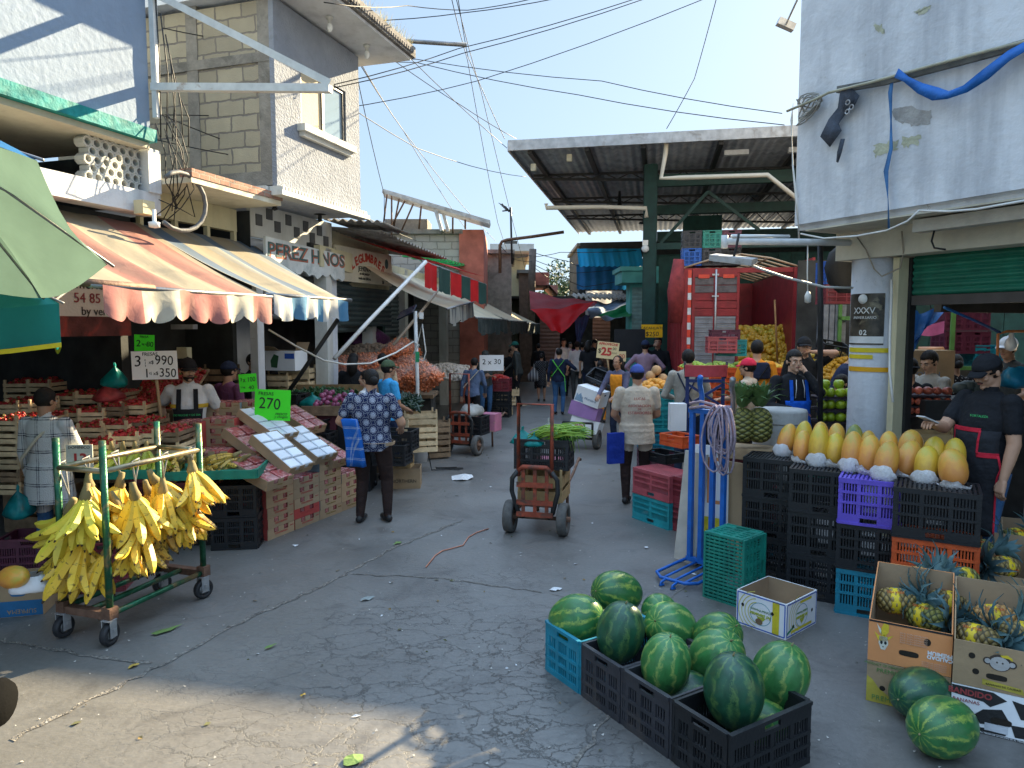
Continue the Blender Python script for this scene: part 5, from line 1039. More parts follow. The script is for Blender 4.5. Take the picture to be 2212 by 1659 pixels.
def heap(Lx, Wy, dz, item, scale, n, seed, m):
    """loose fruit lying on a low mound, as one mass"""
    r2 = random.Random(seed); vs = np.array([v.co[:] for v in item.vertices]); fs = [tuple(p.vertices) for p in item.polygons]; mi = [p.material_index for p in item.polygons]; b = MB()
    b.sheet(lambda u, v: ((u-.5)*Lx*.98, (v-.5)*Wy*.98, dz*sin(pi*u)*sin(pi*v)-.02), 8, 6)
    for i in range(n):
        u, v = r2.random(), r2.random(); q = Euler((r2.uniform(0, 6.3), r2.uniform(0, 6.3), r2.uniform(0, 6.3))).to_matrix(); s = scale*r2.uniform(.85, 1.15)
        T = Matrix.Translation(((u-.5)*Lx*.94, (v-.5)*Wy*.94, dz*sin(pi*u)*sin(pi*v)+r2.uniform(-.006, .004))) @ (q*s).to_4x4(); o = len(b.v); b.v += [tuple(T @ V(p)) for p in vs]; b.f += [tuple(k+o for k in f) for f in fs]; b.m += mi; b.sm += [True]*len(fs)
    me = b.mesh('heap')
    for x in m: me.materials.append(x)
    return me
SB = [heap(.24, .40, .025, berry, 1.15, 150, s, [berry_m, calyx]) for s in range(3)]
CW = (.27, .44, .118); GS = 'wooden crates of strawberries'; bn = 0; rowname = []
def berries_on(loc, rz, k, name_):
    global bn
    o = put('strawberries', SB[k % 3], None, loc+V((0, 0, .098)), rz); tag(o, f'heaped red strawberries filling the {name_}', None, None, 'stuff')
    r2 = random.Random(k*7+1); q = Euler((0, 0, rz)).to_matrix()
    for i in range(9):
        if bn >= 290: return
        bn += 1; u, v = r2.uniform(-.10, .10), r2.uniform(-.18, .15); s = tag(put('strawberry', berry, None, loc+q @ V((u, v, .122+.02*cos(u*12)*cos(v*7))), 0, (r2.uniform(0, 6), r2.uniform(0, 6), r2.uniform(0, 6))), 'ripe red strawberry lying on top of a full wooden crate', 'strawberry', 'strawberries on the wooden crates'); s.scale = (1.3,)*3
k = 0
for nm, items, lay in (('back', [(30, 825, 8.0), (84, 824, 7.95)], 3), ('second', [(135, 852, 7.75), (187, 849, 7.75), (236, 846, 7.75)], 2), ('low', [(10, 870, 7.2), (40, 868, 7.25)], 2), ('third', [(140, 888, 7.35), (194, 887, 7.3), (238, 875, 7.35), (282, 872, 7.45)], 2), ('fourth', [(153, 925, 6.95), (192, 920, 6.9), (243, 914, 6.95), (292, 909, 7.05)], 2),
                     ('front', [(160, 962, 6.55), (212, 957, 6.5), (262, 938, 6.6), (302, 932, 6.7), (352, 930, 6.85)], 2), ('tower', [(10, 905, 6.75)], 6), ('tower beside the umbrella', [(58, 902, 6.8)], 5)):
    for j, (px, py, d) in enumerate(items):
        w = W(px, py, d); rz = rad(random.uniform(-4, 4)); n_ = f'{ORD[j]} crate of the {nm} row' if 'tower' not in nm else f'crate topping the {nm}'
        for q in range(lay):
            loc = V((w.x, w.y+CW[1]/2, w.z-CW[2]-q*(CW[2]+.006))); 
            if loc.z < -.02: break
            lb = f'pale slatted strawberry crate, {ORD[j]} in the {nm} row' if q == 0 else f'slatted crate {ORD[q-1]} below the top one, {ORD[j]} in the {nm} row'
            if 'tower' in nm: lb = f'slatted strawberry crate, {ORD[q]} from the top of the {nm}'
            wcrate(CW, lb+' of strawberries', loc, rz, old_wood if (k+q) % 5 == 4 else pale_wood, GS)
            if q == 0: berries_on(loc, rz, k, n_)
        k += 1
# board heaped with loose strawberries behind the seller
w0 = W(262, 885, 7.9); w1 = W(395, 885, 7.9); A = E('berry_board', 'sloping dark board heaped with loose strawberries behind the seller', 'board', (0, 0, 0)); b = MB(); b.sheet(lambda u, v: (w0.x+(w1.x-w0.x)*u, w0.y+.75*v, w0.z-.02+.42*v), 3, 3); b.build('board', old_wood, A, solid=.02)
b = MB(); b.box(w0.x, w1.x, w0.y-.02, w0.y-.003, w0.z-.28, w0.z); b.build('front_board', old_wood, A)
hm = heap(w1.x-w0.x, .82, .05, berry, 1.5, 700, 77, [berry_m, calyx]); o = put('strawberries', hm, None, ((w0.x+w1.x)/2, w0.y+.37, w0.z+.22), 0, (rad(29), 0, 0)); tag(o, 'big loose pile of strawberries sloping behind the seller', None, None, 'stuff')
for i, (px, py, d) in enumerate(((80, 1045, 6.7), (45, 960, 7.1), (250, 1005, 6.9), (330, 985, 7.1))):
    w = W(px, py, d); wcrate((.5, .4, max(.1, w.z)), ['old crate base low behind the plaid woman', 'old crate base under the strawberry tower', 'old crate base under the front strawberry crates', 'old crate base near the cardboard boxes'][i], (w.x, w.y+.25, 0), 0, old_wood, None, 4)
# ---------------------------------------------------------------- berry cartons
Cf = Frame((G(570, 1172).x, G(570, 1172).y), math.degrees(atan2(G(782, 1088).x-G(570, 1172).x, G(782, 1088).y-G(570, 1172).y)))
bc = M('berry_carton_card', (.36, .25, .15), .9, .14, 5, .1, rnd=.15); clam = M('clear_clamshell', (.42, .20, .19), .12, .5, 20, .4, 60, spec=.9, rnd=.2, col2=(.30, .05, .05), thr=.5); foil = M('white_lid', (.62, .66, .70), .25, .1, 5, .3, 12, spec=.7, rnd=.1)
def berry_carton_proto(size, lid, side_c, word, wm, nx, ny):
    Lx, Wy, Hz = size; o = E('berry_carton', 'x', 'carton', (0, 0, 0), 0, 'cartons of berries in clear boxes'); b = MB(); t = .005; nz = Hz*.55
    for y0, y1, s in ((-Wy/2, -Wy/2+t, 1), (Wy/2-t, Wy/2, 1)):
        b.box(-Lx/2, Lx/2, y0, y1, 0, nz); e = [(-Lx/2, -Lx*.27), (-Lx*.10, Lx*.10), (Lx*.27, Lx/2)]
        for x0, x1 in e: b.box(x0, x1, y0, y1, nz, Hz)
    for x0, x1 in ((-Lx/2, -Lx/2+t), (Lx/2-t, Lx/2)): b.box(x0, x1, -Wy/2+t, Wy/2-t, 0, Hz, 1)
    b.box(-Lx/2+t, Lx/2-t, -Wy/2+t, Wy/2-t, .002, .008); b.build('box', [bc, side_c], o)
    for i in range(nx):
        for j in range(ny):
            cx, cy = -Lx/2+(i+.5)*Lx/nx, -Wy/2+(j+.5)*Wy/ny; w_, h_ = Lx/nx*.46, Wy/ny*.46; m = MB()
            vs = [(cx+sx*w_*k_, cy+sy*h_*k_, z) for z, k_ in ((.01, .85), (Hz*.80, 1), (Hz*.98, .93), (Hz*1.04, .8)) for sx, sy in ((-1, -1), (1, -1), (1, 1), (-1, 1))]
            m.add(vs, [(4*r+q, 4*r+(q+1) % 4, 4*r+4+(q+1) % 4, 4*r+4+q) for r in range(3) for q in range(4)]+[(12, 13, 14, 15)], 0); m.build('clear_box', lid, o)
    text(o, word, Hz*.24, (0, -Wy/2-.001, Hz*.40), wm, ext=.0005, sx=1.1, bold=.0006, name='lettering'); text(o, 'BERRIES', Hz*.16, (Lx*.4, -Wy/2-.001, Hz*.7), wm, ext=.0005, name='lettering'); return keep(o)
b1 = berry_carton_proto((.40, .30, .104), [clam], red_c, 'STRAWBERRIES', red_c, 4, 2); b2 = berry_carton_proto((.40, .30, .104), [clam], M('blue_grey_print', (.18, .24, .28), .8), 'Fresas Maduras', M('dark_berry_print', (.20, .14, .03), .8), 4, 2)
# trays leaning towards the lane, lids showing
t1 = berry_carton_proto((.36, .56, .10), [foil], bc, 'Fresas', M('dark_berry_print'), 2, 4); t2 = berry_carton_proto((.36, .50, .10), [clam], bc, 'Fresas', M('dark_berry_print'), 2, 3)
SX = {}; cols = [(577, 636, 1, 5), (637, 691, 1, 5), (692, 739, 2, 6), (739, 782, 2, 4)]
used = {1: False, 2: False}
for ci, (x0, x1, ty, n) in enumerate(cols):
    s0 = Cf.hit(x0, 1130, 0)[0]; s1 = Cf.hit(x1, 1130, 0)[0]
    for q in range(n):
        lb = f'{"red sided" if ty == 1 else "grey printed"} berry carton, {ORD[q]} from the ground in the {ORD[ci]} stack from the crates'
        src = b1 if ty == 1 else b2; loc = Cf.w((s0+s1)/2, .15, .106*q)
        if not used[ty]: o = src; o.location = loc; o.rotation_euler = (0, 0, Cf.rz+random.uniform(-.02, .02)); o['label'] = lb; used[ty] = True
        else: o = clone(src, loc, Cf.rz+random.uniform(-.03, .03), lb)
        k_ = (s1-s0)/.40*.985; o.scale = (k_, 1, 1)
        if ci == 1 and q == 1: [skin_of(x, [red_c, red_c]) for x in COL.objects if x.parent == o and x.name.startswith('box')]
first = {id(t1): 1, id(t2): 1}
for src, px, py, d, tilt, lb in ((t1, 604, 986, 7.05, 33, 'tilted carton of eight white lidded berry boxes at the middle of the display'), (t1, 575, 925, 7.6, 28, 'tilted carton of white lidded berry boxes at the upper end of the display'), (t1, 662, 968, 7.75, 30, 'tilted carton of white lidded berry boxes next to the blouse woman'), (t2, 560, 1030, 6.75, 20, 'tilted carton of clear strawberry boxes next to the green table'), (t2, 700, 985, 8.0, 24, 'carton of clear berry boxes capping the grey printed stacks'),
                             (t2, 645, 915, 8.3, 25, 'tilted carton of berry boxes under the big green price card'), (t2, 540, 965, 7.3, 30, 'half hidden tilted berry carton beneath the middle display carton')):
    w = W(px, py, d); rot = (Matrix.Rotation(Cf.rz, 3, 'Z') @ Matrix.Rotation(rad(tilt), 3, 'X')).to_euler()
    if first[id(src)]: o = src; o.location = w; o.rotation_euler = rot; o['label'] = lb; first[id(src)] = 0
    else: o = clone(src, w, None, lb, rot=rot)
# plain red-ended cartons behind the cart and the seller's counter
for i, (x0, x1, y, d, n, src) in enumerate(((372, 436, 912, 7.3, 3, b1), (437, 509, 905, 7.4, 3, b1), (440, 520, 870, 7.8, 2, b2), (500, 558, 868, 7.85, 2, b2), (420, 490, 975, 6.95, 2, b1), (500, 560, 985, 6.95, 4, b1), (560, 600, 905, 8.1, 3, b2))):
    a, c = W(x0, y, d), W(x1, y, d)
    for q in range(n):
        o = clone(src, V(((a.x+c.x)/2, d+.15, a.z-.104-.106*q)), rad(-6+i*2), f'berry carton, {ORD[q]} from the top of the {ORD[i]} stack in front of the seller'); o.scale = ((c.x-a.x)/.41, 1, 1)
pl_ = W(470, 1000, 7.1); carton('big plain carton holding up the seller counter', (pl_.x, pl_.y+.35, 0), rad(-6), (1.0, .5, .74), kraft); pl_ = W(640, 1000, 8.3); carton('plain carton behind the tilted berry cartons', (pl_.x-.2, pl_.y+.1, 0), Cf.rz, (.9, .4, .70), kraft)
pl_ = W(590, 1000, 7.5); carton('plain carton propping the tilted berry display', Cf.w(.55, .55, 0), Cf.rz, (1.1, .4, .66), kraft)
# ---------------------------------------------------------------- green tables of bananas
gp = M('green_table_paint', (.01, .20, .13), .6, .3, 6, .2, col2=(.02, .09, .06))
def table(label, x0, x1, yf, d, dep, rz=0):
    a, c = W(x0, yf, d), W(x1, yf, d); o = E('fruit_table', label, 'table', ((a.x+c.x)/2, d, 0), rz); w = c.x-a.x; b = MB(); b.box(-w/2, w/2, 0, dep, a.z-.05, a.z-.02); b.build('board', gp, o)
    b = MB(); b.box(-w/2-.01, w/2+.01, -.02, -.001, a.z-.06, a.z+.02); b.box(w/2+.0, w/2+.02, 0, dep, a.z-.06, a.z+.02); b.box(-w/2-.02, -w/2, 0, dep, a.z-.06, a.z+.02); b.build('rim', gp, o); return a, c, a.z-.02
ta, tb, tz = table('green board table heaped with blackened plantains', 330, 548, 1022, 6.35, .62, rad(8)); 
ua, ub, uz = table('low green board table of green bananas behind the cart', 205, 335, 1020, 6.2, .5, rad(4))
for i, (px, py, d, z, cc) in enumerate(((503, 1190, 6.42, 0, 'black'), (503, 1190, 6.42, .31, 'black'), (420, 1180, 6.5, 0, 'black'), (380, 1170, 6.6, 0, 'red'), (430, 1180, 6.5, .31, 'red'), (330, 1170, 6.6, .31, 'red'), (250, 1150, 6.5, 0, 'black'), (250, 1150, 6.5, .31, 'black'))):
    w = G(px, py); crate((.42, .34, .305), cc, ['black crate at the bottom under the plantain table corner', 'black crate directly below the plantain table corner', 'black crate second from the table corner on the ground', 'dark red crate on the ground behind the cart', 'dark red crate touching the plantain table underside', 'dark red crate under the table behind the cart post', 'black crate on the ground under the banana table', 'black crate upper under the banana table'][i], (w.x-.02, w.y+.2, z), rad(8), None, True)
# bananas ----------------------------------------------------------------
def banana_mat(name, c1, c2, spot):
    m, nt, b = base(name); c = coords(nt); z = sep(nt, c)[2]; n = noise(nt, c, 26, 5, .8); col = ramp(nt, noise(nt, c, 6, 3), [(.3, c1), (.7, c2)])
    f = ramp(nt, n, [(spot, (0, 0, 0)), (spot+.05, (1, 1, 1))]); tip = ramp(nt, z, [(-.215, (1, 1, 1)), (-.20, (0, 0, 0))]); col = mixc(nt, mth(nt, 'MULTIPLY', f, .8), col, (.09, .05, .015)); finish(nt, b, col, .5, .1, noise(nt, c, 30, 3), rnd=.22); return m
B_rip = banana_mat('ripe_plantain_skin', (.66, .40, .03), (.80, .54, .05), .56); B_grn = banana_mat('greenish_plantain_skin', (.52, .48, .04), (.76, .56, .05), .60); B_old = banana_mat('blackened_plantain_skin', (.52, .32, .05), (.66, .44, .07), .50); B_new = banana_mat('green_banana_skin', (.30, .38, .03), (.50, .50, .05), .8)
def banana_mesh(m_, ln=.235, r=.0215, h0=-62, h1=-25, flip=1):
    b = MB(); pts = []; rs = []; p = V((0, 0, 0)); n = 9
    for i in range(n+1):
        u = i/n; h = rad(h0+(h1-h0)*u); pts.append(p.copy()); rs.append(r*(.42+.58*min(1, u*5)) if u < .2 else r*(1-.82*max(0, (u-.78)/.22)**1.6)); p += V((cos(h), 0, sin(h)))*ln/n
    b.tube(pts, rs, 5, 0, True, False); b.tube(pts[-2:]+[pts[-1]*1.04], [rs[-1]*1.25, rs[-1]*1.35, rs[-1]*.6], 5, 1); me = b.mesh('banana'); me.materials.append(m_); me.materials.append(M('banana_tip', (.05, .03, .012), .9)); return me
BM = {k: [banana_mesh(m_, .235, .022, -75, -20), banana_mesh(m_, .25, .0225, -60, -75), banana_mesh(m_, .22, .021, -85, -50)] for k, m_ in (('r', B_rip), ('g', B_grn), ('o', B_old), ('n', B_new))}
b = MB(); b.tube([(0, 0, .07), (.005, 0, .03), (0, 0, -.005), (0, 0, -.03)], [.014, .02, .03, .022], 8); bst = b.mesh('stalk'); bst.materials.append(M('banana_stalk', (.22, .17, .07), .9, .3))
def hand(label, loc, kind, n, spread, rz, rot=None, g_='hands of plantains hung on the cart', s=1.0, seed=0):
    r2 = random.Random(seed); o = E('banana_hand', label, 'bananas', loc, rz, g_, rot); put('stalk', bst, o); o.scale = (s,)*3
    n = int(n*1.7)
    for i in range(n):
        row = i % 2; a = (i/(n-1)-.5)*spread; kk = r2.choice((0, 0, 1, 2)); q = put('banana', BM[kind][kk], o, (.012*cos(a), .012*sin(a)-.012*row, -.012-.012*row), 0, (r2.uniform(-.15, .15), r2.uniform(-.12, .22)+row*.28, a+r2.uniform(-.08, .08))); q.scale = (1.12, 1.12, r2.uniform(.92, 1.1))
    return o
# cart: base corners from the ground
qB = Frame((-2.66, 4.55), 18); CL, CWd = .86, .40
A = E('banana_cart', 'green tubular steel cart on four casters hung with plantains', 'cart', (-2.66, 4.58, 0), qB.rz); zb, zr, zt = .20, 1.16, 1.36
gpaint = M('chipped_green_tube', (.02, .11, .055), .35, .4, 14, .2, metal=.5, col2=(.24, .17, .08), thr=.57); bare = M('bare_brass_tube', (.30, .25, .16), .35, .3, 14, .1, metal=.7, col2=(.08, .12, .06), thr=.6)
for x, y in ((0, 0), (0, CWd), (CL, 0), (CL, CWd)):
    b = MB(); b.tube([(x, y, zb-.02), (x, y, zt)], .023, 10); b.build('post', gpaint, A)
for a, c in (((0, 0), (CL, 0)), ((0, CWd), (CL, CWd)), ((0, 0), (0, CWd)), ((CL, 0), (CL, CWd))): b = MB(); b.tube([(a[0], a[1], zr), (c[0], c[1], zr)], .019, 9); b.build('rail', bare, A)
for y in (0, CWd/2, CWd): b = MB(); b.tube([(0, y, zb), (CL, y, zb)], .02, 9); b.build('base_rail', gpaint, A)
b = MB(); b.box(-.03, .03, -.02, CWd+.02, zb-.03, zb+.02); [b.box(-.035, .035, y-.035, y+.035, zb-.031, zb+.05) for y in (0, CWd)]; b.build('end_bar', rust_m, A); b = MB(); b.box(CL-.03, CL+.03, -.02, CWd+.02, zb-.03, zb+.02); [b.box(CL-.035, CL+.035, y-.035, y+.035, zb-.031, zb+.05) for y in (0, CWd)]; b.build('end_bar', rust_m, A); rub = M('black_rubber', (.02, .02, .022), .6, .3, 20, .1); hubm = M('dull_hub', (.24, .24, .24), .4, .2, 8, 0, metal=.7)
def wheel(par, r, w, T, name='wheel', spokes=0):
    b = MB(); b.lathe([(r*.62, -w/2), (r*.94, -w/2), (r, -w*.3), (r, w*.3), (r*.94, w/2), (r*.62, w/2), (r*.62, -w/2)], 22, 0, T); o = b.build(name, rub, par)
    b = MB(); b.lathe([(0, -w*.3), (r*.62, -w*.3), (r*.62, w*.3), (0, w*.3)], 18, 0, T); b.lathe([(0, w*.3), (r*.2, w*.3), (r*.18, w*.75), (0, w*.75)], 10, 0, T); b.lathe([(0, -w*.75), (r*.18, -w*.75), (r*.2, -w*.3)], 10, 0, T); b.build('hub', hubm, o); return o
for x, y, a in ((0, 0, 100), (0, CWd, 95), (CL, 0, 75), (CL, CWd, 80)):
    T = Matrix.Translation((x-.02, y-.01, .075)) @ Matrix.Rotation(rad(a-90), 4, 'Z') @ Matrix.Rotation(pi/2, 4, 'X'); wheel(A, .075, .045, T, 'caster_wheel')
    b = MB(); T2 = Matrix.Translation((x-.02, y-.01, .075)) @ Matrix.Rotation(rad(a-90), 4, 'Z'); b.box(-.03, .03, -.034, -.028, -.02, .10, 0, T2); b.box(-.03, .03, .028, .034, -.02, .10, 0, T2); b.box(-.035, .035, -.034, .034, .0, .005, 0, Matrix.Translation((x-.02, y-.01, .168))); b.box(-.012, .012, -.045, -.035, .02, .04, 0, T2); b.build('caster_fork', zinc, A)
cw = lambda x, y, z: V((-2.66, 4.58, 0))+qB.u*x+qB.n*y+V((0, 0, z))
HN = [(.03, .34, .86, 'g', 11, 4.6, 200, 'biggest greenish hand hung at the plaid woman end of the cart', 1.15), (.05, .26, .66, 'r', 12, 5.2, 150, 'ripe hand hung low at the plaid woman end of the cart', 1.15), (.12, .42, .70, 'r', 9, 4.4, 230, 'ripe hand outermost at the cart corner behind the first post', 1.0), (.22, .38, 1.0, 'r', 10, 4.2, 180, 'ripe hand hung high inside the cart', 1.0), (.26, .02, .94, 'r', 10, 4.6, 300, 'yellow hand hung in the middle of the front rail', 1.1), (.30, .05, .72, 'r', 8, 4.6, 260, 'spotted hand hung low in the middle of the cart', 1.05),
      (.46, .36, .95, 'r', 9, 4.4, 200, 'ripe hand behind the middle of the cart', 1.0), (.52, .03, .92, 'r', 9, 4.4, 320, 'spotted hand hung past the middle of the front rail', 1.0), (.55, .08, .74, 'o', 8, 4.6, 280, 'blackened hand hung low past the middle of the cart', 1.05), (.70, .34, .85, 'o', 8, 4.4, 200, 'blackened hand on the rear rail near the far post', 1.0), (.78, .0, 1.02, 'r', 8, 2.4, 340, 'yellow hand hung high on the far post with fingers out to the lane', 1.05), (.80, .06, .80, 'o', 8, 4.2, 320, 'speckled hand hung low by the far post', 1.0), (.14, .16, .56, 'r', 7, 4.5, 300, 'lowest small ripe hand almost touching the cart base', .95), (.36, .30, .84, 'r', 8, 4.6, 120, 'ripe hand filling the gap behind the middle of the cart', 1.0), (.62, .2, .96, 'r', 8, 4.4, 250, 'ripe hand hung between the rails near the far post', 1.0), (.66, .0, .78, 'r', 8, 4.4, 290, 'ripe hand low on the lane side near the far post', .95), (.0, .16, .98, 'g', 9, 4.6, 210, 'greenish hand high between the two posts at the near end', 1.0), (.42, .1, .62, 'o', 7, 4.6, 280, 'spotted hand lowest in the middle of the cart', .9)]
for i, (x, y, z, kd, n, sp, rz, lb, sc_) in enumerate(HN):
    sp = min(sp*1.2, 6.0)
    hand(lb.replace('hand', 'plantain hand', 1), cw(x, y, z), kd, n, sp, rad(rz), (rad(((i*37) % 40)-20), rad(((i*53) % 44)-22), rad(rz)), s=sc_*1.28, seed=i)
    if i in (0, 3, 4, 6, 7, 10):
        b = MB(); p = cw(x, y, z+.07); r_ = cw(x+.03, 0 if y < .2 else CWd, zr+.02); r2_ = cw(x-.03, 0 if y < .2 else CWd, zr+.02); b.tube([p, r_, r_+V((-.01, .02, .01)), r2_+V((0, 0, .004)), p+V((.01, 0, .005))], .006, 6); tag(b.build('hanging_rope', M('grey_rope')), f'{ORD[i]} grey rope hanging plantains from the cart rail', 'rope')
for i in range(9):
    u = random.uniform(.08, .92); v = random.uniform(.15, .8); p = ta.lerp(tb, u)+V((-.08*v, v*.5, 0)); hand(f'blackened plantain hand lying on the green table, {ORD[i]} heaped', V((p.x, p.y, tz+.06+.03*(i % 3))), 'o', 5, 2.5, random.uniform(0, 6), (rad(random.uniform(60, 80)), 0, random.uniform(0, 6)), 'plantains heaped on the green table', .95, 40+i)
for i in range(5):
    u = .1+.2*i; p = ua.lerp(ub, u)+V((0, .18, 0)); hand(f'bright green banana hand standing on the low table, {ORD[i]} from the plaid woman', V((p.x, p.y, uz+.20)), 'n', 6, 2.2, rad(-90+i*8), None, 'green bananas on the low table', .95, 60+i)
w = W(172, 985, 6.1); card('yellow and white price card printed 13 beside the plaid woman', w, .22, .20, rad(5), M('pale_card', (.60, .60, .50), .7), [('13', .13, .0, -.03, ink_r, dict(bold=.004)), ('DOMINICO', .035, 0, .075, ink)])
# ---------------------------------------------------------------- price cards of the strawberry shop
neon = M('neon_green_card', (.06, .80, .02), .6, .05, 3, .05); wcard = M('white_marker_card', (.82, .82, .82), .7, .05, 3, .05)
mk = dict(wob=.04)
c = W(334, 789, 7.4); card('white handwritten card FRESAS 3 cajas 990 on a stick', c, .46, .295, rad(4), wcard, [('FRESAS', .05, -.04, .115, ink, mk), ('3', .16, -.165, .035, ink, mk), ('c\nj\ns', .035, -.09, .03, ink, mk), ('x$', .05, -.03, .03, ink, mk), ('990', .14, .10, .045, ink, dict(wob=.03, sx=.9)), ('1', .13, -.08, -.085, ink), ('cj', .04, -.045, -.08, ink), ('x$', .05, .01, -.085, ink), ('350', .13, .13, -.085, ink, dict(wob=.03, sx=.9))], roll=rad(-1), stick=(.04, .75))
c = W(312, 741, 7.6); card('small neon green card FRESA 2 kg 80 above the white one', c, .21, .175, rad(2), neon, [('FRESA', .034, 0, .065, ink, mk), ('2', .10, -.06, -.01, ink, mk), ('kg x', .03, -.0, -.01, ink), ('80', .075, .06, -.015, ink, mk)], roll=rad(2))
c = W(536, 827, 7.9); card('neon green card reading 3 x 100 beside the purple shirt man', c, .19, .20, rad(6), neon, [('3', .05, -.07, .04, ink), ('x 100', .075, .015, .035, ink, dict(sx=.8)), ('1 kg', .03, -.06, -.045, ink), ('40', .06, .03, -.055, ink)], roll=rad(-4))
c = W(589, 875, 7.6); card('big neon green card FRESAS 270 over the berry display', c, .37, .33, rad(8), neon, [('FRESAS', .05, -.07, .12, ink, mk), ('270', .17, -.03, .01, ink, dict(sx=.9, wob=.03)), ('FRESCO\ny chingon', .035, .09, -.11, ink, dict(shear=.3))], roll=rad(3))
c = L.w(.1, 1.68, 2.52); SG = E('shop_board', 'white fruit shop board lettered FRESAS and americanas', 'sign', L.w(1.1, 1.62, 2.42), L.rz); b = MB(); b.box(-1.1, .75, -.02, .02, -.36, .42); b.build('board', M('white_sign', (.62, .62, .62), .6, .05), SG); b = MB(); b.box(-1.1, .75, -.025, -.021, -.42, -.22); b.build('berry_picture', M('berry_print', (.12, .03, .03), .5, .6, 5, .2, col2=(.35, .05, .04)), SG)
for tx, sz, x, z, m in (('VENTA DE FRESAS', .17, .05, .27, black_pl), ('& americanas', .14, .28, .10, black_pl), ('54 85', .14, .22, -.04, M('maroon_letters', (.25, .04, .06), .6)), ('by vertiz', .12, .35, -.17, black_pl)): text(SG, tx, sz, (x, -.028, z), m)
# things in the dim shop
for i, (px, py, d, w_, h_, m, lb) in enumerate(((146, 868, 8.6, .22, .26, P_pale, 'pale electric meter box on the dim shop wall'), (182, 872, 8.6, .2, .5, zinc, 'grey switch cabinet on the dim shop wall'), (205, 905, 8.5, .4, .6, P_cream, 'speckled panel with a socket in the dim shop'), (165, 990, 8.4, .13, .28, wcard, 'paper notice on the dim shop wall'), (398, 706, 8.9, .3, .06, zinc, 'small flat lamp hanging in the strawberry shop'), (398, 762, 9.0, .14, .14, P_cream, 'yellowed card pinned in the strawberry shop'))):
    c = W(px, py-0, d); b = MB(); b.box(-w_/2, w_/2, -.05, .05, -h_/2, h_/2); tag(b.build(['meter_box', 'switch_cabinet', 'socket_panel', 'notice', 'shop_lamp', 'pinned_card'][i], m, None, c, rad(-10)), lb, ['box', 'cabinet', 'panel', 'notice', 'lamp', 'card'][i])
teal_film = M('teal_plastic_film', (.01, .32, .30), .3, .3, 8, .5, 9, trans=.4); red_film = M('red_plastic_film', (.50, .08, .08), .3, .4, 8, .5, 9, trans=.4)
def bag(label, loc, r, h, m, seed, nm='plastic_bag', tie=True, n=16):
    """crumpled soft bag: pinched neck, sagging belly"""
    r2 = random.Random(seed); b = MB(); vs = []; prof = [(.05, h), (.10, h*.92), (.07, h*.82), (.55, h*.60), (.92, h*.36), (1, h*.18), (.75, .02), (.1, 0)] if tie else [(.55, h), (.8, h*.8), (.95, h*.5), (1, h*.25), (.8, .02), (.1, 0)]
    for q, z in prof:
        for k in range(n): a = 2*pi*k/n; rr = r*q*(1+.16*sin(3*a+seed+z*9)+r2.uniform(-.1, .1)); vs.append((rr*cos(a), rr*sin(a), z*(1+r2.uniform(-.04, .04))))
    fs = [(j*n+k, j*n+(k+1) % n, (j+1)*n+(k+1) % n, (j+1)*n+k) for j in range(len(prof)-1) for k in range(n)]; b.add(vs, fs, 0, None, True); return tag(b.build(nm, m, None, loc, fixn=True), label, 'bag')
bag('teal plastic bags bunched on a hook in the strawberry shop', W(250, 840, 7.7), .13, .28, teal_film, 3); bag('torn red and pink plastic bags hanging below the teal ones', W(235, 872, 7.65), .16, .26, red_film, 5)
p = W(30, 1300, 4.6); b = MB()
o = carton('blue and kraft carton of papayas at the photo edge by the cart', G(25, 1338)+V((-.12, .2, 0)), rad(14), (.52, .36, .24), kraft, top=False); decal(o, (.52, .36, .24), 'f', 0, .06, .51, .115, M('navy_print', (.02, .12, .26), .8), 'blue_band'); ctext(o, (.52, .36, .24), 'f', 'SUPREMA', .045, .12, .04, kraft, True); decal(o, (.52, .36, .24), 'f', .10, .18, .10, .06, M('navy_print'), 'printed_shield', True, .002)
w = W(30, 1247, 4.55); oo = E('papaya', 'orange papaya lying in the blue and kraft carton', 'papaya', w, 0, None, (rad(80), 0, rad(60))); s_ = put('flesh', pm[0], oo); s_.scale = (.15, .15, .27); bag('crumpled white paper in the blue and kraft carton', w+V((.08, .05, -.12)), .12, .12, paper_m, 8, 'crumpled_paper', False)
crate((.5, .36, .30), 'plum', 'plum red crate half hidden behind the cart post', G(60, 1250)+V((-.1, .3, 0)), rad(10)); crate((.5, .36, .30), 'red', 'dark red crate on the ground under the hanging plantains', G(180, 1285)+V((0, .2, 0)), rad(12))
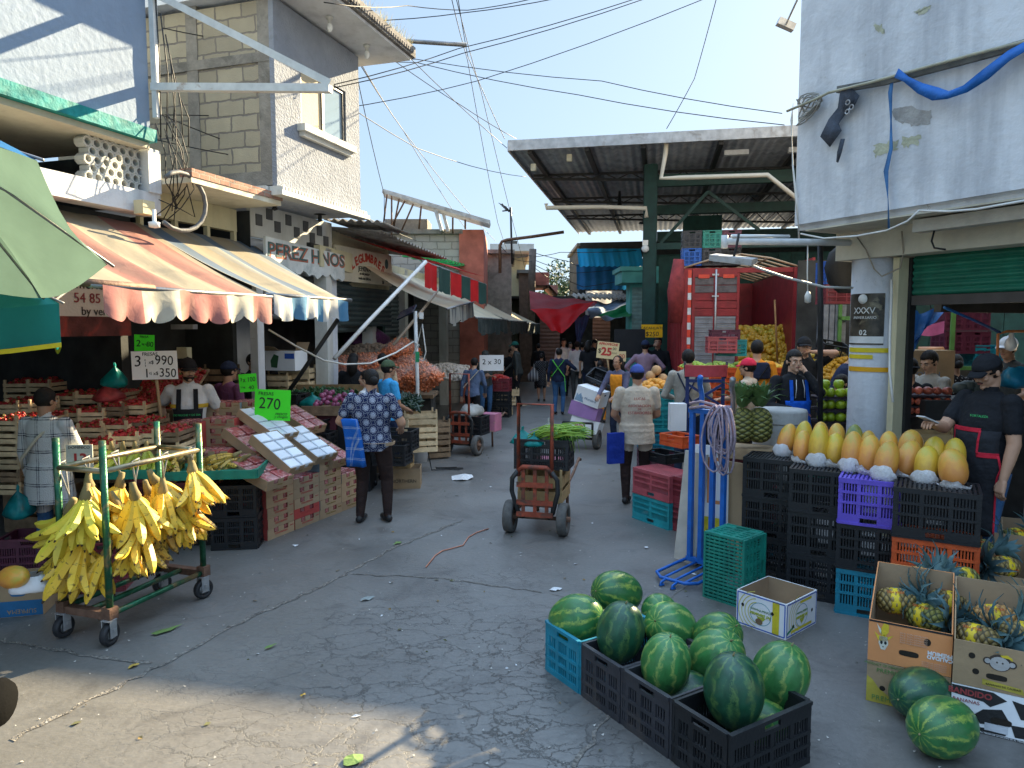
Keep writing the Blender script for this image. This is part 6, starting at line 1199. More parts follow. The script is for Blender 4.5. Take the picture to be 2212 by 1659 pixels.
# ================================================================ PEOPLE
SK = {k: M('skin_'+k, c, .5, .08, 9, .05, 60, spec=.35) for k, c in (('a', (.46, .26, .165)), ('b', (.36, .19, .115)), ('c', (.54, .33, .225)))}
hair_m = M('black_hair', (.010, .008, .007), .6, .3, 40, .4, 90, spec=.25); eye_w = M('eye_white', (.6, .58, .55), .3, .02, 3, 0); eye_d = M('dark_eye', (.015, .01, .008), .2, .02, 3, 0); lip_m = M('lips', (.30, .10, .08), .5, .05, 9, 0)
def cl(name, col, **k):
    m = M(name, col, .85, .2, 5, 1.0, 8, spec=.2, **k); m.node_tree.nodes['Bump'].inputs['Distance'].default_value = .03; return m
CLO = dict(black=cl('black_cloth', (.014, .015, .018)), navy=cl('navy_cloth', (.016, .024, .055)), denim=cl('blue_denim', (.045, .115, .24)), dkdenim=cl('dark_denim', (.02, .03, .06)), beige=cl('beige_shirt_cloth', (.50, .42, .33)), white=cl('white_cloth_shirt', (.58, .58, .58)), cream=cl('cream_tee', (.52, .46, .36)), blue=cl('sky_blue_tee', (.05, .32, .62)), purple=cl('purple_polo', (.16, .06, .13)), mauve=cl('mauve_hoodie', (.30, .20, .26)), grey=cl('grey_tee', (.055, .062, .062)), orange=cl('orange_cloth', (.70, .25, .02)), slate=cl('slate_hoodie', (.085, .12, .20)), brown=cl('dark_brown_trousers', (.030, .018, .016)), apblue=cl('royal_blue_apron', (.01, .10, .55)), red=cl('red_cap_cloth', (.62, .03, .07)), capblue=cl('blue_cap_cloth', (.05, .08, .28)), capgreen=cl('olive_cap_cloth', (.06, .09, .05)), capteal=cl('dark_green_cap_cloth', (.01, .09, .07)), lilac=cl('slate_jacket', (.10, .10, .16)), stone=cl('stone_overshirt', (.33, .31, .27)), tan=cl('tan_tee', (.45, .33, .22)))
shoe_m = M('dark_shoes', (.012, .012, .013), .5, .2)
def lattice(name, ground, ringc, k, fn):
    m, nt, b = base(name); c = coords(nt); s = sep(nt, c); xx = mth(nt, 'ADD', s[0], mth(nt, 'MULTIPLY', s[1], .5))
    u = mth(nt, 'SUBTRACT', mth(nt, 'FRACT', mth(nt, 'MULTIPLY_ADD', mth(nt, 'ADD', xx, s[2]), k, 50)), .5); v = mth(nt, 'SUBTRACT', mth(nt, 'FRACT', mth(nt, 'MULTIPLY_ADD', mth(nt, 'SUBTRACT', xx, s[2]), k, 50)), .5)
    r = mth(nt, 'SQRT', mth(nt, 'ADD', mth(nt, 'MULTIPLY', u, u), mth(nt, 'MULTIPLY', v, v))); a = mth(nt, 'ARCTAN2', v, u)
    rr = mth(nt, 'MULTIPLY_ADD', mth(nt, 'SINE', mth(nt, 'MULTIPLY', a, 8)), .035, r) if fn == 'flower' else r
    st = [(0, ringc), (.07, ground), (.12, ringc), (.20, ground), (.25, tuple(x*.55 for x in ringc)), (.33, ground), (.42, ground), (.48, tuple(x*.35 for x in ringc)), (.55, ground)] if fn == 'flower' else [(0, ringc), (.14, ground)]
    finish(nt, b, ramp(nt, rr, st, True), .85, .5, noise(nt, c, 11, 3, .8), spec=.2); MATS[name] = m; return m
CLO['floral'] = lattice('navy_medallion_blouse', (.012, .02, .075), (.50, .55, .66), 6.2, 'flower'); CLO['polka'] = lattice('polka_dot_dress', (.012, .012, .016), (.45, .45, .45), 16, 'dot')
def plaid(name, ground, line, k):
    m, nt, b = base(name); c = coords(nt); s = sep(nt, c); f = lambda x, o: ramp(nt, mth(nt, 'FRACT', mth(nt, 'MULTIPLY_ADD', x, k, o)), [(0, (0, 0, 0)), (.42, (1, 1, 1)), (.50, (0, 0, 0)), (.56, (1, 1, 1)), (.62, (0, 0, 0))], True)
    t = mth(nt, 'ADD', mth(nt, 'MULTIPLY', f(mth(nt, 'ADD', s[0], mth(nt, 'MULTIPLY', s[1], .6)), 20), .6), mth(nt, 'MULTIPLY', f(s[2], 20.3), .8)); br = ramp(nt, noise(nt, c, 18, 2), [(.35, (.3,)*3), (.6, (1, 1, 1))])
    finish(nt, b, mixc(nt, mth(nt, 'MULTIPLY', t, br), ground, line), .95, .6, noise(nt, c, 120, 2), spec=.1); MATS[name] = m; return m
CLO['plaid'] = plaid('white_plaid_flannel', (.56, .56, .56), (.02, .024, .045), 6.5); CLO['bagplaid'] = plaid('blue_plaid_bag', (.02, .13, .50), (.40, .48, .60), 9)
TORSO = [(.80, .150, .105, .0), (.90, .168, .122, .005), (1.00, .152, .112, -.005), (1.10, .150, .112, -.008), (1.22, .168, .118, -.004), (1.32, .172, .108, .006), (1.39, .150, .088, .012), (1.435, .080, .062, .012)]
VOX = {}
def remesh(mb, vox, it):
    me = mb.mesh('body'); o = bpy.data.objects.new('body_tmp', me); COL.objects.link(o)
    r = o.modifiers.new('r', 'REMESH'); r.mode = 'VOXEL'; r.voxel_size = vox; r.use_smooth_shade = True
    s = o.modifiers.new('s', 'SMOOTH'); s.iterations = it; s.factor = .5
    bpy.context.view_layer.update(); dg = bpy.context.evaluated_depsgraph_get(); out = bpy.data.meshes.new_from_object(o.evaluated_get(dg)); bpy.data.objects.remove(o); bpy.data.meshes.remove(me); return out
def person(label, px, ytop, d, rz, top='black', bot='dkdenim', skin='a', fat=1.0, lean=0, head=(0, 0), Rh=None, Lh=None, sleeve='short', hair='short', cap=None, feet=None, base=0.0, skirt=None, coat=None, vox=None, beard=False, capback=False, belly=0, curl=.6, Rhint=None, Lhint=None, hz=None):
    w = W(px, ytop, d); H = (w.z-base)/(1-.55*(1-cos(rad(lean)))) if hz is None else hz; k = H/1.7; X = w.x
    o = E('person', label, 'person', (X, d, base), rad(rz)); o.scale = (k,)*3; vox = vox or (.0105 if d < 10 else .016 if d < 14 else .022)
    LM = Matrix.Translation((0, 0, .92)) @ Matrix.Rotation(rad(lean), 4, 'X') @ Matrix.Translation((0, 0, -.92)); mb = MB(); prims = []
    def cap_(a, b, ra, rb, m): a, b = V(a), V(b); mb.ball(a, ra, 12, 8); mb.ball(b, rb, 12, 8); mb.tube([a, b], [ra, rb], 12); prims.append((a, b, ra, rb, m))
    def ell(c, r, m, T=None): mb.ball(c, r, 14, 10, 0, T); c = (T @ V(c)) if T is not None else V(c); prims.append((c, c, min(r)*.9, min(r)*.9, m))
    # torso
    n = 20; vs = []; fs = []
    for z, rx, ry, yo in TORSO:
        fz = fat if z < 1.3 else 1+(fat-1)*.55; by = belly*max(0, 1-abs(z-1.02)/.22)
        for j in range(n): a = 2*pi*j/n; y = ry*fz*sin(a); vs.append(LM @ V((rx*fz*cos(a), y+yo-(by if y < 0 else by*.15)*abs(sin(a)), z)))
    fs = [(i*n+j, i*n+(j+1) % n, (i+1)*n+(j+1) % n, (i+1)*n+j) for i in range(len(TORSO)-1) for j in range(n)]+[tuple(range(n-1, -1, -1)), tuple(range((len(TORSO)-1)*n, len(TORSO)*n))]; mb.add(vs, fs)
    hem = .86 if not coat else .62
    for z0, z1 in ((1.0, 1.22), (1.22, 1.36)): prims.append((LM @ V((-.07, 0, z0)), LM @ V((-.07, 0, z1)), .10*fat, .10*fat, 1)); prims.append((LM @ V((.07, 0, z0)), LM @ V((.07, 0, z1)), .10*fat, .10*fat, 1))
    prims.append((LM @ V((-.08, 0, .93)), LM @ V((.08, 0, .93)), .115*fat, .115*fat, 1)); prims.append((V((-.07, 0, .80)), V((.07, 0, .80)), .085*fat, .085*fat, 2))
    if coat or skirt:
        zz, wd = (coat or skirt); m_ = 1 if coat else 2; vs = []; zs = (.98, .85, zz+.02, zz)
        for q, z in enumerate(zs):
            for j in range(n): a = 2*pi*j/n; f = 1+(wd-1)*min(1, q/2); fl = 1+.03*sin(5*a)*q/3; vs.append(V((.165*fat*f*fl*cos(a), .118*fat*f*fl*sin(a), z)))
        mb.add(vs, [(i*n+(j+1) % n, i*n+j, (i+1)*n+j, (i+1)*n+(j+1) % n) for i in range(3) for j in range(n)]+[tuple(range(n)), tuple(range(4*n-1, 3*n-1, -1))]); 
        for x in (-.09, .09): prims.append((V((x, 0, .9)), V((x, 0, zz+.06)), .12*fat*wd, .12*fat*wd, m_))
    # arms
    tips = []
    for sgn, tgt, hint in ((-1, Rh, Rhint), (1, Lh, Lhint)):
        S = LM @ V((sgn*.178*(1+(fat-1)*.5), .008, 1.365)); tgt = V(tgt) if tgt is not None else V((sgn*.26*fat, -.03, .83)); dv = tgt-S; L1, L2 = .285, .255; D = min(dv.length, L1+L2-.005); dv.normalize(); T_ = S+dv*D
        h = V(hint) if hint is not None else V((sgn*.5, .6, -.3)); h = (h-dv*h.dot(dv)).normalized(); ca = (L1*L1+D*D-L2*L2)/(2*L1*D); El = S+dv*L1*ca+h*L1*sqrt(max(0, 1-ca*ca)); af = .5+.5*fat
        cap_(S, S.lerp(El, .02), .064*af, .06*af, 1); fd = (T_-El).normalized()
        if sleeve == 'long': cap_(S, El, .060*af, .048*af, 1); cap_(El, T_-fd*.02, .047*af, .036, 1); cap_(T_-fd*.03, T_, .027, .026, 0)
        elif sleeve == 'none': cap_(S, El, .052*af, .042*af, 0); cap_(El, T_, .042*af, .026, 0)
        else: cap_(S, S.lerp(El, .62), .063*af, .058*af, 1); cap_(S.lerp(El, .5), El, .047*af, .041*af, 0); cap_(El, El.lerp(T_, .4), .041*af, .037*af, 0); cap_(El.lerp(T_, .4), T_, .037*af, .026, 0)
        lat = fd.cross(V((0, 0, 1))); lat = V((1, 0, 0)) if lat.length < .3 else lat; lat.normalize(); nrm = lat.cross(fd).normalized()
        for q in (-.022, 0, .022): cap_(T_+fd*.02+lat*q*.6, T_+fd*.085+lat*q, .020, .017, 0)
        tips.append((T_, fd, lat, nrm, sgn))
    # legs
    ft = feet or [(-.10, .0, 8), (.10, .02, -8)]
    for sgn, (fx, fy, yw) in zip((-1, 1), ft):
        hp = V((sgn*.088*fat, 0, .87)); ank = V((fx, fy+.02, .085)); dv = ank-hp; D = min(dv.length, .80); dv.normalize(); ank = hp+dv*D; ca = (.41**2+D*D-.39**2)/(2*.41*D); h = V((0, -1, 0)); h = (h-dv*h.dot(dv)).normalized(); kn = hp+dv*.41*ca+h*.41*sqrt(max(0, 1-ca*ca)); lm = 2 if not skirt else 0; lf = .6+.4*fat
        cap_(hp, kn, .092*lf*(1 if not skirt else .8), .062*lf, lm); cap_(kn, kn.lerp(ank, .35), .060*lf, .058*lf, lm); cap_(kn.lerp(ank, .3), ank, .058*lf, .047 if not skirt else .034, lm)
        fdv = V((sin(rad(yw)), -cos(rad(yw)), 0)); cap_(ank+V((0, 0, -.045))-fdv*.04, V((ank.x, ank.y, .034))+fdv*.15, .040, .032, 3); cap_(V((ank.x, ank.y, .045)), V((ank.x, ank.y, .04))+fdv*.08, .042, .040, 3)
    # head
    hp_ = LM @ V((0, -.012, 1.575)); HM = Matrix.Translation(hp_) @ Matrix.Rotation(rad(lean*.45), 4, 'X') @ Matrix.Rotation(rad(head[0]), 4, 'Z') @ Matrix.Rotation(rad(head[1]), 4, 'X')
    cap_(LM @ V((0, .012, 1.40)), HM @ V((0, .022, -.06)), .056*(.7+.3*fat), .052*(.7+.3*fat), 0)
    for c, r in (((0, .012, .028), (.073, .092, .09)), ((0, -.020, -.045), (.055*(.8+.2*fat), .066, .066)), ((0, -.074, -.088), (.022, .018, .017)), ((0, -.077, .026), (.046, .016, .012)), ((-.075, .01, -.008), (.010, .02, .029)), ((.075, .01, -.008), (.010, .02, .029)), ((0, -.082, -.052), (.022, .012, .012)), ((-.035, -.066, -.022), (.022, .02, .018)), ((.035, -.066, -.022), (.022, .02, .018))): ell(c, r, 0, HM)
    mb.tube([HM @ V((0, -.088, .012)), HM @ V((0, -.102, -.012)), HM @ V((0, -.106, -.022)), HM @ V((0, -.086, -.034))], [.008, .011, .0135, .008], 8)
    prims.append((HM @ V((0, 0, .0)), HM @ V((0, -.02, -.04)), .085, .07, 0))
    me = remesh(mb, vox, 3 if vox < .013 else 2)
    nv = len(me.vertices); co = np.empty(nv*3); me.vertices.foreach_get('co', co); co = co.reshape(-1, 3); fc = [tuple(p.vertices) for p in me.polygons]; cen = np.array([co[list(f)].mean(0) for f in fc]); best = np.full(len(fc), 9.); mi = np.zeros(len(fc), int)
    for a, b, ra, rb, m in prims:
        a, b = np.array(a), np.array(b); ab = b-a; L_ = max(1e-9, ab @ ab); t = np.clip(((cen-a) @ ab)/L_, 0, 1); dd = np.linalg.norm(cen-a-t[:, None]*ab, axis=1)-(ra+(rb-ra)*t); q = dd < best; best[q] = dd[q]; mi[q] = m
    bpy.data.meshes.remove(me); B = MB(); B.v = [tuple(x) for x in co]; B.f = fc; B.m = [int(x) for x in mi]; B.sm = [True]*len(fc)
    for T_, fd, lat, nrm, sgn in tips:
        up = -1 if nrm.z > 0 else 1
        for q, (off, ln) in enumerate(((-.028, .066), (-.010, .076), (.010, .072), (.027, .055))):
            p = T_+fd*.085+lat*off; d1 = (fd+nrm*up*curl*.5).normalized(); d2 = (fd*.6+nrm*up*curl*1.3).normalized(); B.tube([p, p+d1*ln*.5, p+d1*ln*.5+d2*ln*.5], [.0098, .0088, .0068], 7, 0)
        p = T_+fd*.03-lat*.028*sgn*(1 if lat.x >= 0 else -1); d1 = (fd*.75-lat*.55*sgn*(1 if lat.x >= 0 else -1)+nrm*up*.25).normalized(); B.tube([p, p+d1*.035, p+(d1*.6+fd*.5).normalized()*.062], [.013, .0115, .008], 7, 0)
    for s in (-1, 1):
        B.ball(HM @ V((s*.031, -.0845, .004)), (.0095, .008, .0055), 8, 6, 4); B.ball(HM @ V((s*.031, -.0895, .004)), .0052, 8, 6, 5)
        B.tube([HM @ V((s*.014, -.094, .024)), HM @ V((s*.032, -.092, .029)), HM @ V((s*.050, -.078, .022))], [.004, .005, .003], 5, 6)
    B.tube([HM @ V((-.022, -.088, -.052)), HM @ V((0, -.0965, -.051)), HM @ V((.022, -.088, -.052))], [.003, .006, .003], 6, 7)
    if beard: B.tube([HM @ V((-.026, -.088, -.046)), HM @ V((0, -.098, -.040)), HM @ V((.026, -.088, -.046))], .0045, 5, 6)
    B.build('body', [SK[skin], CLO[top], CLO[bot], shoe_m, eye_w, eye_d, hair_m, lip_m], o)
    # hair and cap
    hb = MB()
    def shell(c, r, keepf, nn=28, kk=20):
        t = MB(); t.ball(c, r, nn, kk); vv = t.v; ff = [f for f in t.f if keepf(sum((V(vv[i]) for i in f), V())/len(f))]; hb.add(vv, ff, 0, HM, True)
    if hair in ('short', 'long', 'bun', 'pony', 'balding'):
        hl = {'short': -.055, 'balding': -.05}.get(hair, -.075)
        shell((0, .016, .03), (.080, .099, .098), lambda p: (p.y > -.012 and p.z > hl) or (p.z > .062 and (hair != 'balding' or p.y > -.02)) or (abs(p.x) > .062 and p.y > -.035 and p.z > -.005))
    if hair in ('long', 'balding'): hb.tube([HM @ V((0, .06, .06)), HM @ V((0, .085, -.06)), HM @ V((0, .09, -.15)), HM @ V((0, .085, -.26 if hair == 'long' else -.15))], [.07, .085, .08, .03 if hair == 'long' else .05], 12)
    if hair == 'bun': hb.ball(HM @ V((.01, .115, .0)), (.05, .045, .05))
    if hair == 'pony': hb.tube([HM @ V((0, .10, .03)), HM @ V((0, .14, -.02)), HM @ V((0, .13, -.16))], [.03, .035, .012], 9)
    if beard is True: shell((0, -.022, -.047), (.058, .069, .069), lambda p: p.z < -.055 and p.y < .01)
    if hb.v: hb.build('hair', hair_m, o, solid=.004)
    if cap:
        c_ = MB(); CM_ = HM @ Matrix.Rotation(pi if capback else 0, 4, 'Z'); t = MB(); t.ball((0, .012, .035), (.086, .104, .098), 24, 16); c_.add(t.v, [f for f in t.f if (sum((V(t.v[i]) for i in f), V())/len(f)).z > .040], 0, CM_, True)
        c_.sheet(lambda u, v: CM_ @ V(((u-.5)*.155*(1-.25*v*v), -.070-.085*v*sqrt(max(0, 1-(2*u-1)**2*.75)), .046-.022*v-.018*(2*u-1)**2)), 10, 5); c_.ball(CM_ @ V((0, .012, .133)), .008, 6, 4); c_.build('cap', CLO[cap] if isinstance(cap, str) else cap, o, solid=.004)
    o['_h'] = 0; del o['_h']; return o, LM, HM, tips
def panel(o, LM, name, m, z0, z1, a0, a1, grow=1.07, fat=1.0, belly=0, back=False, w=None):
    """cloth panel lying on the trunk between two heights"""
    zs = [t[0] for t in TORSO]
    def f(u, v):
        z = z1+(z0-z1)*v; zz = min(max(z, zs[0]), zs[-1]); i = max(0, min(len(TORSO)-2, int(np.searchsorted(zs, zz))-1)); t = (zz-zs[i])/(zs[i+1]-zs[i]); rx, ry, yo = [TORSO[i][q]+(TORSO[i+1][q]-TORSO[i][q])*t for q in (1, 2, 3)]
        fz = fat if z < 1.3 else 1+(fat-1)*.55; a = a0+(a1-a0)*u; by = belly*max(0, 1-abs(z-1.02)/.22); s_ = 1 if back else -1; p = V((rx*fz*grow*sin(a), s_*(ry*fz*grow*cos(a)+.012+(0 if back else by*cos(a)))+yo, z)); return LM @ p if z > .9 else p+V((0, -.02 if not back else 0, 0))
    b = MB(); b.sheet(f, 14, 12); return b.build(name, m, o, solid=.005)
def backtext(o, LM, lines, fat, mt, side=1):
    for s, sz, x, z in lines:
        p = LM @ V((x, side*(.118*fat+.018), z)); text(o, s, sz, p, mt, rot=(pi/2, 0, pi if side > 0 else 0), ext=.002)
# --- near figures
o, LM, HM, T = person('woman seen from behind in a navy medallion blouse and black trousers', 800, 797, 7.55, 172, 'floral', 'brown', 'a', 1.38, Lh=(.30, -.20, 1.0), Rh=(-.26, -.26, 1.02), hair='bun', feet=[(-.16, -.06, 40), (.13, .02, 0)], head=(40, 0), vox=.008)
panel(o, LM, 'hem_band', CLO['tan'], .865, .905, -pi, pi, 1.10, 1.38)
b = MB(); b.sheet(lambda u, v: (.02*sin(v*3)*(1-v)+.10*(v*.6)-.13*(u-.5)*(1+.3*v)+.05, -.05+.11*(u-.5)+.05*sin(pi*u)*v, -.50*v), 8, 8); sb = b.build('shopping_bag', CLO['bagplaid'], None, W(742, 905, 7.35), rad(20), solid=.05); tag(sb, 'blue plaid shopping bag hanging from the elbow of the blouse woman', 'bag')
o, LM, HM, T = person('man in a beige porter shirt seen from behind wearing a blue cap', 1377, 788, 8.40, 181, 'beige', 'brown', 'b', 1.30, coat=(.74, 1.06), Rh=(-.15, -.26, 1.0), Lh=(.17, -.24, .98), cap='capblue', vox=.008, feet=[(-.12, 0, 10), (.13, .03, -25)])
backtext(o, LM, [('LUCAS', .045, .0, 1.30), ('ASOCIACION', .045, .0, 1.215), ('DE', .035, .0, 1.175), ('ESTIBADORES', .045, .0, 1.13)], 1.30, M('red_stitching', (.34, .05, .04), .8))
b = MB(); b.box(-.10, .10, -.03, .03, -.36, 0); tag(b.build('cloth_bag', cl('deep_blue_bag', (.012, .035, .26)), None, W(1330, 935, 8.25), rad(20)), 'deep blue cloth bag held by the man in the beige shirt', 'bag')
o, LM, HM, T = person('man in a black polo and red trimmed black apron looking down at his phone', 2138, 766, 5.25, -78, 'black', 'denim', 'a', 1.18, Rh=(-.06, -.40, 1.20), Lh=(.24, -.08, .84), head=(0, 24), cap='black', base=.15, vox=.0065, beard='m', curl=.9, Rhint=(-.5, .2, -1), belly=.03)
panel(o, LM, 'apron', cl('black_apron', (.02, .021, .025)), .42, 1.17, -1.25, 1.25, 1.10, 1.18, .03); rt = cl('red_trim', (.50, .02, .04))
for a0, a1, z0, z1 in ((-1.25, -1.17, .42, 1.0), (1.17, 1.25, .42, 1.0), (-.55, .55, 1.155, 1.185), (.50, .57, 1.0, 1.17), (-.57, -.50, 1.0, 1.17), (.5, 1.25, .98, 1.015), (-1.25, -.5, .98, 1.015)): panel(o, LM, 'red_edging', rt, z0, z1, a0, a1, 1.115, 1.18, .03)
ph = T[0]; b = MB(); b.box(-.036, .036, -.005, .005, -.075, .075); tag(b.build('phone', M('phone_white', (.5, .5, .5), .2), None, o.matrix_basis @ (ph[0]+ph[1]*.10+V((0, 0, .025))), 0, (rad(70), 0, rad(-70))), 'white phone held by the man in the black apron', 'phone')
text(o, 'FORTALEZA', .022, LM @ V((.09, -.155, 1.27)), M('green_stitching', (.05, .5, .15), .7), rot=(pi/2, 0, .3), ext=.001); cp = M('cap_print', (.30, .36, .28), .8, .6, 30); b = MB(); t = MB(); t.ball((0, .012, .035), (.088, .106, .0995), 24, 16); b.add(t.v, [f for f in t.f if (lambda c: c.z > .05 and c.z < .115 and c.y < -.035)(sum((V(t.v[i]) for i in f), V())/len(f))], 0, HM, True); b.build('cap_picture', cp, o)
o, LM, HM, T = person('woman in a royal blue apron and black hoodie touching her cheek', 1716, 755, 7.55, 8, 'black', 'black', 'c', 1.12, Rh=(-.17, -.28, 1.10), Lh=(.075, -.115, 1.46), sleeve='long', hair='pony', head=(-6, 4), base=.15, vox=.008, curl=.3, Lhint=(.6, .1, -.8))
panel(o, LM, 'apron', CLO['apblue'], .7, 1.17, -.85, .85, 1.09, 1.12)
for s in (-1, 1): b = MB(); b.bar(LM @ V((s*.09, -.145, 1.165)), LM @ V((s*.085, -.105, 1.385)), .035, .008); b.build('apron_strap', CLO['apblue'], o)
for i, ch in enumerate('UCHEPAS DE MICHOACAN'): t_ = (i-9.5)/9.5; text(o, ch, .028, (t_*.125, -.156+abs(t_)*.02, 1.06-.05*t_*t_), M('pink_stitching', (.6, .25, .25), .7), rot=(pi/2, t_*.7, t_*.4), ext=.001)
for s in (-1, 1): b = MB(); b.tube([LM @ V((s*.035, -.12, 1.39)), LM @ V((s*.045, -.145, 1.3)), LM @ V((s*.05, -.142, 1.2))], .004, 5); b.build('hood_cord', CLO['white'], o)
o, LM, HM, T = person('strawberry seller with a black cap, white tee and black bib apron', 406, 774, 7.7, 14, 'white', 'black', 'a', 1.06, Rh=(-.24, .10, .95), Lh=(.22, -.05, .90), head=(22, 6), cap='black', beard=True, vox=.009)
panel(o, LM, 'apron', CLO['black'], .6, 1.18, -.9, .9, 1.09, 1.06)
for s in (-1, 1): b = MB(); b.bar(LM @ V((s*.085, -.135, 1.175)), LM @ V((s*.08, -.10, 1.385)), .045, .008); b.build('apron_strap', CLO['black'], o)
panel(o, LM, 'tee_stripe', M('yellow_stripe', (.55, .36, .03), .8), 1.19, 1.23, -1.5, -.6, 1.05, 1.06); panel(o, LM, 'tee_stripe', M('yellow_stripe'), 1.19, 1.23, .6, 1.5, 1.05, 1.06)
gt = M('green_stitching'); text(o, 'DE NOCHE Y DE DIA', .028, (0, -.157, 1.12), gt, ext=.001); text(o, 'DIOS ME GUIA', .026, (0, -.158, .98), M('yellow_stitching', (.6, .5, .05), .7), ext=.001)
b = MB(); b.prism([(-.055, 1.02), (.06, 1.02), (.06, 1.05), (.03, 1.075), (-.02, 1.075), (-.03, 1.05), (-.055, 1.045)], -.158, -.154); b.build('van_emblem', M('pale_stitching', (.42, .48, .6), .7), o)
o, LM, HM, T = person('woman in a white plaid flannel coat seen from behind at the cart', 96, 838, 6.15, 174, 'plaid', 'denim', 'b', 1.18, Lh=(.26, -.06, .80), Rh=(-.14, -.30, 1.05), sleeve='long', hair='short', coat=(.62, 1.25), head=(-8, 8), vox=.0085)
b = MB(); b.tube([LM @ V((-.16, .02, 1.41)), LM @ V((-.02, .15, 1.25)), LM @ V((.14, .16, 1.05)), LM @ V((.20, .08, .95))], .014, 6); b.build('bag_strap', CLO['cream'], o)
bag('teal see-through bag of fruit carried by the plaid woman', W(42, 1122, 6.0), .12, .30, M('teal_film_thin', (.02, .30, .32), .25, .4, 7, .4, 12, trans=.5, col2=(.12, .05, .06)), 11)
o, LM, HM, T = person('man in a pink cap and beige porter shirt gesturing at the fruit', 1617, 774, 9.3, -125, 'beige', 'brown', 'a', 1.1, Rh=(-.14, -.42, 1.12), Lh=(.25, -.1, .9), cap='red', vox=.010)
backtext(o, LM, [('ASOCIACION', .03, .0, 1.24), ('DE', .03, 0, 1.2), ('ESTIBADORES', .03, 0, 1.16)], 1.1, M('red_stitching'))
o, LM, HM, T = person('man in a white overshirt with a dark backpack behind the blue hand truck', 1487, 754, 9.6, 168, 'stone', 'dkdenim', 'a', 1.08, sleeve='long', Rh=(-.16, -.28, 1.05), Lh=(.18, -.26, 1.05))
for s in (-1, 1): b = MB(); b.bar(LM @ V((s*.13, .10, 1.40)), LM @ V((-s*.06, .155, 1.02)), .04, .012); b.build('harness_strap', CLO['navy'], o)
